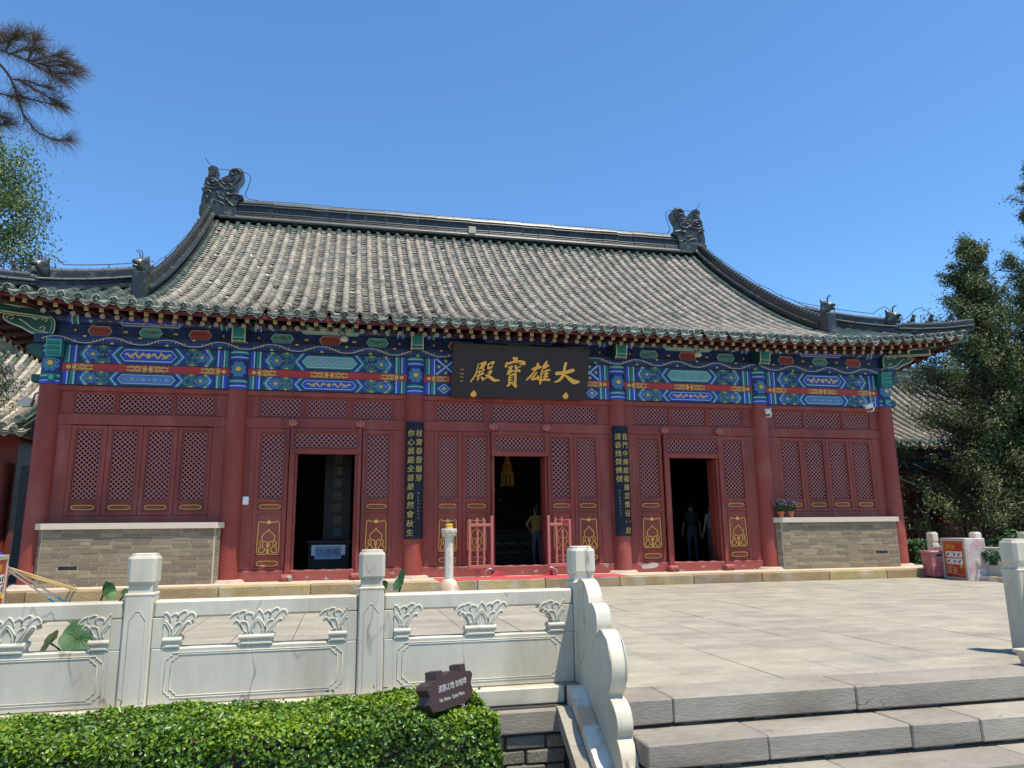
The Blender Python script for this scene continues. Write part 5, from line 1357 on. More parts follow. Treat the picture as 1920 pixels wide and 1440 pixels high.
def side_bal(xs, ys, nm, label):
    t = thing('marble_balustrade', label, 'balustrade', (xs, ys[0], ZT))
    for y in ys: post(t, xs, y)
    for a, b in zip(ys[:-1], ys[1:]):
        mb = MB(); lo, hi = min(a, b)+0.079, max(a, b)-0.079
        mb.cbox(xs-.05, xs+.05, lo, hi, ZT+.08, 0.06, 0.006); mb.cbox(xs-.05, xs+.05, lo, hi, 0.27, 0.37, 0.01)
        n = 2
        for k in range(n+1):
            q = 0.10 if k in (0, n) else 0.07; yc = lo+(hi-lo)*k/n; mb.cbox(xs-.045, xs+.045, max(lo, yc-q), min(hi, yc+q), 0.06, 0.27, 0.004)
        mb.build('rail_panel', M['marble'], t)
    mb = MB(); mb.cbox(xs-.20, xs+.20, min(ys)-0.2, max(ys)+0.2, ZT-.02, ZT+.085, 0.01); mb.build('base_stone', M['marble2'], t)
side_bal(8.02, [-1.12, -2.15, -3.17, -4.3, -5.4], 'e', 'white marble balustrade running behind the fire hydrant cabinet on the right')
side_bal(-7.95, [-2.25, -3.3, -4.35, -5.4], 'w', 'white marble balustrade at the left edge behind the cleaning cabinet')

# ================================================================== planting helpers
def leaf_cloud(pos, nrm, size, asp=0.6, jitter=0.6, up=0.0, fold=0.25):
    """oval folded leaves (6 verts, 2 quads) at pos, facing about nrm"""
    n = len(pos); pos = np.asarray(pos); nrm = np.asarray(nrm)+rng.normal(0, jitter, (n, 3)); nrm[:, 2] += up
    nrm /= np.linalg.norm(nrm, axis=1)[:, None]+1e-9
    a = rng.normal(0, 1, (n, 3)); t = np.cross(nrm, a); t /= np.linalg.norm(t, axis=1)[:, None]+1e-9
    b = np.cross(nrm, t); L = (np.asarray(size)*rng.uniform(0.65, 1.25, n))[:, None]; W = L*asp
    f = nrm*L*fold
    P = np.stack([pos-t*L*.5, pos-t*L*.18+b*W*.5+f*.6, pos+t*L*.22+b*W*.42+f*.6, pos+t*L*.5, pos+t*L*.22-b*W*.42+f*.6, pos-t*L*.18-b*W*.5+f*.6], 1).reshape(-1, 3)
    base = (np.arange(n)*6)[:, None]
    F = np.concatenate([base+np.array([[0, 1, 2, 3]]), base+np.array([[0, 3, 4, 5]])], 1).reshape(-1, 4)
    return P, F
def foliage(name, parent, pos, nrm, size, mat, **k):
    P, F = leaf_cloud(pos, nrm, size, **k); o = inst(name, np_mesh(name, P, F, mat), parent); o['kind'] = 'stuff'; return o
# ---- clipped hedge
hd = thing('hedge', 'clipped bright green hedge in the foreground in front of the marble balustrade', 'hedge', (-4.3, -9.6, -0.85))
HX0, HX1, HY0, HY1, HZ = -6.4, -2.44, -9.87, -9.17, -0.165
def wob(x, y): return 0.010*np.sin(x*5.1+y*3)+0.008*np.sin(x*17+1.7+y*11)
n = 36000; x = rng.uniform(HX0, HX1, n); y = rng.uniform(HY0, HY1, n)
rim = np.minimum(np.minimum(HX1-x, y-HY0), HY1-y); z = HZ+wob(x, y)-np.clip(0.07-rim, 0, .07)**2*12-rng.exponential(0.022, n)+0.012
pt = np.stack([x, y, z], 1); nt_ = np.tile([0.05, -0.05, 1.0], (n, 1))
n2 = 26000; x = rng.uniform(HX0, HX1, n2); z = HZ-rng.uniform(0, 0.65, n2)
yy = HY0+0.015*np.sin(x*9+z*7)+0.012*np.sin(x*23)+np.clip(0.06-(HZ-z), 0, .06)**2*14+rng.exponential(0.025, n2)-0.01
pf = np.stack([x, yy, z], 1); nf_ = np.tile([0, -1.0, 0.5], (n2, 1))
n3 = 5000; y = rng.uniform(HY0, HY1, n3); z = HZ-rng.uniform(0, 0.65, n3)
ps = np.stack([HX1-0.012*np.sin(z*19)-np.clip(0.06-(HZ-z), 0, .06)**2*14-rng.exponential(0.025, n3)+0.01, y, z], 1); ns_ = np.tile([1.0, 0, 0.5], (n3, 1))
PA = np.concatenate([pt, pf, ps]); NA = np.concatenate([nt_, nf_, ns_])
young = (rng.random(len(PA)) < np.where(PA[:, 2] > HZ-.06, .10+.55*np.clip(np.sin(PA[:, 0]*4.3+1)*np.sin(PA[:, 0]*1.7+PA[:, 1]*6), 0, 1)+.30*(PA[:, 0] > HX1-.22), .03))
SGN = np.array([-2.63, -9.64])
d_ = (PA[:, 0]-SGN[0])*0.653+(PA[:, 1]-SGN[1])*0.757; e_ = -(PA[:, 0]-SGN[0])*0.757+(PA[:, 1]-SGN[1])*0.653
clear = (np.abs(d_) < .24) & (e_ < .06) & (e_ > -.17) & (PA[:, 2] > HZ-.05)
PA = np.where(clear[:, None], PA-np.array([0, 0, .05]), PA)
keep = ~young & ~((PA[:, 2] < HZ-.05) & (np.sin(PA[:, 0]*13.0+1.3*np.sin(PA[:, 2]*9))*np.sin(PA[:, 2]*17+PA[:, 0]*5) > .62) & (rng.random(len(PA)) < .75))
foliage('foliage', hd, PA[keep], NA[keep], np.full(keep.sum(), 0.0265), M['hedge'], jitter=0.65, asp=0.58)
dead = keep & (rng.random(len(PA)) < .012)
foliage('dead_leaves', hd, PA[dead]+np.array([0, -.004, .006]), NA[dead], np.full(dead.sum(), 0.026), M['deadleaf'], jitter=0.9, asp=.5)
foliage('young_foliage', hd, PA[young]+np.array([0, 0, .006]), NA[young], np.full(young.sum(), 0.0245), M['hedgey'], jitter=0.55, asp=0.62)
n = 350; x = rng.uniform(HX0, HX1, n); y = rng.uniform(HY0, HY1, n); x = np.where((x > -3.0) & (y < -9.4), x-1.5, x)
foliage('shoots', hd, np.stack([x, y, HZ+wob(x, y)+rng.uniform(0, .035, n)], 1), np.tile([0, -.6, .6], (n, 1)), np.full(n, .032), M['hedge'], jitter=0.6)
mb = MB(); mb.cbox(HX0, HX1-.07, HY0+.07, HY1-.03, -0.849, HZ-0.06, 0.05); mb.build('twigs', M['soil'], hd)
# ---- brown notice standing in the hedge
sg = thing('notice_sign', 'dark brown pagoda-shaped notice reading No Noise Quiet Place standing in the hedge', 'sign', (-2.68, -9.60, -0.85))
ang = math.atan2(0.36, 0.31); MS = TR(-2.675, -9.575, -0.075) @ Matrix.Rotation(ang, 4, 'Z') @ Matrix.Rotation(R(-7), 4, 'X')
w = 0.218
S_ = [(-w*.86, -.085), (-w*.95, -.05), (-w*.90, -.01), (-w*1.02, .025), (-w*.97, .043), (-w*.84, .052), (-w*.62, .055), (-w*.60, .060), (-w*.585, .098), (-w*.34, .098), (-w*.325, .058), (-w*.2, .072), (0, .080), (w*.24, .077), (w*.46, .068), (w*.48, .098), (w*.70, .098), (w*.72, .058), (w*.88, .054), (w*.98, .046), (w*1.02, .03), (w*.90, -.01), (w*.97, -.05), (w*.84, -.085), (w*.5, -.095), (-w*.5, -.095)]
mb = MB(); mb.prism(S_, lambda a, b, d: (a, d, b), -0.035, 0.035); mb.build('board', M['brown'], sg, MS)
me = text_mesh('清静之地 勿喧哗', 0.038, 0.001, 0.0, M['signwhite']); inst('lettering', me, sg, MS @ TR(0.015, -0.0365, 0.008) @ FACE_S)
me = text_mesh('No Noise  Quiet Place', 0.026, 0.001, 0.0, M['signwhite']); inst('lettering', me, sg, MS @ TR(0.0, -0.0365, -0.046) @ FACE_S)
mb = MB(); mb.tube([(0, 0, -0.78), (0, 0, -0.09)], 0.022, 8); mb.build('stake', M['brown'], sg, MS)
# ---- lotus plants behind the balustrade
def lotus_leaf(parent, c, r, nrm, cup=0.25, mat='lotus', stem=None, wav=0.06):
    nrm = Vector(nrm).normalized(); a = Vector((0, 0, 1)) if abs(nrm.z) < .9 else Vector((1, 0, 0)); e1 = nrm.cross(a).normalized(); e2 = nrm.cross(e1); c = Vector(c)
    mb = MB(); vs = [c]; K = 26; rg = (0.25, 0.55, 0.8, 1.0); ph = random.random()*6
    for q in rg:
        for k in range(K):
            an = 2*PI*k/K; rr = r*q*(1+0.05*math.sin(an*3+ph)+0.03*math.sin(an*7+ph))
            h = r*(cup*q*q+wav*q*q*math.sin(an*4+ph)+0.02*q*math.cos(an*13))
            vs.append(c+e1*rr*math.cos(an)+e2*rr*math.sin(an)+nrm*h)
    fs = [(0, 1+k, 1+(k+1) % K) for k in range(K)]
    for j in range(len(rg)-1): fs += [(1+j*K+k, 1+(j+1)*K+k, 1+(j+1)*K+(k+1) % K, 1+j*K+(k+1) % K) for k in range(K)]
    mb.add(vs, fs, 0, True); o = mb.build('lotus_leaf', M[mat], parent)
    mb = MB()
    for k in range(14):
        an = 2*PI*k/14; pr_ = [c+e1*r*t*math.cos(an)+e2*r*t*math.sin(an)+nrm*(r*cup*t*t+0.0015) for t in (0.03, .4, .75)]; mb.tube(pr_, [0.0022, 0.0015, .0008], 3)
    mb.build('leaf_vein', M['teal'] if mat == 'x' else M['lotus'], o)
    if stem: mb = MB(); mb.tube(crom([stem, ((stem[0]+c.x)/2, (stem[1]+c.y)/2, (stem[2]*.35+c.z*.65)), tuple(c)], 4), 0.006, 6); mb.build('stem', M['lotus'], parent)
def lotus_pot(x, y, lab):
    t = thing('lotus_plant', lab, 'lotus plant', (x, y, ZT)); mb = MB(); mb.lathe([(0.14, 0), (0.20, 0.04), (0.23, 0.16), (0.235, 0.19), (0.215, 0.19), (0.20, 0.16), (0.001, 0.15)], (x, y, ZT), 20); mb.build('pot', M['black'], t); return t
t = lotus_pot(-4.82, -8.40, 'lotus plant with one big round leaf showing through the balustrade opening')
lotus_leaf(t, (-4.80, -8.48, 0.125), 0.105, (0.1, -0.9, 0.42), 0.12, 'lotus', (-4.82, -8.40, -.05)); lotus_leaf(t, (-4.955, -8.50, 0.105), 0.085, (-0.75, -0.45, 0.55), 0.1, 'lotusdry', (-4.85, -8.42, -.05))
lotus_leaf(t, (-4.70, -8.42, 0.385), 0.06, (0.85, -0.35, 0.35), 0.7, 'lotus', (-4.80, -8.38, -.05)); lotus_leaf(t, (-4.575, -8.42, 0.375), 0.03, (0.3, -0.6, .5), 0.5, 'lotus', (-4.78, -8.38, -.05))
lotus_leaf(t, (-4.88, -8.30, 0.20), 0.05, (0.2, -.4, .8), 0.3, 'lotus', (-4.84, -8.36, -.05))
t = lotus_pot(-2.86, -8.42, 'lotus plant with a half folded leaf rising above the rail by the middle post')
lotus_leaf(t, (-2.83, -8.48, 0.41), 0.075, (-0.86, -0.25, 0.40), 0.30, 'lotus', (-2.90, -8.42, -.05)); lotus_leaf(t, (-2.955, -8.46, 0.385), 0.035, (-.2, -.9, .3), 0.4, 'lotusdry', (-2.90, -8.42, -.05))
# ---- loose blue scrap caught in the carving
mb = MB(); mb.prism(crom([(-2.865, 0.115), (-2.83, 0.108), (-2.80, 0.12), (-2.815, 0.14), (-2.85, 0.146)], 3, True), lambda a, b, d: (a, d, b), -8.83, -8.818); tag(mb.build('cloth_scrap', M['blueplastic']), 'small blue cloth scrap caught beside the carved lotus on the rail', 'cloth')

t = thing('planter', 'square white stone planter on the terrace edge at the right border of the picture', 'planter', (1.487, -9.355, ZT))
mb = MB(); vs = []
for z_, q in ((ZT+.002, .115), (ZT+.085, .135)): vs += [(1.487+a*q, -9.355+b*q, z_) for a, b in ((-1, -1), (1, -1), (1, 1), (-1, 1))]
mb.add(vs, [(3, 2, 1, 0), (0, 1, 5, 4), (1, 2, 6, 5), (2, 3, 7, 6), (3, 0, 4, 7)]); mb.build('body', M['cap'], t)
mb = MB()
for (a0, a1, b0, b1) in ((-.15, .15, -.15, -.115), (-.15, .15, .115, .15), (-.15, -.115, -.115, .115), (.115, .15, -.115, .115)): mb.cbox(1.487+a0, 1.487+a1, -9.355+b0, -9.355+b1, ZT+.084, ZT+.108, .004)
mb.build('rim', M['cap'], t); mb = MB(); mb.box(1.487-.114, 1.487+.114, -9.355-.114, -9.355+.114, ZT+.086, ZT+.095); mb.build('earth', M['soil'], t)
# ================================================================== name board over the middle door
pq = thing('name_board', 'large black name board with four golden characters above the middle door', 'sign', (0, -0.33, 3.72))
tilt = math.atan2(0.34, 0.96); HP = 1.02; WP = 2.66
MP = TR(-0.015, -0.17, 3.235) @ Matrix.Rotation(tilt, 4, 'X')
mb = MB(); mb.cbox(-WP/2, WP/2, -0.03, 0.03, 0, HP, 0.008); mb.build('board', M['black'], pq, MP)
mb = MB()
for k in range(1, 4): mb.box(-WP/2+.01, WP/2-.01, -0.0306, -0.03, HP*k/4-0.0012, HP*k/4+0.0012)
mb.build('board_seam', M['navyboard'], pq, MP)
def brush(mb, strokes, fn, y0, d):
    """strokes: lists of (x, y, halfwidth) in tracing units; fn maps to board (u, v, scale)"""
    for i, st in enumerate(strokes):
        C = crom(st, 5); P = [Vector(fn(c[0], c[1])) for c in C]; sc = fn.s; hw = [c[2]*sc for c in C]; Ls = []; Rs = []
        for k in range(len(P)):
            t = P[min(k+1, len(P)-1)]-P[max(k-1, 0)]
            t = t.normalized() if t.length > 1e-9 else Vector((1, 0)); nn = Vector((-t.y, t.x)); Ls.append(P[k]+nn*hw[k]); Rs.append(P[k]-nn*hw[k])
            if k == 0: t0 = t
            t1 = t
        dd = d+0.0006*i
        def cap(p, t, r): return [p+Vector((t.x*math.cos(a)-t.y*math.sin(a), t.y*math.cos(a)+t.x*math.sin(a)))*r for a in (PI/4, 0, -PI/4)]
        poly = Ls+cap(P[-1], t1, hw[-1])+Rs[::-1]+cap(P[0], -t0, hw[0])
        n = len(Ls)
        # quads strip (robust for concave strokes)
        vs = []
        for q in poly: vs.append((q.x, y0-dd, q.y))
        N_ = len(vs)
        fs = [(k, k+1, N_-4-(k+1)-0, N_-4-k) for k in range(n-1)]
        # indices: L 0..n-1, cap n..n+2, R reversed n+3..2n+2, cap 2n+3..2n+5
        Ri = lambda k: n+3+(n-1-k)
        fs = [(k, Ri(k), Ri(k+1), k+1) for k in range(n-1)]+[(n-1, Ri(n-1), n+2, n+1, n), (0, 2*n+5, 2*n+4, 2*n+3, Ri(0))]
        mb.add(vs, fs, 0)
        vb = [(v[0], y0, v[2]) for v in vs]
        mb.add(vs+vb, [(k, (k+1) % N_, N_+(k+1) % N_, N_+k) for k in range(N_)], 0)

class Tr:          # tracing units -> board metres
    def __init__(s, u0, du, su, v0, dv, sv, W): s.p = (u0, du, su, v0, dv, sv, W); s.s = du/W
    def __call__(s, a, b): u0, du, su, v0, dv, sv, W = s.p; return (u0+a/W*du+b/1440*su, v0+a/W*dv-b/1440*sv)
CHARS = [
 (Tr(.537, .64, .036, .765, .025, .516, 1728), [[(370,710,95),(600,690,88),(900,640,92),(1240,545,95)], [(860,165,70),(800,350,75),(770,600,78),(710,800,85),(600,980,75),(450,1110,58),(280,1160,45)], [(790,780,40),(950,920,75),(1150,1070,105),(1330,1180,118),(1550,1165,60)]]),
 (Tr(.009, .63, .037, .796, .025, .563, 1571), [[(430,580,35),(640,515,75),(840,465,60)], [(715,300,55),(725,460,85)], [(640,560,40),(450,800,40),(290,980,45),(170,1085,38)], [(665,735,35),(530,900,45),(430,1045,65),(560,1040,58),(720,990,50)], [(700,890,24),(745,1000,60),(745,1090,40)],
   [(1150,200,45),(1080,340,70),(985,465,60)], [(1235,390,45),(1090,460,65),(985,560,26)], [(930,590,34),(890,800,42),(860,1000,42),(842,1180,52),(828,1300,32)], [(950,725,28),(1110,655,40),(1285,610,46)], [(1005,820,25),(1120,790,52),(1225,780,33)], [(990,970,33),(1100,920,56),(1205,930,33)], [(1160,640,34),(1105,850,45),(1060,1060,38)], [(880,1110,45),(1060,1090,45),(1270,1095,62)]]),
 (Tr(-.408, .621, .041, .84, .025, .671, 1309), [[(485,150,48),(560,190,78),(620,165,48)], [(560,200,88),(560,270,88)], [(210,335,36),(170,490,52)], [(240,385,45),(450,315,42),(680,290,42),(870,310,55),(920,370,55)], [(930,400,36),(800,400,26),(700,385,15)], [(290,540,38),(425,490,40)], [(380,520,40),(345,660,52)], [(250,685,34),(400,640,46)], [(230,800,38),(330,730,48),(430,680,24)], [(570,470,48),(560,570,38)], [(600,555,28),(770,490,22)], [(470,690,28),(580,670,33),(690,655,46),(730,695,38)], [(590,570,33),(570,760,28)],
   [(330,850,28),(295,1000,30),(295,1170,34)], [(330,850,28),(480,810,38),(555,812,46)], [(555,820,48),(550,1000,48),(545,1200,48)], [(335,950,27),(430,930,24)], [(312,1060,27),(415,1035,24)], [(305,1180,42),(455,1130,27)], [(330,1210,42),(225,1290,33)], [(445,1205,28),(540,1265,70),(568,1335,35)]]),
 (Tr(-1.055, .671, .029, .753, .027, .523, 1828), [[(560,315,24),(520,500,28),(470,720,34),(390,920,40),(275,1100,36),(165,1245,34)], [(640,345,26),(800,290,56),(925,255,70)], [(925,280,66),(800,430,80),(690,520,66)], [(615,565,36),(700,560,46),(815,490,40),(808,600,38)], [(500,770,28),(700,710,28),(885,645,28)], [(600,680,33),(612,850,28)], [(800,650,28),(760,725,25),(710,820,25)], [(470,965,33),(640,890,46),(825,820,42)], [(570,1010,43),(522,1145,48)], [(725,1020,46),(785,1100,66),(790,1175,38)], [(865,1108,24),(1040,1010,28),(1095,965,38)],
   [(1080,345,42),(1060,595,38)], [(1120,335,38),(1270,252,48),(1365,222,46)], [(1365,235,43),(1290,370,38)], [(1090,570,46),(1195,520,55),(1295,472,33)], [(1062,790,33),(1180,720,43),(1245,662,33)], [(1248,685,33),(1190,800,33),(1125,895,43)], [(950,920,40),(1060,930,66),(1120,970,58)], [(1100,980,66),(1250,1085,86),(1400,1180,72),(1650,1180,30)]])]
for fn, st in CHARS:
    mb = MB(); brush(mb, st, fn, -0.0305, 0.012); mb.build('gilt_character', M['gold'], pq, MP)
mb = MB(); fn = Tr(-1.143, 1, 0, .529, 0, 1440, 1000)
for k, zz in enumerate((0.53, 0.45, 0.385, 0.31)):
    for j in range(3):
        u = -1.143+0.022*(j-1); mb.tube([(u-.008, -.033, zz+.012-.008*j), (u+.006, -.033, zz-.006+.004*j), (u+.012, -.033, zz-.016)], 0.005, 4)
mb.build('small_signature', M['gold'], pq, MP)
for u, v in ((-.905, .06), (.896, .075)):
    mb = MB(); pts = crom([(0, .085), (.03, .055), (.055, .02), (.045, -.025), (.0, -.045), (-.045, -.025), (-.055, .02), (-.02, .052)], 4, True)
    mb.prism([(u+a, v+b) for a, b in pts], lambda a, b, d: (a, d, b), -0.055, -0.031); mb.tube([(u, -.055, v-.02), (u+.012, -.055, v+.05)], 0.004, 4); mb.tube([(u, -.05, v-.045), (u, -.04, v-.06)], 0.006, 4)
    mb.build('peach_hook', M['gold'], pq, MP)

# ================================================================== couplet boards on the two middle columns
def couplet(x, label, right, left, small, small_left):
    t = thing('couplet_board', label, 'sign', (x, -0.2, 0.63)); r0, r1 = 0.205, 0.222; n = 12; A = 0.86
    mb = MB(); vs = []
    for z in (0.632, 2.738):
        for r in (r1, r0):
            for k in range(n+1): a = -A+2*A*k/n; vs.append((x+r*math.sin(a), -r*math.cos(a), z))
    m = n+1; fs = []
    for k in range(n):
        fs += [(k, k+1, 2*m+k+1, 2*m+k), (m+k+1, m+k, 3*m+k, 3*m+k+1), (k+1, k, m+k, m+k+1), (2*m+k, 2*m+k+1, 3*m+k+1, 3*m+k)]
    fs += [(0, 2*m, 3*m, m), (n, m+n, 3*m+n, 2*m+n)]
    mb.add(vs, fs, 0, False); mb.build('board', M['navyboard'], t)
    def wrap(me, u, z):
        for v in me.vertices:
            a = (v.co.x+u)/r1; rr = r1+0.0035+v.co.z; zz = z+v.co.y
            v.co = (x+rr*math.sin(a), -rr*math.cos(a), zz)
    for col_, u, zt, pitch in ((right, 0.075, 2.52, None), (left, -0.075, 2.52, None)):
        k = len(col_); pitch = (2.52-0.86)/10.2
        for i, ch in enumerate(col_):
            me = text_mesh(ch, 0.135, 0.003, 0.10, M['goldy']); wrap(me, u, zt-pitch*i); inst('gilt_character', me, t)
    # small signature column, brush flecks
    mb = MB(); us = -0.075 if small_left else 0.075; z = small
    for i in range(8):
        for j in range(3):
            a0 = (us+random.uniform(-.018, .018))/r1; a1 = (us+random.uniform(-.018, .018))/r1; za = z-0.012*j; zb = za-random.uniform(-.008, .016)
            mb.tube([(x+(r1+.003)*math.sin(a0), -(r1+.003)*math.cos(a0), za), (x+(r1+.003)*math.sin(a1), -(r1+.003)*math.cos(a1), zb)], 0.0035, 4)
        z -= 0.062
    mb.build('small_signature', M['cream'], t)
couplet(-2.0, 'long dark couplet board with worn red foot on the column left of the middle door', '桂實春發蘭芽', '你心裏能全善果自然會秋生', 1.45, False)
couplet(2.0, 'long dark couplet board on the column right of the middle door', '我門中締結福緣豈惟在一炷', '清香幾聲佛號', 1.50, True)

# ================================================================== things on and round the stylobate
mb = MB(); xs_ = np.linspace(-1.66, 1.70, 30); vs = []
for x in xs_:
    wv = 0.004*math.sin(x*9)
    vs += [(x, -1.19+0.006*math.sin(x*5), -0.0445+wv*.3), (x, -0.35, -0.0440+wv*.3)]
mb.add(vs, [(2*i, 2*i+2, 2*i+3, 2*i+1) for i in range(len(xs_)-1)])
vs2 = [(a, b, c-0.006) for a, b, c in vs]; mb.add(vs2, [(2*i, 2*i+1, 2*i+3, 2*i+2) for i in range(len(xs_)-1)]); mb.add(vs+vs2, [(2*i, 2*i+60, 2*i+62, 2*i+2) for i in range(len(xs_)-1)])
for (xa, xb) in ((-0.62, -0.38), (0.36, 0.60)): mb.prism([(xa, -0.044), (xb, -0.044), (xb-.03, 0.03), (xb-.10, 0.05), (xa+.08, 0.0)], lambda a, b, d: (a, d, b), -0.36, -0.20)
tag(mb.build('red_carpet', M['carpet']), 'red carpet spread over the stone step in front of the middle door', 'carpet')
lp = thing('stone_pedestal', 'slim white stone lotus pedestal with a gold cup standing left of the middle door', 'pedestal', (-1.75, -3.0, ZT))
mb = MB(); mb.lathe([(0.16, ZT), (0.16, -0.12), (0.145, -0.10), (0.142, -0.05), (0.125, 0.02), (0.095, 0.07), (0.066, 0.093)], (-1.75, -3, 0), 20); mb.build('base', M['marble2'], lp)
mb = MB(); mb.lathe([(0.064, 0.09), (0.060, 0.67)], (-1.75, -3, 0), 8, 0, False); sh = mb.build('shaft', M['marble'], lp)
mb = MB()
for k in range(5): mb.tube([(-1.75-.012+.006*(k % 3), -3.062, 0.22+.08*k), (-1.75+.010, -3.062, 0.24+.08*k)], 0.004, 4)
mb.build('incised_mark', M['alu'], sh)
mb = MB(); mb.lathe([(0.06, 0.665), (0.085, 0.69), (0.105, 0.73), (0.112, 0.775), (0.108, 0.79), (0.09, 0.788), (0.001, 0.785)], (-1.75, -3, 0), 20)
for r_, z_, n_ in ((0.104, 0.755, 10), (0.094, 0.715, 10)):
    for k in range(n_): a = 2*PI*(k+(0.5 if r_ < .1 else 0))/n_; mb.tube([(-1.75+r_*1.03*math.cos(a+s_), -3+r_*1.03*math.sin(a+s_), z_+dz) for s_, dz in ((-.3, .02), (-.15, -.008), (0, -.018), (.15, -.008), (.3, .02))], 0.006, 4)
mb.build('bowl', M['marble'], lp)
mb = MB(); mb.lathe([(0.045, 0.788), (0.052, 0.80), (0.052, 0.815), (0.040, 0.822), (0.052, 0.832), (0.054, 0.848), (0.045, 0.856), (0.03, 0.858), (0.001, 0.857)], (-1.75, -3, 0), 18); tag(mb.build('gold_cup', M['fyellow']), 'small shiny gold cup on top of the slim stone pedestal', 'cup')
# ---- red picket gates in front of the middle door
def gate(x0, x1, y, lab):
    t = thing('picket_gate', lab, 'gate', ((x0+x1)/2, y, -0.05)); w = 0.048
    def bar(nm, *a): mb = MB(); mb.cbox(*a, 0.004); mb.build(nm, M['lattice'], t)
    inner = x1 if x0 < 0 else x0; outer = x0 if x0 < 0 else x1; d = 1 if x0 < 0 else -1
    bar('stile', min(outer, outer+d*w), max(outer, outer+d*w), y-.02, y+.02, 0.10, 0.90+.05); bar('stile', min(inner, inner-d*w), max(inner, inner-d*w), y-.021, y+.019, 0.10, 1.02)
    bar('rail', x0+w, x1-w, y-.018, y+.016, 0.835, 0.885); bar('rail', x0+w, x1-w, y-.018, y+.016, 0.105, 0.165)
    for k, (f, zt) in enumerate(((.33, .76), (.66, .834))): xx = x0+w+(x1-x0-2*w)*(f if d > 0 else 1-f); bar('picket', xx-.018, xx+.018, y-.015, y+.012, 0.165, zt)
    for f, zt in ((.33, .98), (.66, .98)): xx = x0+w+(x1-x0-2*w)*f; bar('picket', xx-.018, xx+.018, y+.018, y+.034, 0.166, zt)
    xx = x0+0.10 if d > 0 else x1-0.10; bar('foot_post', xx+.05, xx+.12, y+.02, y+.08, -0.049, 0.11)
    bar('foot_post', min(outer, outer+d*.07), max(outer, outer+d*.07), y+.021, y+.08, -0.049, 0.12) if False else None
    hx = inner-d*0.06
    mb = MB(); mb.tube(crom([(hx-d*.10, y, -.04), (hx-d*.08, y-.02, .06), (hx, y-.02, .10), (hx+d*.05, y-.01, .08)], 4), 0.010, 5); mb.build('hook', M['steel'], t)
gate(-1.055, -0.605, -0.47, 'low red picket gate swung open left of the middle doorway'); gate(0.40, 0.85, -0.47, 'low red picket gate with a red ribbon right of the middle doorway')
mb = MB(); mb.tube(crom([(0.99, -.09, 1.37), (0.96, -.12, 1.20), (0.93, -.16, 1.02), (0.87, -.30, 0.93), (0.80, -.45, 0.90)], 5), [0.012]*21, 5); mb.tube(crom([(0.80, -.49, .90), (.74, -.50, .89), (.70, -.50, .92), (.75, -.51, .94), (.79, -.50, .905)], 3), 0.014, 5)
tag(mb.build('red_ribbon', M['fred']), 'thin red ribbon tied from the right picket gate up to the door', 'ribbon')
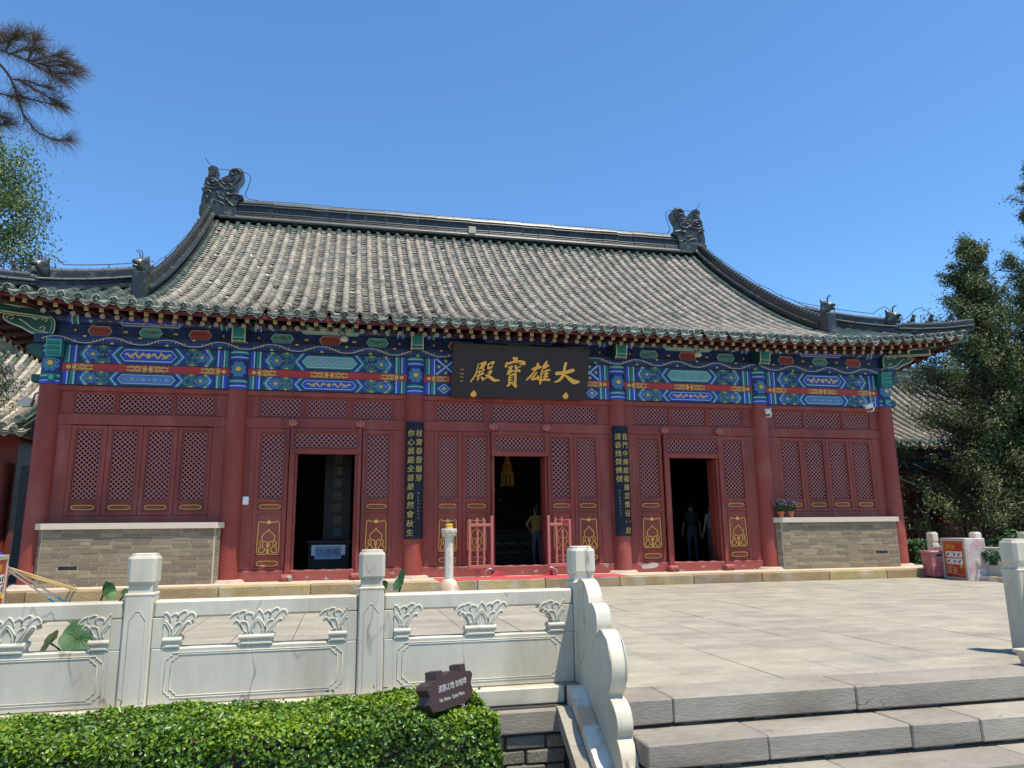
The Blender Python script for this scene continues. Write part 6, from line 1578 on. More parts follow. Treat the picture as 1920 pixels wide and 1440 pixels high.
# ---- inside: people, altar, boxes
def person(x, y, h, face, shirt, bottoms, lab, pose, hairlen):
    """standing figure seen from behind; face = heading angle of the chest"""
    t = thing('person', lab, 'person', (x, y, 0.0)); s = h/1.7
    ca, sa = math.cos(face), math.sin(face)
    def W(a, b, c): return (x+(a*ca-b*sa)*s, y+(a*sa+b*ca)*s, c*s)       # a: to the body's right, b: forward, c: up
    V_ = []; E_ = []; R_ = []
    def add(p, r, par=None):
        V_.append(W(*p)); R_.append((r*s, r*s*0.82)); 
        if par is not None: E_.append((par, len(V_)-1))
        return len(V_)-1
    pel = add((0, 0, .93), .145); wst = add((0, .01, 1.08), .125, pel); chs = add((0, .01, 1.28), .150, wst); nk = add((0, 0, 1.43), .065, chs); hb = add((0, .02, 1.53), .085, nk); hd_ = add((0, .02, 1.62), .090, hb)
    for sd in (-1, 1):
        hp_ = add((sd*.09, 0, .86), .105, pel); kn = add((sd*.10, .02, .48), .066, hp_); an = add((sd*.10, -.01, .09), .045, kn); add((sd*.12, .13, .035), .035, an)
        sh_ = add((sd*.17, 0, 1.37), .062, chs); pts = pose[0 if sd < 0 else 1]
        el = add((sd*pts[0][0], pts[0][1], pts[0][2]), .045, sh_); wr = add((sd*pts[1][0], pts[1][1], pts[1][2]), .032, el)
        hv = Vector(pts[1])-Vector(pts[0]); hv.normalize(); ha = add(tuple(Vector((sd*pts[1][0], pts[1][1], pts[1][2]))+Vector((sd*hv.x, hv.y, hv.z))*.07), .030, wr)
        hp0 = Vector((sd*pts[1][0], pts[1][1], pts[1][2])); d_ = Vector((sd*hv.x, hv.y, hv.z))
        for k in range(4): f1 = add(tuple(hp0+d_*.125+Vector((0, .026*(k-1.5), 0))), .010, ha); add(tuple(hp0+d_*(.165-.008*abs(k-1.3))+Vector((-sd*.012, .026*(k-1.5), -.004))), .008, f1)
        th = add(tuple(hp0+d_*.08+Vector((0, .055, 0))), .011, wr)
    me = skin_mesh('body', V_, E_, R_, [M['skin'], M[shirt], M[bottoms], M['hair']], 1)
    for p in me.polygons:
        c = p.center; z = c.z/s; dx = math.hypot(c.x-x, c.y-y)/s
        p.material_index = 3 if z < .075 else 2 if (z < .97 and dx < .21) else 1 if (z < 1.455 and (z > 1.12 or dx < .21)) else 0
        if z < 1.12 and z > .97 and dx < .20: p.material_index = 1
    o = inst('body', me, t)
    mb = MB(); hc = Vector(W(0, -.012, 1.655)); b0 = len(mb.v); mb.ellip((0, 0, 0), (.100*s, .112*s, .115*s), 12)
    if hairlen: mb.ellip((0, -.06*s, -.12*s), (.085*s, .06*s, .13*s), 10)
    mb.xform(Matrix.Translation(hc) @ Matrix.Rotation(face, 4, 'Z')); mb.build('hair', M['hair'], o)
    mb = MB()          # face features on the far side
    for sd in (-1, 1): mb.ellip(W(sd*.034, .105, 1.61), (.011*s, .011*s, .007*s), 6)
    mb.ellip(W(0, .115, 1.545), (.022*s, .012*s, .006*s), 6); mb.ellip(W(0, .118, 1.58), (.013*s, .018*s, .022*s), 6)
    for sd in (-1, 1): mb.ellip(W(sd*.095, .01, 1.60), (.012*s, .022*s, .03*s), 6)
    mb.build('face_features', M['skin'], o); return t
RELAX = ((.24, -.02, 1.10), (.26, .06, .86)); HIP = ((.36, -.06, 1.16), (.19, .05, 1.02))
person(0.70, 1.45, 1.28, R(15), 'yshirt', 'pants', 'person in mustard top and grey trousers with hand on hip inside the middle door', (HIP, RELAX), True)
person(4.70, 1.5, 1.30, R(10), 'wshirt', 'pants', 'person in white short-sleeved shirt half hidden by the right doorway jamb', (RELAX, RELAX), False)
person(4.66, 2.4, 1.36, R(-10), 'gshirt', 'pants', 'person in grey shirt standing in the dark of the right doorway', (RELAX, RELAX), False)
db = thing('donation_box', 'dark donation box with a blue paper label in the left doorway', 'donation box', (-3.48, 1.0, 0))
mb = MB(); mb.cbox(-3.86, -3.10, 1.02, 1.42, 0.0, 0.60, 0.012); mb.cbox(-3.89, -3.07, 1.0, 1.45, 0.56, 0.62, 0.008); mb.build('box', M['soffit'], db)
mb = MB(); mb.box(-3.80, -3.18, 0.992, 1.0, 0.34, 0.53); mb.build('paper', M['white'], db)
mb = MB(); mb.box(-3.74, -3.25, 0.984, 0.990, 0.27, 0.51); mb.build('paper', M['lblue'], db)
inst('lettering', text_mesh('功德箱', 0.15, 0.001, 0, M['darkred']), db, TR(-3.495, 0.981, 0.39) @ FACE_S)
ib = thing('hanging_board', 'tall dark board with pale characters hanging inside the left doorway', 'sign', (-3.36, 1.6, 0.6))
mb = MB(); mb.cbox(-3.62, -3.10, 1.60, 1.63, 0.62, 2.6, 0.005); mb.build('board', M['black'], ib)
for i, ch in enumerate('音潭栗雨岸蒲海'):
    inst('lettering', text_mesh(ch, 0.19, 0.001, 0, M['dimcream']), ib, TR(-3.36, 1.596, 2.20-0.243*i) @ FACE_S)
at = thing('altar_table', 'dark carved altar table deep inside the middle doorway', 'table', (0.35, 3.6, 0))
mb = MB(); mb.cbox(-0.5, 1.2, 3.6, 4.3, 0.72, 0.80, 0.01); mb.cbox(-0.45, 1.15, 3.65, 4.25, 0.0, 0.718, 0.01); mb.build('table_body', M['soffit'], at)
mb = MB()
for k in range(16): mb.tube([(-.38+.095*k+a, 3.643, .45+b) for a, b in curl((0, 0), 0.05, 1 if k % 2 else -1, 8)], 0.006, 4)
for k in range(24): mb.tube([(-.40+.064*k, 3.643, .25+.02*math.sin(k)), (-.37+.064*k, 3.643, .28+.02*math.cos(k*2))], 0.006, 4)
mb.build('carving', M['cream'], at)
cn = thing('gilt_canopy', 'gold tasselled canopy hanging inside the middle doorway', 'canopy', (0.45, 3.0, 1.9))
mb = MB()
for j, (r_, z_) in enumerate(((.04, 2.33), (.09, 2.17), (.13, 1.98))):
    for k in range(9): a = 2*PI*k/9+j; mb.tube([(.42+r_*math.cos(a), 3+r_*math.sin(a), z_+.10), (.42+r_*1.08*math.cos(a), 3+r_*1.08*math.sin(a), z_-.14)], 0.016, 5)
    mb.lathe([(r_*.9, z_+.10), (r_*1.05, z_+.14)], (.42, 3, 0), 12)
mb.build('tassels', M['gold'], cn)
mb = MB()
for k in range(12): a = 2*PI*k/12; mb.ellip((.42+.14*math.cos(a), 3+.14*math.sin(a), 1.80), (.025, .025, .035), 6)
mb.tube([(.42, 3, 2.4), (.42, 3, 4.0)], 0.008, 5); mb.build('lotus_drops', M['gold'], cn)
for i, (dx, z, mt, nm) in enumerate(((-.22, 1.72, 'glow_r', 'upper left red'), (-.08, 1.70, 'glow_r', 'upper right red'), (-.24, 1.42, 'green', 'left-hand green'), (.05, 1.44, 'green', 'right-hand green'), (-.30, 1.30, 'glow_r', 'lowest red'))):
    mb = MB(); mb.ellip((.25+dx, 3.2, z), (.035, .035, .045), 10); mb.tube([(.25+dx, 3.2, z+.04), (.25+dx, 3.2, 4.0)], 0.004, 4)
    o = mb.build('lotus_lantern', M[mt]); tag(o, '%s of the small lanterns by the gold canopy in the middle doorway' % nm, 'lantern', 'small lanterns inside the middle doorway')
# ---- wall fittings
def camera_(x, y, z, d, lab):
    t = thing('security_camera', lab, 'camera', (x, y, z)); mb = MB(); mb.cbox(x-.045, x+.045, y-.20, y, z-.04, z+.04, 0.012); mb.build('housing', M['white'], t, TR(x, y, z) @ Matrix.Rotation(d, 4, 'Z') @ Matrix.Rotation(R(14), 4, 'X') @ TR(-x, -y, -z))
    mb = MB(); mb.cbox(x-.06, x+.06, y-.22, y+.02, z+.045, z+.06, 0.004); mb.build('sun_shield', M['white'], t, TR(x, y, z) @ Matrix.Rotation(d, 4, 'Z') @ Matrix.Rotation(R(14), 4, 'X') @ TR(-x, -y, -z))
    mb = MB(); mb.tube(crom([(x, y-.06, z-.04), (x+.02, y, z-.11), (x, y+.15, z-.10)], 4), 0.018, 6); mb.build('bracket', M['white'], t)
camera_(5.20, -0.30, 3.10, R(-40), 'white security camera on the column beside the right end windows'); camera_(7.62, -0.32, 3.27, R(-70), 'white security camera under the painted beam at the right corner')
mx_ = thing('switch_box', 'small white switch box with a conduit on the red wall left of the left doorway', 'switch box', (-4.9, -0.08, 1.25))
mb = MB(); mb.cbox(-4.945, -4.845, -0.10, -0.036, 1.25, 1.39, 0.008); mb.box(-4.925, -4.865, -0.103, -0.100, 1.335, 1.365); mb.build('box', M['white'], mx_)
mb = MB(); mb.tube([(-4.89, -0.05, 1.39), (-4.89, -0.05, 3.2)], 0.012, 6); mb.build('conduit', M['redwood'], mx_)
for x, lab in ((-3.32, 'small round floodlight on thin arms under the eave left of the name board'), (3.53, 'small round floodlight on thin arms under the eave right of the name board')):
    t = thing('floodlight', lab, 'lamp', (x, -0.7, 4.1)); mb = MB(); mb.lathe([(0.02, 0.07), (0.06, 0.05), (0.075, 0.0), (0.07, -.03), (0.05, -.045), (0.001, -.05)], (x, -.62, 4.14), 14); mb.build('lamp_head', M['alu'], t)
    mb = MB()
    for d in (-1, 1): mb.tube(crom([(x+d*.02, -.62, 4.20), (x+d*.08-.10, -.70, 4.30), (x+d*.05-.06, -.72, 4.40)], 3), 0.010, 5)
    mb.build('arm', M['wire'], t)
t = thing('wall_lamp', 'old wall lamp on the outer side of the left corner column', 'lamp', (-8.45, 0.0, 3.0)); mb = MB(); mb.prism([(-8.62, 2.95), (-8.50, 3.06), (-8.38, 3.02), (-8.42, 2.90), (-8.55, 2.88)], lambda a, b, d: (a, d, b), -0.06, 0.06); mb.build('lamp_head', M['alu'], t)
mb = MB(); mb.tube(crom([(-8.40, 0, 2.90), (-8.38, 0, 3.10), (-8.30, 0, 3.12), (-8.25, 0, 3.0)], 3), 0.014, 5); mb.build('arm', M['wire'], t)
for i, x in enumerate((5.31, 5.53)):
    t = thing('flower_pot', ('left' if i == 0 else 'right')+'-hand terracotta pot of pink flowers on the pale ledge under the right windows', 'flower pot', (x, -0.25, 0.952), 'flower pots on the right ledge')
    mb = MB(); mb.lathe([(0.045, 0.953), (0.065, 1.045), (0.075, 1.05), (0.075, 1.075), (0.062, 1.075), (0.055, 1.05), (0.001, 1.05)], (x, -0.25, 0), 16); mb.build('pot', M['terra'], t)
    n = 260; p = rng.normal(0, 1, (n, 3)); p /= np.linalg.norm(p, axis=1)[:, None]; p *= (rng.uniform(0.3, 1, n)**.5)[:, None]; foliage('leaves', t, np.array([x, -.25, 1.16])+p*np.array([.12, .10, .10]), p, np.full(n, .045), M['shrub'], asp=.4)
    n = 70; p = rng.normal(0, 1, (n, 3)); p[:, 2] = abs(p[:, 2]); p /= np.linalg.norm(p, axis=1)[:, None]; foliage('blossoms', t, np.array([x-.01, -.25, 1.19])+p*np.array([.15, .11, .13]), p, np.full(n, .035), M['petal'], asp=.8)
# ---- fire hydrant cabinets, bins, mops
def frame2(P0, P1, z0):      # face plane from near-bottom corner P0 to P1, u along, w outward depth
    d = (Vector(P1)-Vector(P0)); L = d.length; d.normalize(); return TR(P0[0], P0[1], z0) @ Matrix(((d.x, -d.y, 0, 0), (d.y, d.x, 0, 0), (0, 0, 1, 0), (0, 0, 0, 1))), L
def cabinet(nm, lab, P0, P1, H, depth, side_mat, flip=False):
    t = thing(nm, lab, 'cabinet', (P0[0], P0[1], ZT)); MF, L = frame2(P0, P1, ZT)
    # local x along the face, local -y outward
    mb = MB(); mb.cbox(0, L, 0.02, depth, 0.0, H, 0.008); mb.build('body', M[side_mat], t, MF)
    mb = MB(); e = 0.055
    mb.cbox(0, e, -.012, .02, 0, H, .004); mb.cbox(L-e, L, -.012, .02, 0, H, .004); mb.cbox(e, L-e, -.011, .02, 0, e*.8, .004); mb.cbox(e, L-e, -.011, .02, H-e, H, .004); mb.build('door_frame', M['alu'], t, MF)
    mb = MB(); mb.box(e, L-e, 0.0, 0.019, e*.8, H-e); ps = mb.build('poster', M['fred'], t, MF)
    mb = MB(); a, b, c, d = e+.02, L-e-.02, e*.8+.02, H-e-.025
    for (q0, q1, r0, r1) in ((a, a+.035, c+.03, d), (b-.035, b, c+.05, d), (a, b, d-.012, d)): mb.box(q0, q1, -.002, -.0005, r0, r1)
    mb.build('poster_border', M['forange'], ps, MF)
    inst('lettering', text_mesh('消防栓', 0.105, 0.0006, 0, M['fyellow']), ps, MF @ TR(a+.05+(b-a)*.27, -.003, d-.085) @ FACE_S)
    mb = MB(); cw = (b-a-.10)/3; ch_ = .105
    for r_ in range(2):
        for k in range(3): mb.box(a+.05+cw*k+.003, a+.05+cw*(k+1)-.003, -.0025, -.001, d-.26-.125*r_, d-.26-.125*r_+ch_)
    mb.build('picture_cell', M['white'], ps, MF)
    mb = MB()
    for r_ in range(2):
        for k in range(3):
            xx, zz = a+.05+cw*(k+.5), d-.26-.125*r_+ch_/2; s_ = 1 if k % 2 else -1
            mb.tube([(xx-.035*s_, -.003, zz+.025), (xx, -.003, zz), (xx+.025*s_, -.003, zz+.018), (xx+.045*s_, -.003, zz-.02)], 0.008, 4); mb.tube([(xx-.01, -.003, zz-.03), (xx+.02*s_, -.003, zz-.01)], 0.009, 4)
    mb.build('picture_mark', M['black'], ps, MF)
    mb = MB(); mb.tube([(b-.10, -.003, c+.15), (b-.10, -.003, c+.20)], 0.022, 5); mb.prism([(a+.04, c+.045), (b-.01, c+.012), (b-.01, c+.02), (a+.04, c+.055)], lambda u, v, w_: (u, w_, v), -.003, -.001)
    mb.box(a+.05, a+.24, -.0025, -.001, d-.425, d-.412); mb.build('poster_mark', M['fyellow'], ps, MF)
    mb = MB()
    for k in range(4):
        for (u0, u1) in ((.05, .19), (.23, .37)): mb.box(a+u0, a+u1-.01*(k % 2), -.0025, -.001, d-.455-.028*k, d-.445-.028*k)
    mb.build('text_line', M['cream'], ps, MF)
    inst('lettering', text_mesh('119', 0.055, 0.0006, 0, M['fyellow']), ps, MF @ TR(a+.30, -.003, c+.085) @ FACE_S)
    return t, MF, L
t, MF, L = cabinet('fire_hydrant_cabinet', 'fire hydrant cabinet with a red poster and a bleached pink side on the terrace right', (7.80, -1.56), (7.62, -2.31), 0.735, 0.36, 'palepink')
mb = MB(); mb.ellip((0, 0, 0), (0.05, 0.012, 0.085), 12); mb.build('handle_plate', M['alu'], t, MF @ TR(L+0.002, 0.20, 0.30) @ Matrix.Rotation(PI/2, 4, 'Z'))
def firebin(nm, lab, P0, P1, H, dep):
    t = thing(nm, lab, 'box', (P0[0], P0[1], ZT)); MF, L = frame2(P0, P1, ZT)
    mb = MB(); vs = []
    for z_, o_ in ((.03, .016), (H-.02, 0.0)): vs += [(o_, o_, z_), (L-o_, o_, z_), (L-o_, dep-o_, z_), (o_, dep-o_, z_)]
    mb.add(vs, [(3, 2, 1, 0), (4, 5, 6, 7), (0, 1, 5, 4), (1, 2, 6, 5), (2, 3, 7, 6), (3, 0, 4, 7)]); mb.cbox(.005, L-.005, -.006, dep, H*.47, H*.49, .003); mb.build('body', M['pinkplastic'], t, MF)
    mb = MB(); mb.cbox(-.02, L+.02, -.025, dep+.02, H-.04, H, .012); mb.build('lid', M['pinkplastic'], t, MF)
    for a in (.06, L-.10): mb = MB(); mb.cbox(a, a+.05, .05, dep-.05, 0, .035, .004); mb.build('foot', M['black'], t, MF)
    inst('lettering', text_mesh('灭火器箱', L*.20, 0.0006, 0, M['white']), t, MF @ TR(L/2, -.004+.012, H*.70) @ FACE_S)
    mb = MB(); mb.box(L*.3, L*.72, .014, .024, H*.22, H*.26); mb.build('text_line', M['cream'], t, MF)
    mb = MB(); mb.box(L+.0015-.012, L+.002, .10, .24, H*.80, H*.88); mb.build('slot', M['black'], t, MF)
firebin('fire_extinguisher_box', 'faded pink fire extinguisher box at the right end of the step', (7.66, -1.18), (7.58, -1.53), 0.50, 0.26)
t, MF, L = cabinet('fire_hydrant_cabinet', 'fire hydrant cabinet with a red poster cut off by the left edge', (-7.22, -3.67), (-7.37, -2.92), 0.735, 0.36, 'alu')
firebin('fire_extinguisher_box', 'faded pink fire extinguisher box behind the cabinet at the left edge', (-7.42, -2.86), (-7.50, -2.50), 0.50, 0.26)
mb = MB()
for k in range(7): mb.tube(crom([(-7.62+.02*k, -3.3+.05*k, .53), (-7.56+.01*k, -3.26+.05*k, .60-.01*k), (-7.46, -3.22+.04*k, .59-.01*k), (-7.42, -3.20+.03*k, .535)], 4), 0.022, 6)
tag(mb.build('hose_bundle', M['blueplastic']), 'bundle of bright blue hose lying on top of the left cabinet', 'hose')
for (a, b, mt, gm, lab) in (((-7.50, -3.05, .50), (-7.19, -1.28, -.195), 'steel', 'cyan', 'upper of two steel mop poles with cyan grips by the left cabinet'), ((-7.48, -2.98, .44), (-7.31, -1.33, -.195), 'steel', 'cyan', 'lower of two steel mop poles with cyan grips by the left cabinet'),
                     ((-7.52, -3.02, .44), (-7.08, -1.15, -.03), 'ypole', None, 'upper of two yellow broom poles leaning by the left cabinet'), ((-7.52, -3.0, .40), (-7.14, -1.15, -.03), 'ypole', None, 'lower of two yellow broom poles leaning by the left cabinet')):
    t = thing('mop_pole', lab, 'mop', b, 'cleaning poles leaning by the left cabinet'); A_, B_ = Vector(a), Vector(b)
    mb = MB(); mb.tube([A_, B_], 0.013, 8); mb.build('pole', M[mt], t)
    if gm: mb = MB(); mb.tube([B_+(A_-B_)*.12, B_-(A_-B_)*.002], 0.018, 8); mb.build('grip', M[gm], t)
# ================================================================== side halls
def side_hall(sx, lab):
    t = thing('side_hall', lab, 'side hall', (sx*15, 6, -0.2))
    x0, x1 = (9.9, 24.0); ye, yr, ze, zr = 3.6, 7.4, 3.02, 5.55
    def pz(y): u = (y-ye)/(yr-ye); return ze+(zr-ze)*(0.62*u+0.38*u*u)
    rows_ = np.arange(x0+.15, x1, 0.30); f = rows_ if sx > 0 else -rows_
    mb = MB(); sheet(mb, lambda x, y: (sx*x, y, pz(y)-.06), np.linspace(x0, x1, 4), np.linspace(ye, yr, 14)); sheet(mb, lambda x, y: (sx*x, 2*yr-y, pz(y)-.06), np.linspace(x0, x1, 4), np.linspace(ye, yr, 8))
    mb.prism([(ye+.3, ze-.1)]+[(y, pz(y)-.07) for y in np.linspace(ye+.3, yr, 8)]+[(2*yr-y, pz(y)-.07) for y in np.linspace(yr, ye+.3, 8)]+[(2*yr-ye-.3, ze-.1)], lambda a, b, d: (d, a, b), sx*(x0+.25), sx*(x0+.35)); rf = mb.build('roof', M['pan'], t)
    cnt = 0; rest_ = {'tile': MB(), 'gtile': MB()}
    for x in f:
        n = 17; ysx = np.linspace(ye, yr-.1, n+1)
        for i in range(n):
            an = math.atan2(pz(ysx[i+1])-pz(ysx[i]), ysx[i+1]-ysx[i]); kd = 'gtile' if i >= n-2 or i == 0 else 'tile'
            M_ = TR(x, ysx[i], pz(ysx[i])-.03) @ Matrix.Rotation(an, 4, 'X') @ Matrix.Diagonal((1.15, 1.28, 1.15, 1))
            if abs(x) < 16.5 and i < 4: inst('cover_tile', TM[kd], rf, M_)
            else: rest_[kd].add([M_ @ v.co for v in TM[kd].vertices], [tuple(p.vertices) for p in TM[kd].polygons], 0, True)
        inst('round_eave_tile', disc_me, rf, TR(x, ye-.03, ze-.06) @ Matrix.Diagonal((1.2, 1.2, 1.2, 1)))
        inst('drip_tile', drip_me, rf, TR(x+.15, ye-.02, ze-.09) @ Matrix.Diagonal((1.3, 1.2, 1.2, 1)))
    for kd in rest_: rest_[kd].build('cover_tile_rows', M[kd], rf)['kind'] = 'stuff'
    mb = MB(); mb.prism([(-w, z-8.74) for w, z in RID]+[(w, z-8.74) for w, z in RID[::-1]], lambda a, b, d: (d, yr+a, zr-.05+b), sx*x0, sx*x1); mb.build('main_ridge', M['gtile'], rf)
    for (dy, dz) in ((0, 0),):
        pth = [(sx*(x0+.1), y, pz(y)) for y in np.linspace(ye+.1, yr, 12)]; sweep(pth, [(a*.8, b*.6) for a, b in GP], M['gtile'], 'gable_ridge', rf)
    p = (sx*(x0+.1), ye+.15, ze+.12); mb = MB(); mb.lathe([(.09, -.12), (.09, .12)], (p[0], p[1], p[2]+.05), 12, 0, True, 'y'); mb.build('ridge_end_tile', M['gtile'], rf)
    # wall under the eave
    wy = 4.85
    mb = MB(); mb.box(min(sx*(x0+.5), sx*x1), max(sx*(x0+.5), sx*x1), wy, wy+4.8, -0.23, ze-.02); wl = mb.build('wall', M['redwood'], t)
    if sx > 0:
        mb = MB(); mb.box(min(sx*(x0+.3), sx*x1), max(sx*(x0+.3), sx*x1), wy-.12, wy-.01, 2.35, 2.9); bm_ = mb.build('painted_beam', M['navy'], t)
        P = Paint(FL(wy-.12)); xx = x0+.6
        while xx < 16:
            xa = sx*xx if sx > 0 else -(xx+1.6); P.rect(xa, xa+1.5, 2.42, 2.62, 'dgreen', 1); P.ribbon([(xa+.2, 2.42), (xa+.35, 2.62), (xa+.5, 2.42)], .03, 'pale', 2); P.ribbon([(xa+.7, 2.45), (xa+1.3, 2.60)], .03, 'sky', 2); P.ribbon([(xa+.7, 2.60), (xa+1.3, 2.45)], .03, 'sky', 3); P.rect(xa, xa+1.5, 2.68, 2.86, 'blue', 1); P.poly(hexa(xa+.75, 2.77, .4, .07, .06), 'pred', 2); xx += 1.7
        P.build('painted_pattern', pm, bm_)
    mb = MB(); sheet(mb, lambda x, y: (sx*x, y, ze-.10+.10*(y-ye)), (x0, x1), (ye+.05, wy)); mb.build('soffit', M['soffit'], rf)
    k = 0; xx = x0+.7
    while xx < x1-.5:
        mb = MB(); mb.lathe([(.17, -.22), (.16, 2.35)], (sx*xx, wy-.15, 0), 16); mb.build('column', M['red'], t)
        for j in range(4):
            a = sx*(xx+.32+.62*j); b = sx*(xx+.88+.62*j); a, b = min(a, b), max(a, b)
            mb = MB(); mb.cbox(a, b, wy-.06, wy-.002, -.1, 2.2, .006); o = mb.build('door_leaf', M['redwood'], t)
            inst('lattice', lattice_mesh(round(b-a-.12, 3), 1.0), o, TR(a+.06, wy-.07, 1.1))
            orn_tube(o, BIG, (a+b)/2, .45, (b-a)*.62, .62, wy-.065, .009, solids=BIGS); orn_tube(o, SLIM, (a+b)/2, .95, (b-a)*.7, .09, wy-.065, .008)
        xx += 2.95
    return t, wy, x0
tR, wyR, xR = side_hall(1, 'shaded side hall with a tiled roof half hidden behind the conifers on the right')
tL, wyL, xL = side_hall(-1, 'side hall with a sunlit tiled roof at the left edge behind the main hall')
for (x, txt, lab) in ((12.9, '演是寶相莊如來', 'couplet board with dim characters on the right side hall near the red corner column'), (16.0, '東照工夢', 'couplet board with dim characters on the right side hall at the picture edge')):
    t = thing('couplet_board', lab, 'sign', (x, wyR-.35, .4)); mb = MB(); mb.cbox(x-.17, x+.17, wyR-.36, wyR-.33, .35, 2.25, .006); mb.build('board', M['black'], t)
    for i, ch in enumerate(txt): inst('lettering', text_mesh(ch, .2, .001, 0, M['goldy']), t, TR(x, wyR-.364, 2.08-.26*i) @ FACE_S)
# brick side building face at the left edge, its shade put in as near-black colour
mb = MB(); mb.box(-9.75, -9.55, 3.4, 7.0, -.22, 2.2); t = mb.build('screen_wall', M['black']); tag(t, 'grey wall coloured near-black as shade beside the left corner column', 'wall')

# ================================================================== trees
def tufts(centers, dirs, n_each, rad, elong, leaf, mat, name, parent, **k):
    pos = []; nrm = []
    rads = rad if isinstance(rad, list) else [rad]*len(centers)
    for c, d, rad in zip(centers, dirs, rads):
        d = Vector(d).normalized(); a = np.array(d); m_ = int(n_each*random.uniform(.6, 1.3)); p = rng.normal(0, .5, (m_, 3)); al = p@a; p = p+np.outer(al, a)*(elong-1); pos.append(np.array(c)+p*rad*random.uniform(.7, 1.25)); q = p+a*.4; nrm.append(q)
    pos = np.concatenate(pos); nrm = np.concatenate(nrm); nrm /= np.linalg.norm(nrm, axis=1)[:, None]+1e-9
    return foliage(name, parent, pos, nrm, np.full(len(pos), leaf), mat, **k)
def conifer(lab, x, y, H, R0, base, nb, seed, leaf=.080):
    random.seed(seed); t = thing('conifer', lab, 'tree', (x, y, -.22)); mb = MB()
    mb.tube([(x, y, -.25), (x+.05, y, H*.3), (x-.03, y, H*.65), (x, y, H*.97)], [.20, .15, .09, .02], 10); mb.build('trunk', M['bark'], t)
    mb = MB(); cs = []; ds = []
    for i in range(nb):
        a0_ = random.choice((0, 1.3, 2.6)); f = (i+random.random())/nb; f = f**0.9; z = base+(H-base)*f; prof_ = (1-f)**1.0*(.80+.40*math.sin(f*15+seed+a0_))+.03; r_ = R0*prof_*random.uniform(.75, 1.15); a = i*2.399+random.uniform(-.4, .4)
        rise = random.uniform(.05, .5); e = Vector((x+r_*math.cos(a), y+r_*math.sin(a), z+r_*rise)); s0 = Vector((x, y, z-.05)); mid = (s0+e)/2+Vector((0, 0, -.05)); mb.tube(crom([tuple(s0), tuple(mid), tuple(e)], 3), [.035, .03, .026, .022, .018, .014, .008], 5)
        for q in (0.30, .50, .68, .84, 1.0):
            if r_*q < .12 and q < 1: continue
            p = s0.lerp(e, q)+Vector((random.uniform(-.16, .16), random.uniform(-.16, .16), random.uniform(-.12, .16))); cs.append(p); d = (e-s0).normalized()+Vector((random.uniform(-.4, .4), random.uniform(-.4, .4), random.uniform(.1, .9))); ds.append(d)
    mb.build('branch', M['bark'], t)
    kp = [i for i in range(len(cs)) if random.random() < .9 and math.sin(cs[i][0]*3.1+cs[i][2]*2.3)*math.sin(cs[i][2]*3.7-cs[i][1]*2.9) < .55]; tufts([cs[i] for i in kp], [ds[i] for i in kp], 165, [.25*(1-.55*max(0, (cs[i][2]/H-.45)/.55)) for i in kp], 1.75, leaf, M['conifer'], 'crown', t, jitter=.45, up=.35, asp=.30); return t
conifer('shorter dark conifer standing behind the right eave corner', 12.3, 1.3, 8.0, 2.7, .3, 160, 5)
conifer('tall dark conifer rising at the right edge behind the shorter one', 16.3, 2.2, 11.3, 3.5, .8, 220, 11, .085)
conifer('dark conifer reaching low over the side hall at the right edge', 13.6, .5, 6.9, 2.6, .2, 170, 23)
random.seed(3)
def broad(lab, x, y, zc, rx, rz_, ncl, trunk_top, leaf, mat, low=()):
    t = thing('broadleaf_tree', lab, 'tree', (x, y, -.22)); mb = MB(); mb.tube([(x, y, -.25), (x+.1, y, trunk_top*.5), (x-.05, y+.1, trunk_top)], [.24, .18, .10], 10); mb.build('trunk', M['bark'], t)
    mb = MB(); cs = []; ds = []
    for i in range(ncl):
        v = Vector((random.gauss(0, 1), random.gauss(0, 1), random.gauss(0, 1))).normalized()*random.uniform(.45, 1.0)**.5; p = Vector((x+v.x*rx, y+v.y*rx, zc+v.z*rz_)); cs.append(p); ds.append(v+Vector((0, 0, .3)))
        if i % 4 == 0: mb.tube(crom([(x, y, trunk_top*.8), tuple((Vector((x, y, trunk_top))+p)/2), tuple(p)], 3), [.06, .05, .04, .032, .025, .018, .01], 5)
    for p in low: cs.append(Vector(p)); ds.append(Vector((.3, -.3, .2))); mb.tube([(x, y, trunk_top*.55), p], [.03, .01], 5)
    mb.build('branch', M['bark'], t); tufts(cs, ds, 210, .34, 1.35, leaf, mat, 'crown', t, jitter=.45, up=.3, asp=.42)
broad('pale green locust tree behind the left end of the roof', -12.3, 4.6, 8.15, 1.95, 2.1, 150, 6.4, .085, M['decid'], low=[(-10.75, 4.0, 7.0), (-10.4, 5.0, 7.1)])
broad('dark leafy tree hanging over the left side hall roof', -11.2, 2.9, 3.9, 1.0, .85, 50, 3.6, .075, M['conifer'])
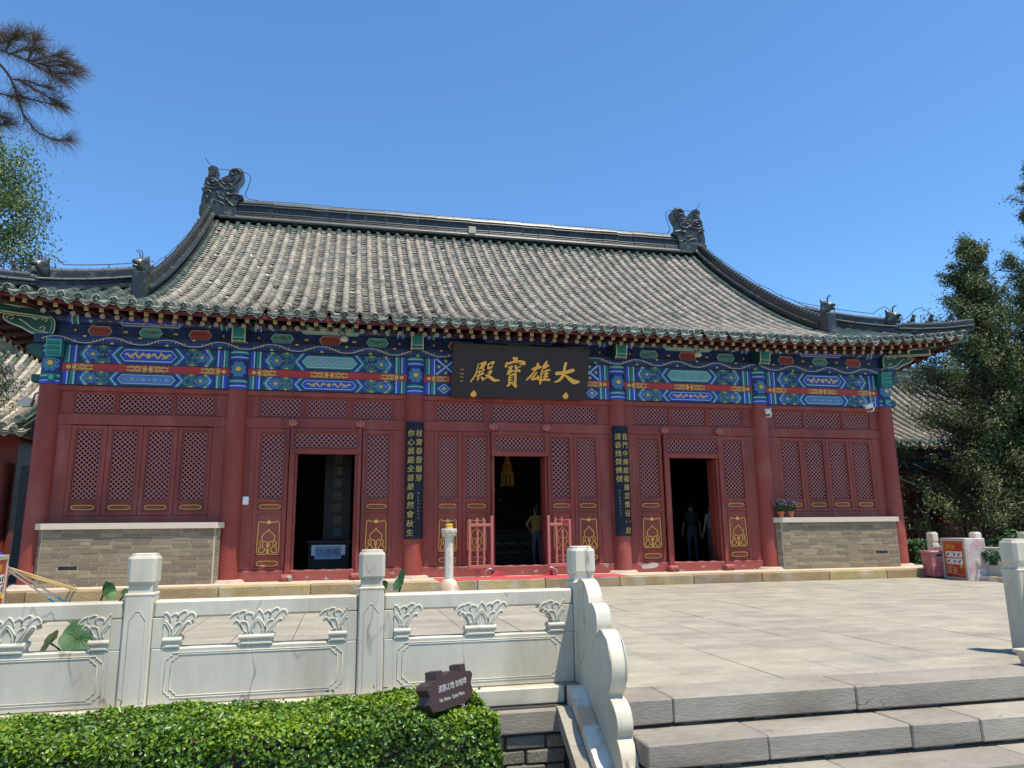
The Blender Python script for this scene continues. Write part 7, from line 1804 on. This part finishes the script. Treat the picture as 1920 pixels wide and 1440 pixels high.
# ---- pine bough at the upper left corner
pt_ = thing('pine_tree', 'pine bough with long brown-green needles at the upper left corner', 'tree', (-7.4, -8.2, -.85))
mb = MB(); mb.tube([(-7.4, -8.2, -.87), (-7.35, -8.2, 2.0), (-7.45, -8.25, 4.2), (-7.3, -8.2, 6.5)], [.16, .14, .11, .07], 12); mb.build('trunk', M['bark'], pt_)
def PXY(px, py, dy=0.0): return (-5.615+px*.00362, -8.66+dy+px*-.0003+(py-60)*.0007, 4.305-py*.00352-px*.0001)
tw = [[PXY(-480, 60, .4), PXY(-120, 90, .1), PXY(-20, 110), PXY(20, 140), PXY(38, 180)], [PXY(38, 180), PXY(50, 215), PXY(75, 245), PXY(105, 258), PXY(128, 256)], [PXY(-20, 95), PXY(15, 100), PXY(55, 112), PXY(85, 118), PXY(118, 115)], [PXY(85, 118), PXY(100, 130), PXY(135, 130)], [PXY(15, 100), PXY(22, 80), PXY(30, 68)], [PXY(55, 112), PXY(62, 85), PXY(66, 72)], [PXY(60, 112), PXY(92, 100), PXY(106, 98)], [PXY(38, 150), PXY(75, 170), PXY(105, 185)], [PXY(-60, 200, .1), PXY(-10, 215), PXY(12, 222)], [PXY(-40, 60), PXY(-8, 62), PXY(2, 66)], [PXY(-60, 160, .1), PXY(0, 178), PXY(35, 186)], [PXY(75, 116), PXY(110, 108), PXY(140, 118)], [PXY(38, 178), PXY(70, 186), PXY(112, 192)], [PXY(30, 150), PXY(58, 152), PXY(92, 160)], [PXY(20, 105), PXY(48, 92), PXY(70, 90)], [PXY(-30, 230, .1), PXY(0, 240), PXY(18, 236)], [PXY(50, 112), PXY(90, 132), PXY(118, 146)], [PXY(-20, 80), PXY(6, 84), PXY(40, 66)]]
mb = MB()
for k, q in enumerate(tw): c_ = crom(q, 4); mb.tube(c_, [(.020 if k == 0 else .009)*(1-.6*i/len(c_))*.7 for i in range(len(c_))], 5)
mb.build('bough', M['bark'], pt_)
V_ = []; F_ = []
for k, q in enumerate(tw):
    c_ = crom(q, 6); n0 = max(1, int(len(c_)*(.72 if k == 0 else .12)))
    for i in range(n0, len(c_)):
        p = Vector(c_[i]); t_ = (Vector(c_[i])-Vector(c_[i-1])).normalized(); tip = i >= len(c_)-4
        for j in range(30 if tip else 15):
            d = (t_*random.uniform(.45, 1.25)+Vector((random.gauss(0, .55), random.gauss(0, .55), random.gauss(0, .5)))).normalized(); L = random.uniform(.08, .14); s_ = d.cross(Vector((random.gauss(0, 1), random.gauss(0, 1), random.gauss(0, 1)))).normalized()*.0010; m_ = p+d*L*.55+Vector((0, 0, .004)); e = p+d*L-Vector((0, 0, random.uniform(0, .012))); b = len(V_)
            V_ += [p-s_, p+s_, m_+s_, m_-s_, e+s_*.5, e-s_*.5]; F_ += [(b, b+1, b+2, b+3), (b+3, b+2, b+4, b+5)]
o = inst('needles', np_mesh('needles', np.array([tuple(v) for v in V_]), np.array(F_), M['needle']), pt_); o['kind'] = 'stuff'
# ---- greenery by the right balustrade
t = thing('hedge', 'dark clipped hedge between the right corner column and the balustrade', 'hedge', (10, 1.2, -.22)); n = 9000
P_ = rng.uniform((9.15, .7, -.2), (12.5, 1.5, .42), (n, 3)); w_ = rng.random(n); P_[w_ < .55, 1] = .7+rng.exponential(.03, (w_ < .55).sum()); P_[w_ > .75, 2] = .42+rng.normal(0, .02, (w_ > .75).sum())
foliage('foliage', t, P_, np.tile([0, -.6, .7], (n, 1)), np.full(n, .06), M['shrub'], jitter=.6)
mb = MB(); mb.box(9.2, 12.45, .78, 1.45, -.22, .36); mb.build('twigs', M['soil'], t)
for i, (x, y, z, r_, lab) in enumerate(((7.98, -2.50, .22, .14, 'leafy shrub poking through the right balustrade panel'), (7.98, -3.00, .20, .13, 'leafy shrub through the panel at the right edge of the balustrade'), (8.2, -2.75, .46, .22, 'leafy shrub standing above the right balustrade rail'))):
    t = thing('shrub', lab, 'plant', (8.35, y, -.22)); mb = MB(); mb.tube(crom([(8.4, y, -.25), (8.3, y, 0.05), (x, y, z)], 4), .012, 5); mb.build('stem', M['bark'], t); n = 300; p = rng.normal(0, .5, (n, 3)); foliage('leaves', t, np.array([x, y, z])+p*r_*np.array([.8, 1.1, .8]), p+np.array([-.4, -.4, .5]), np.full(n, .075), M['shrub'], jitter=.5, asp=.5)
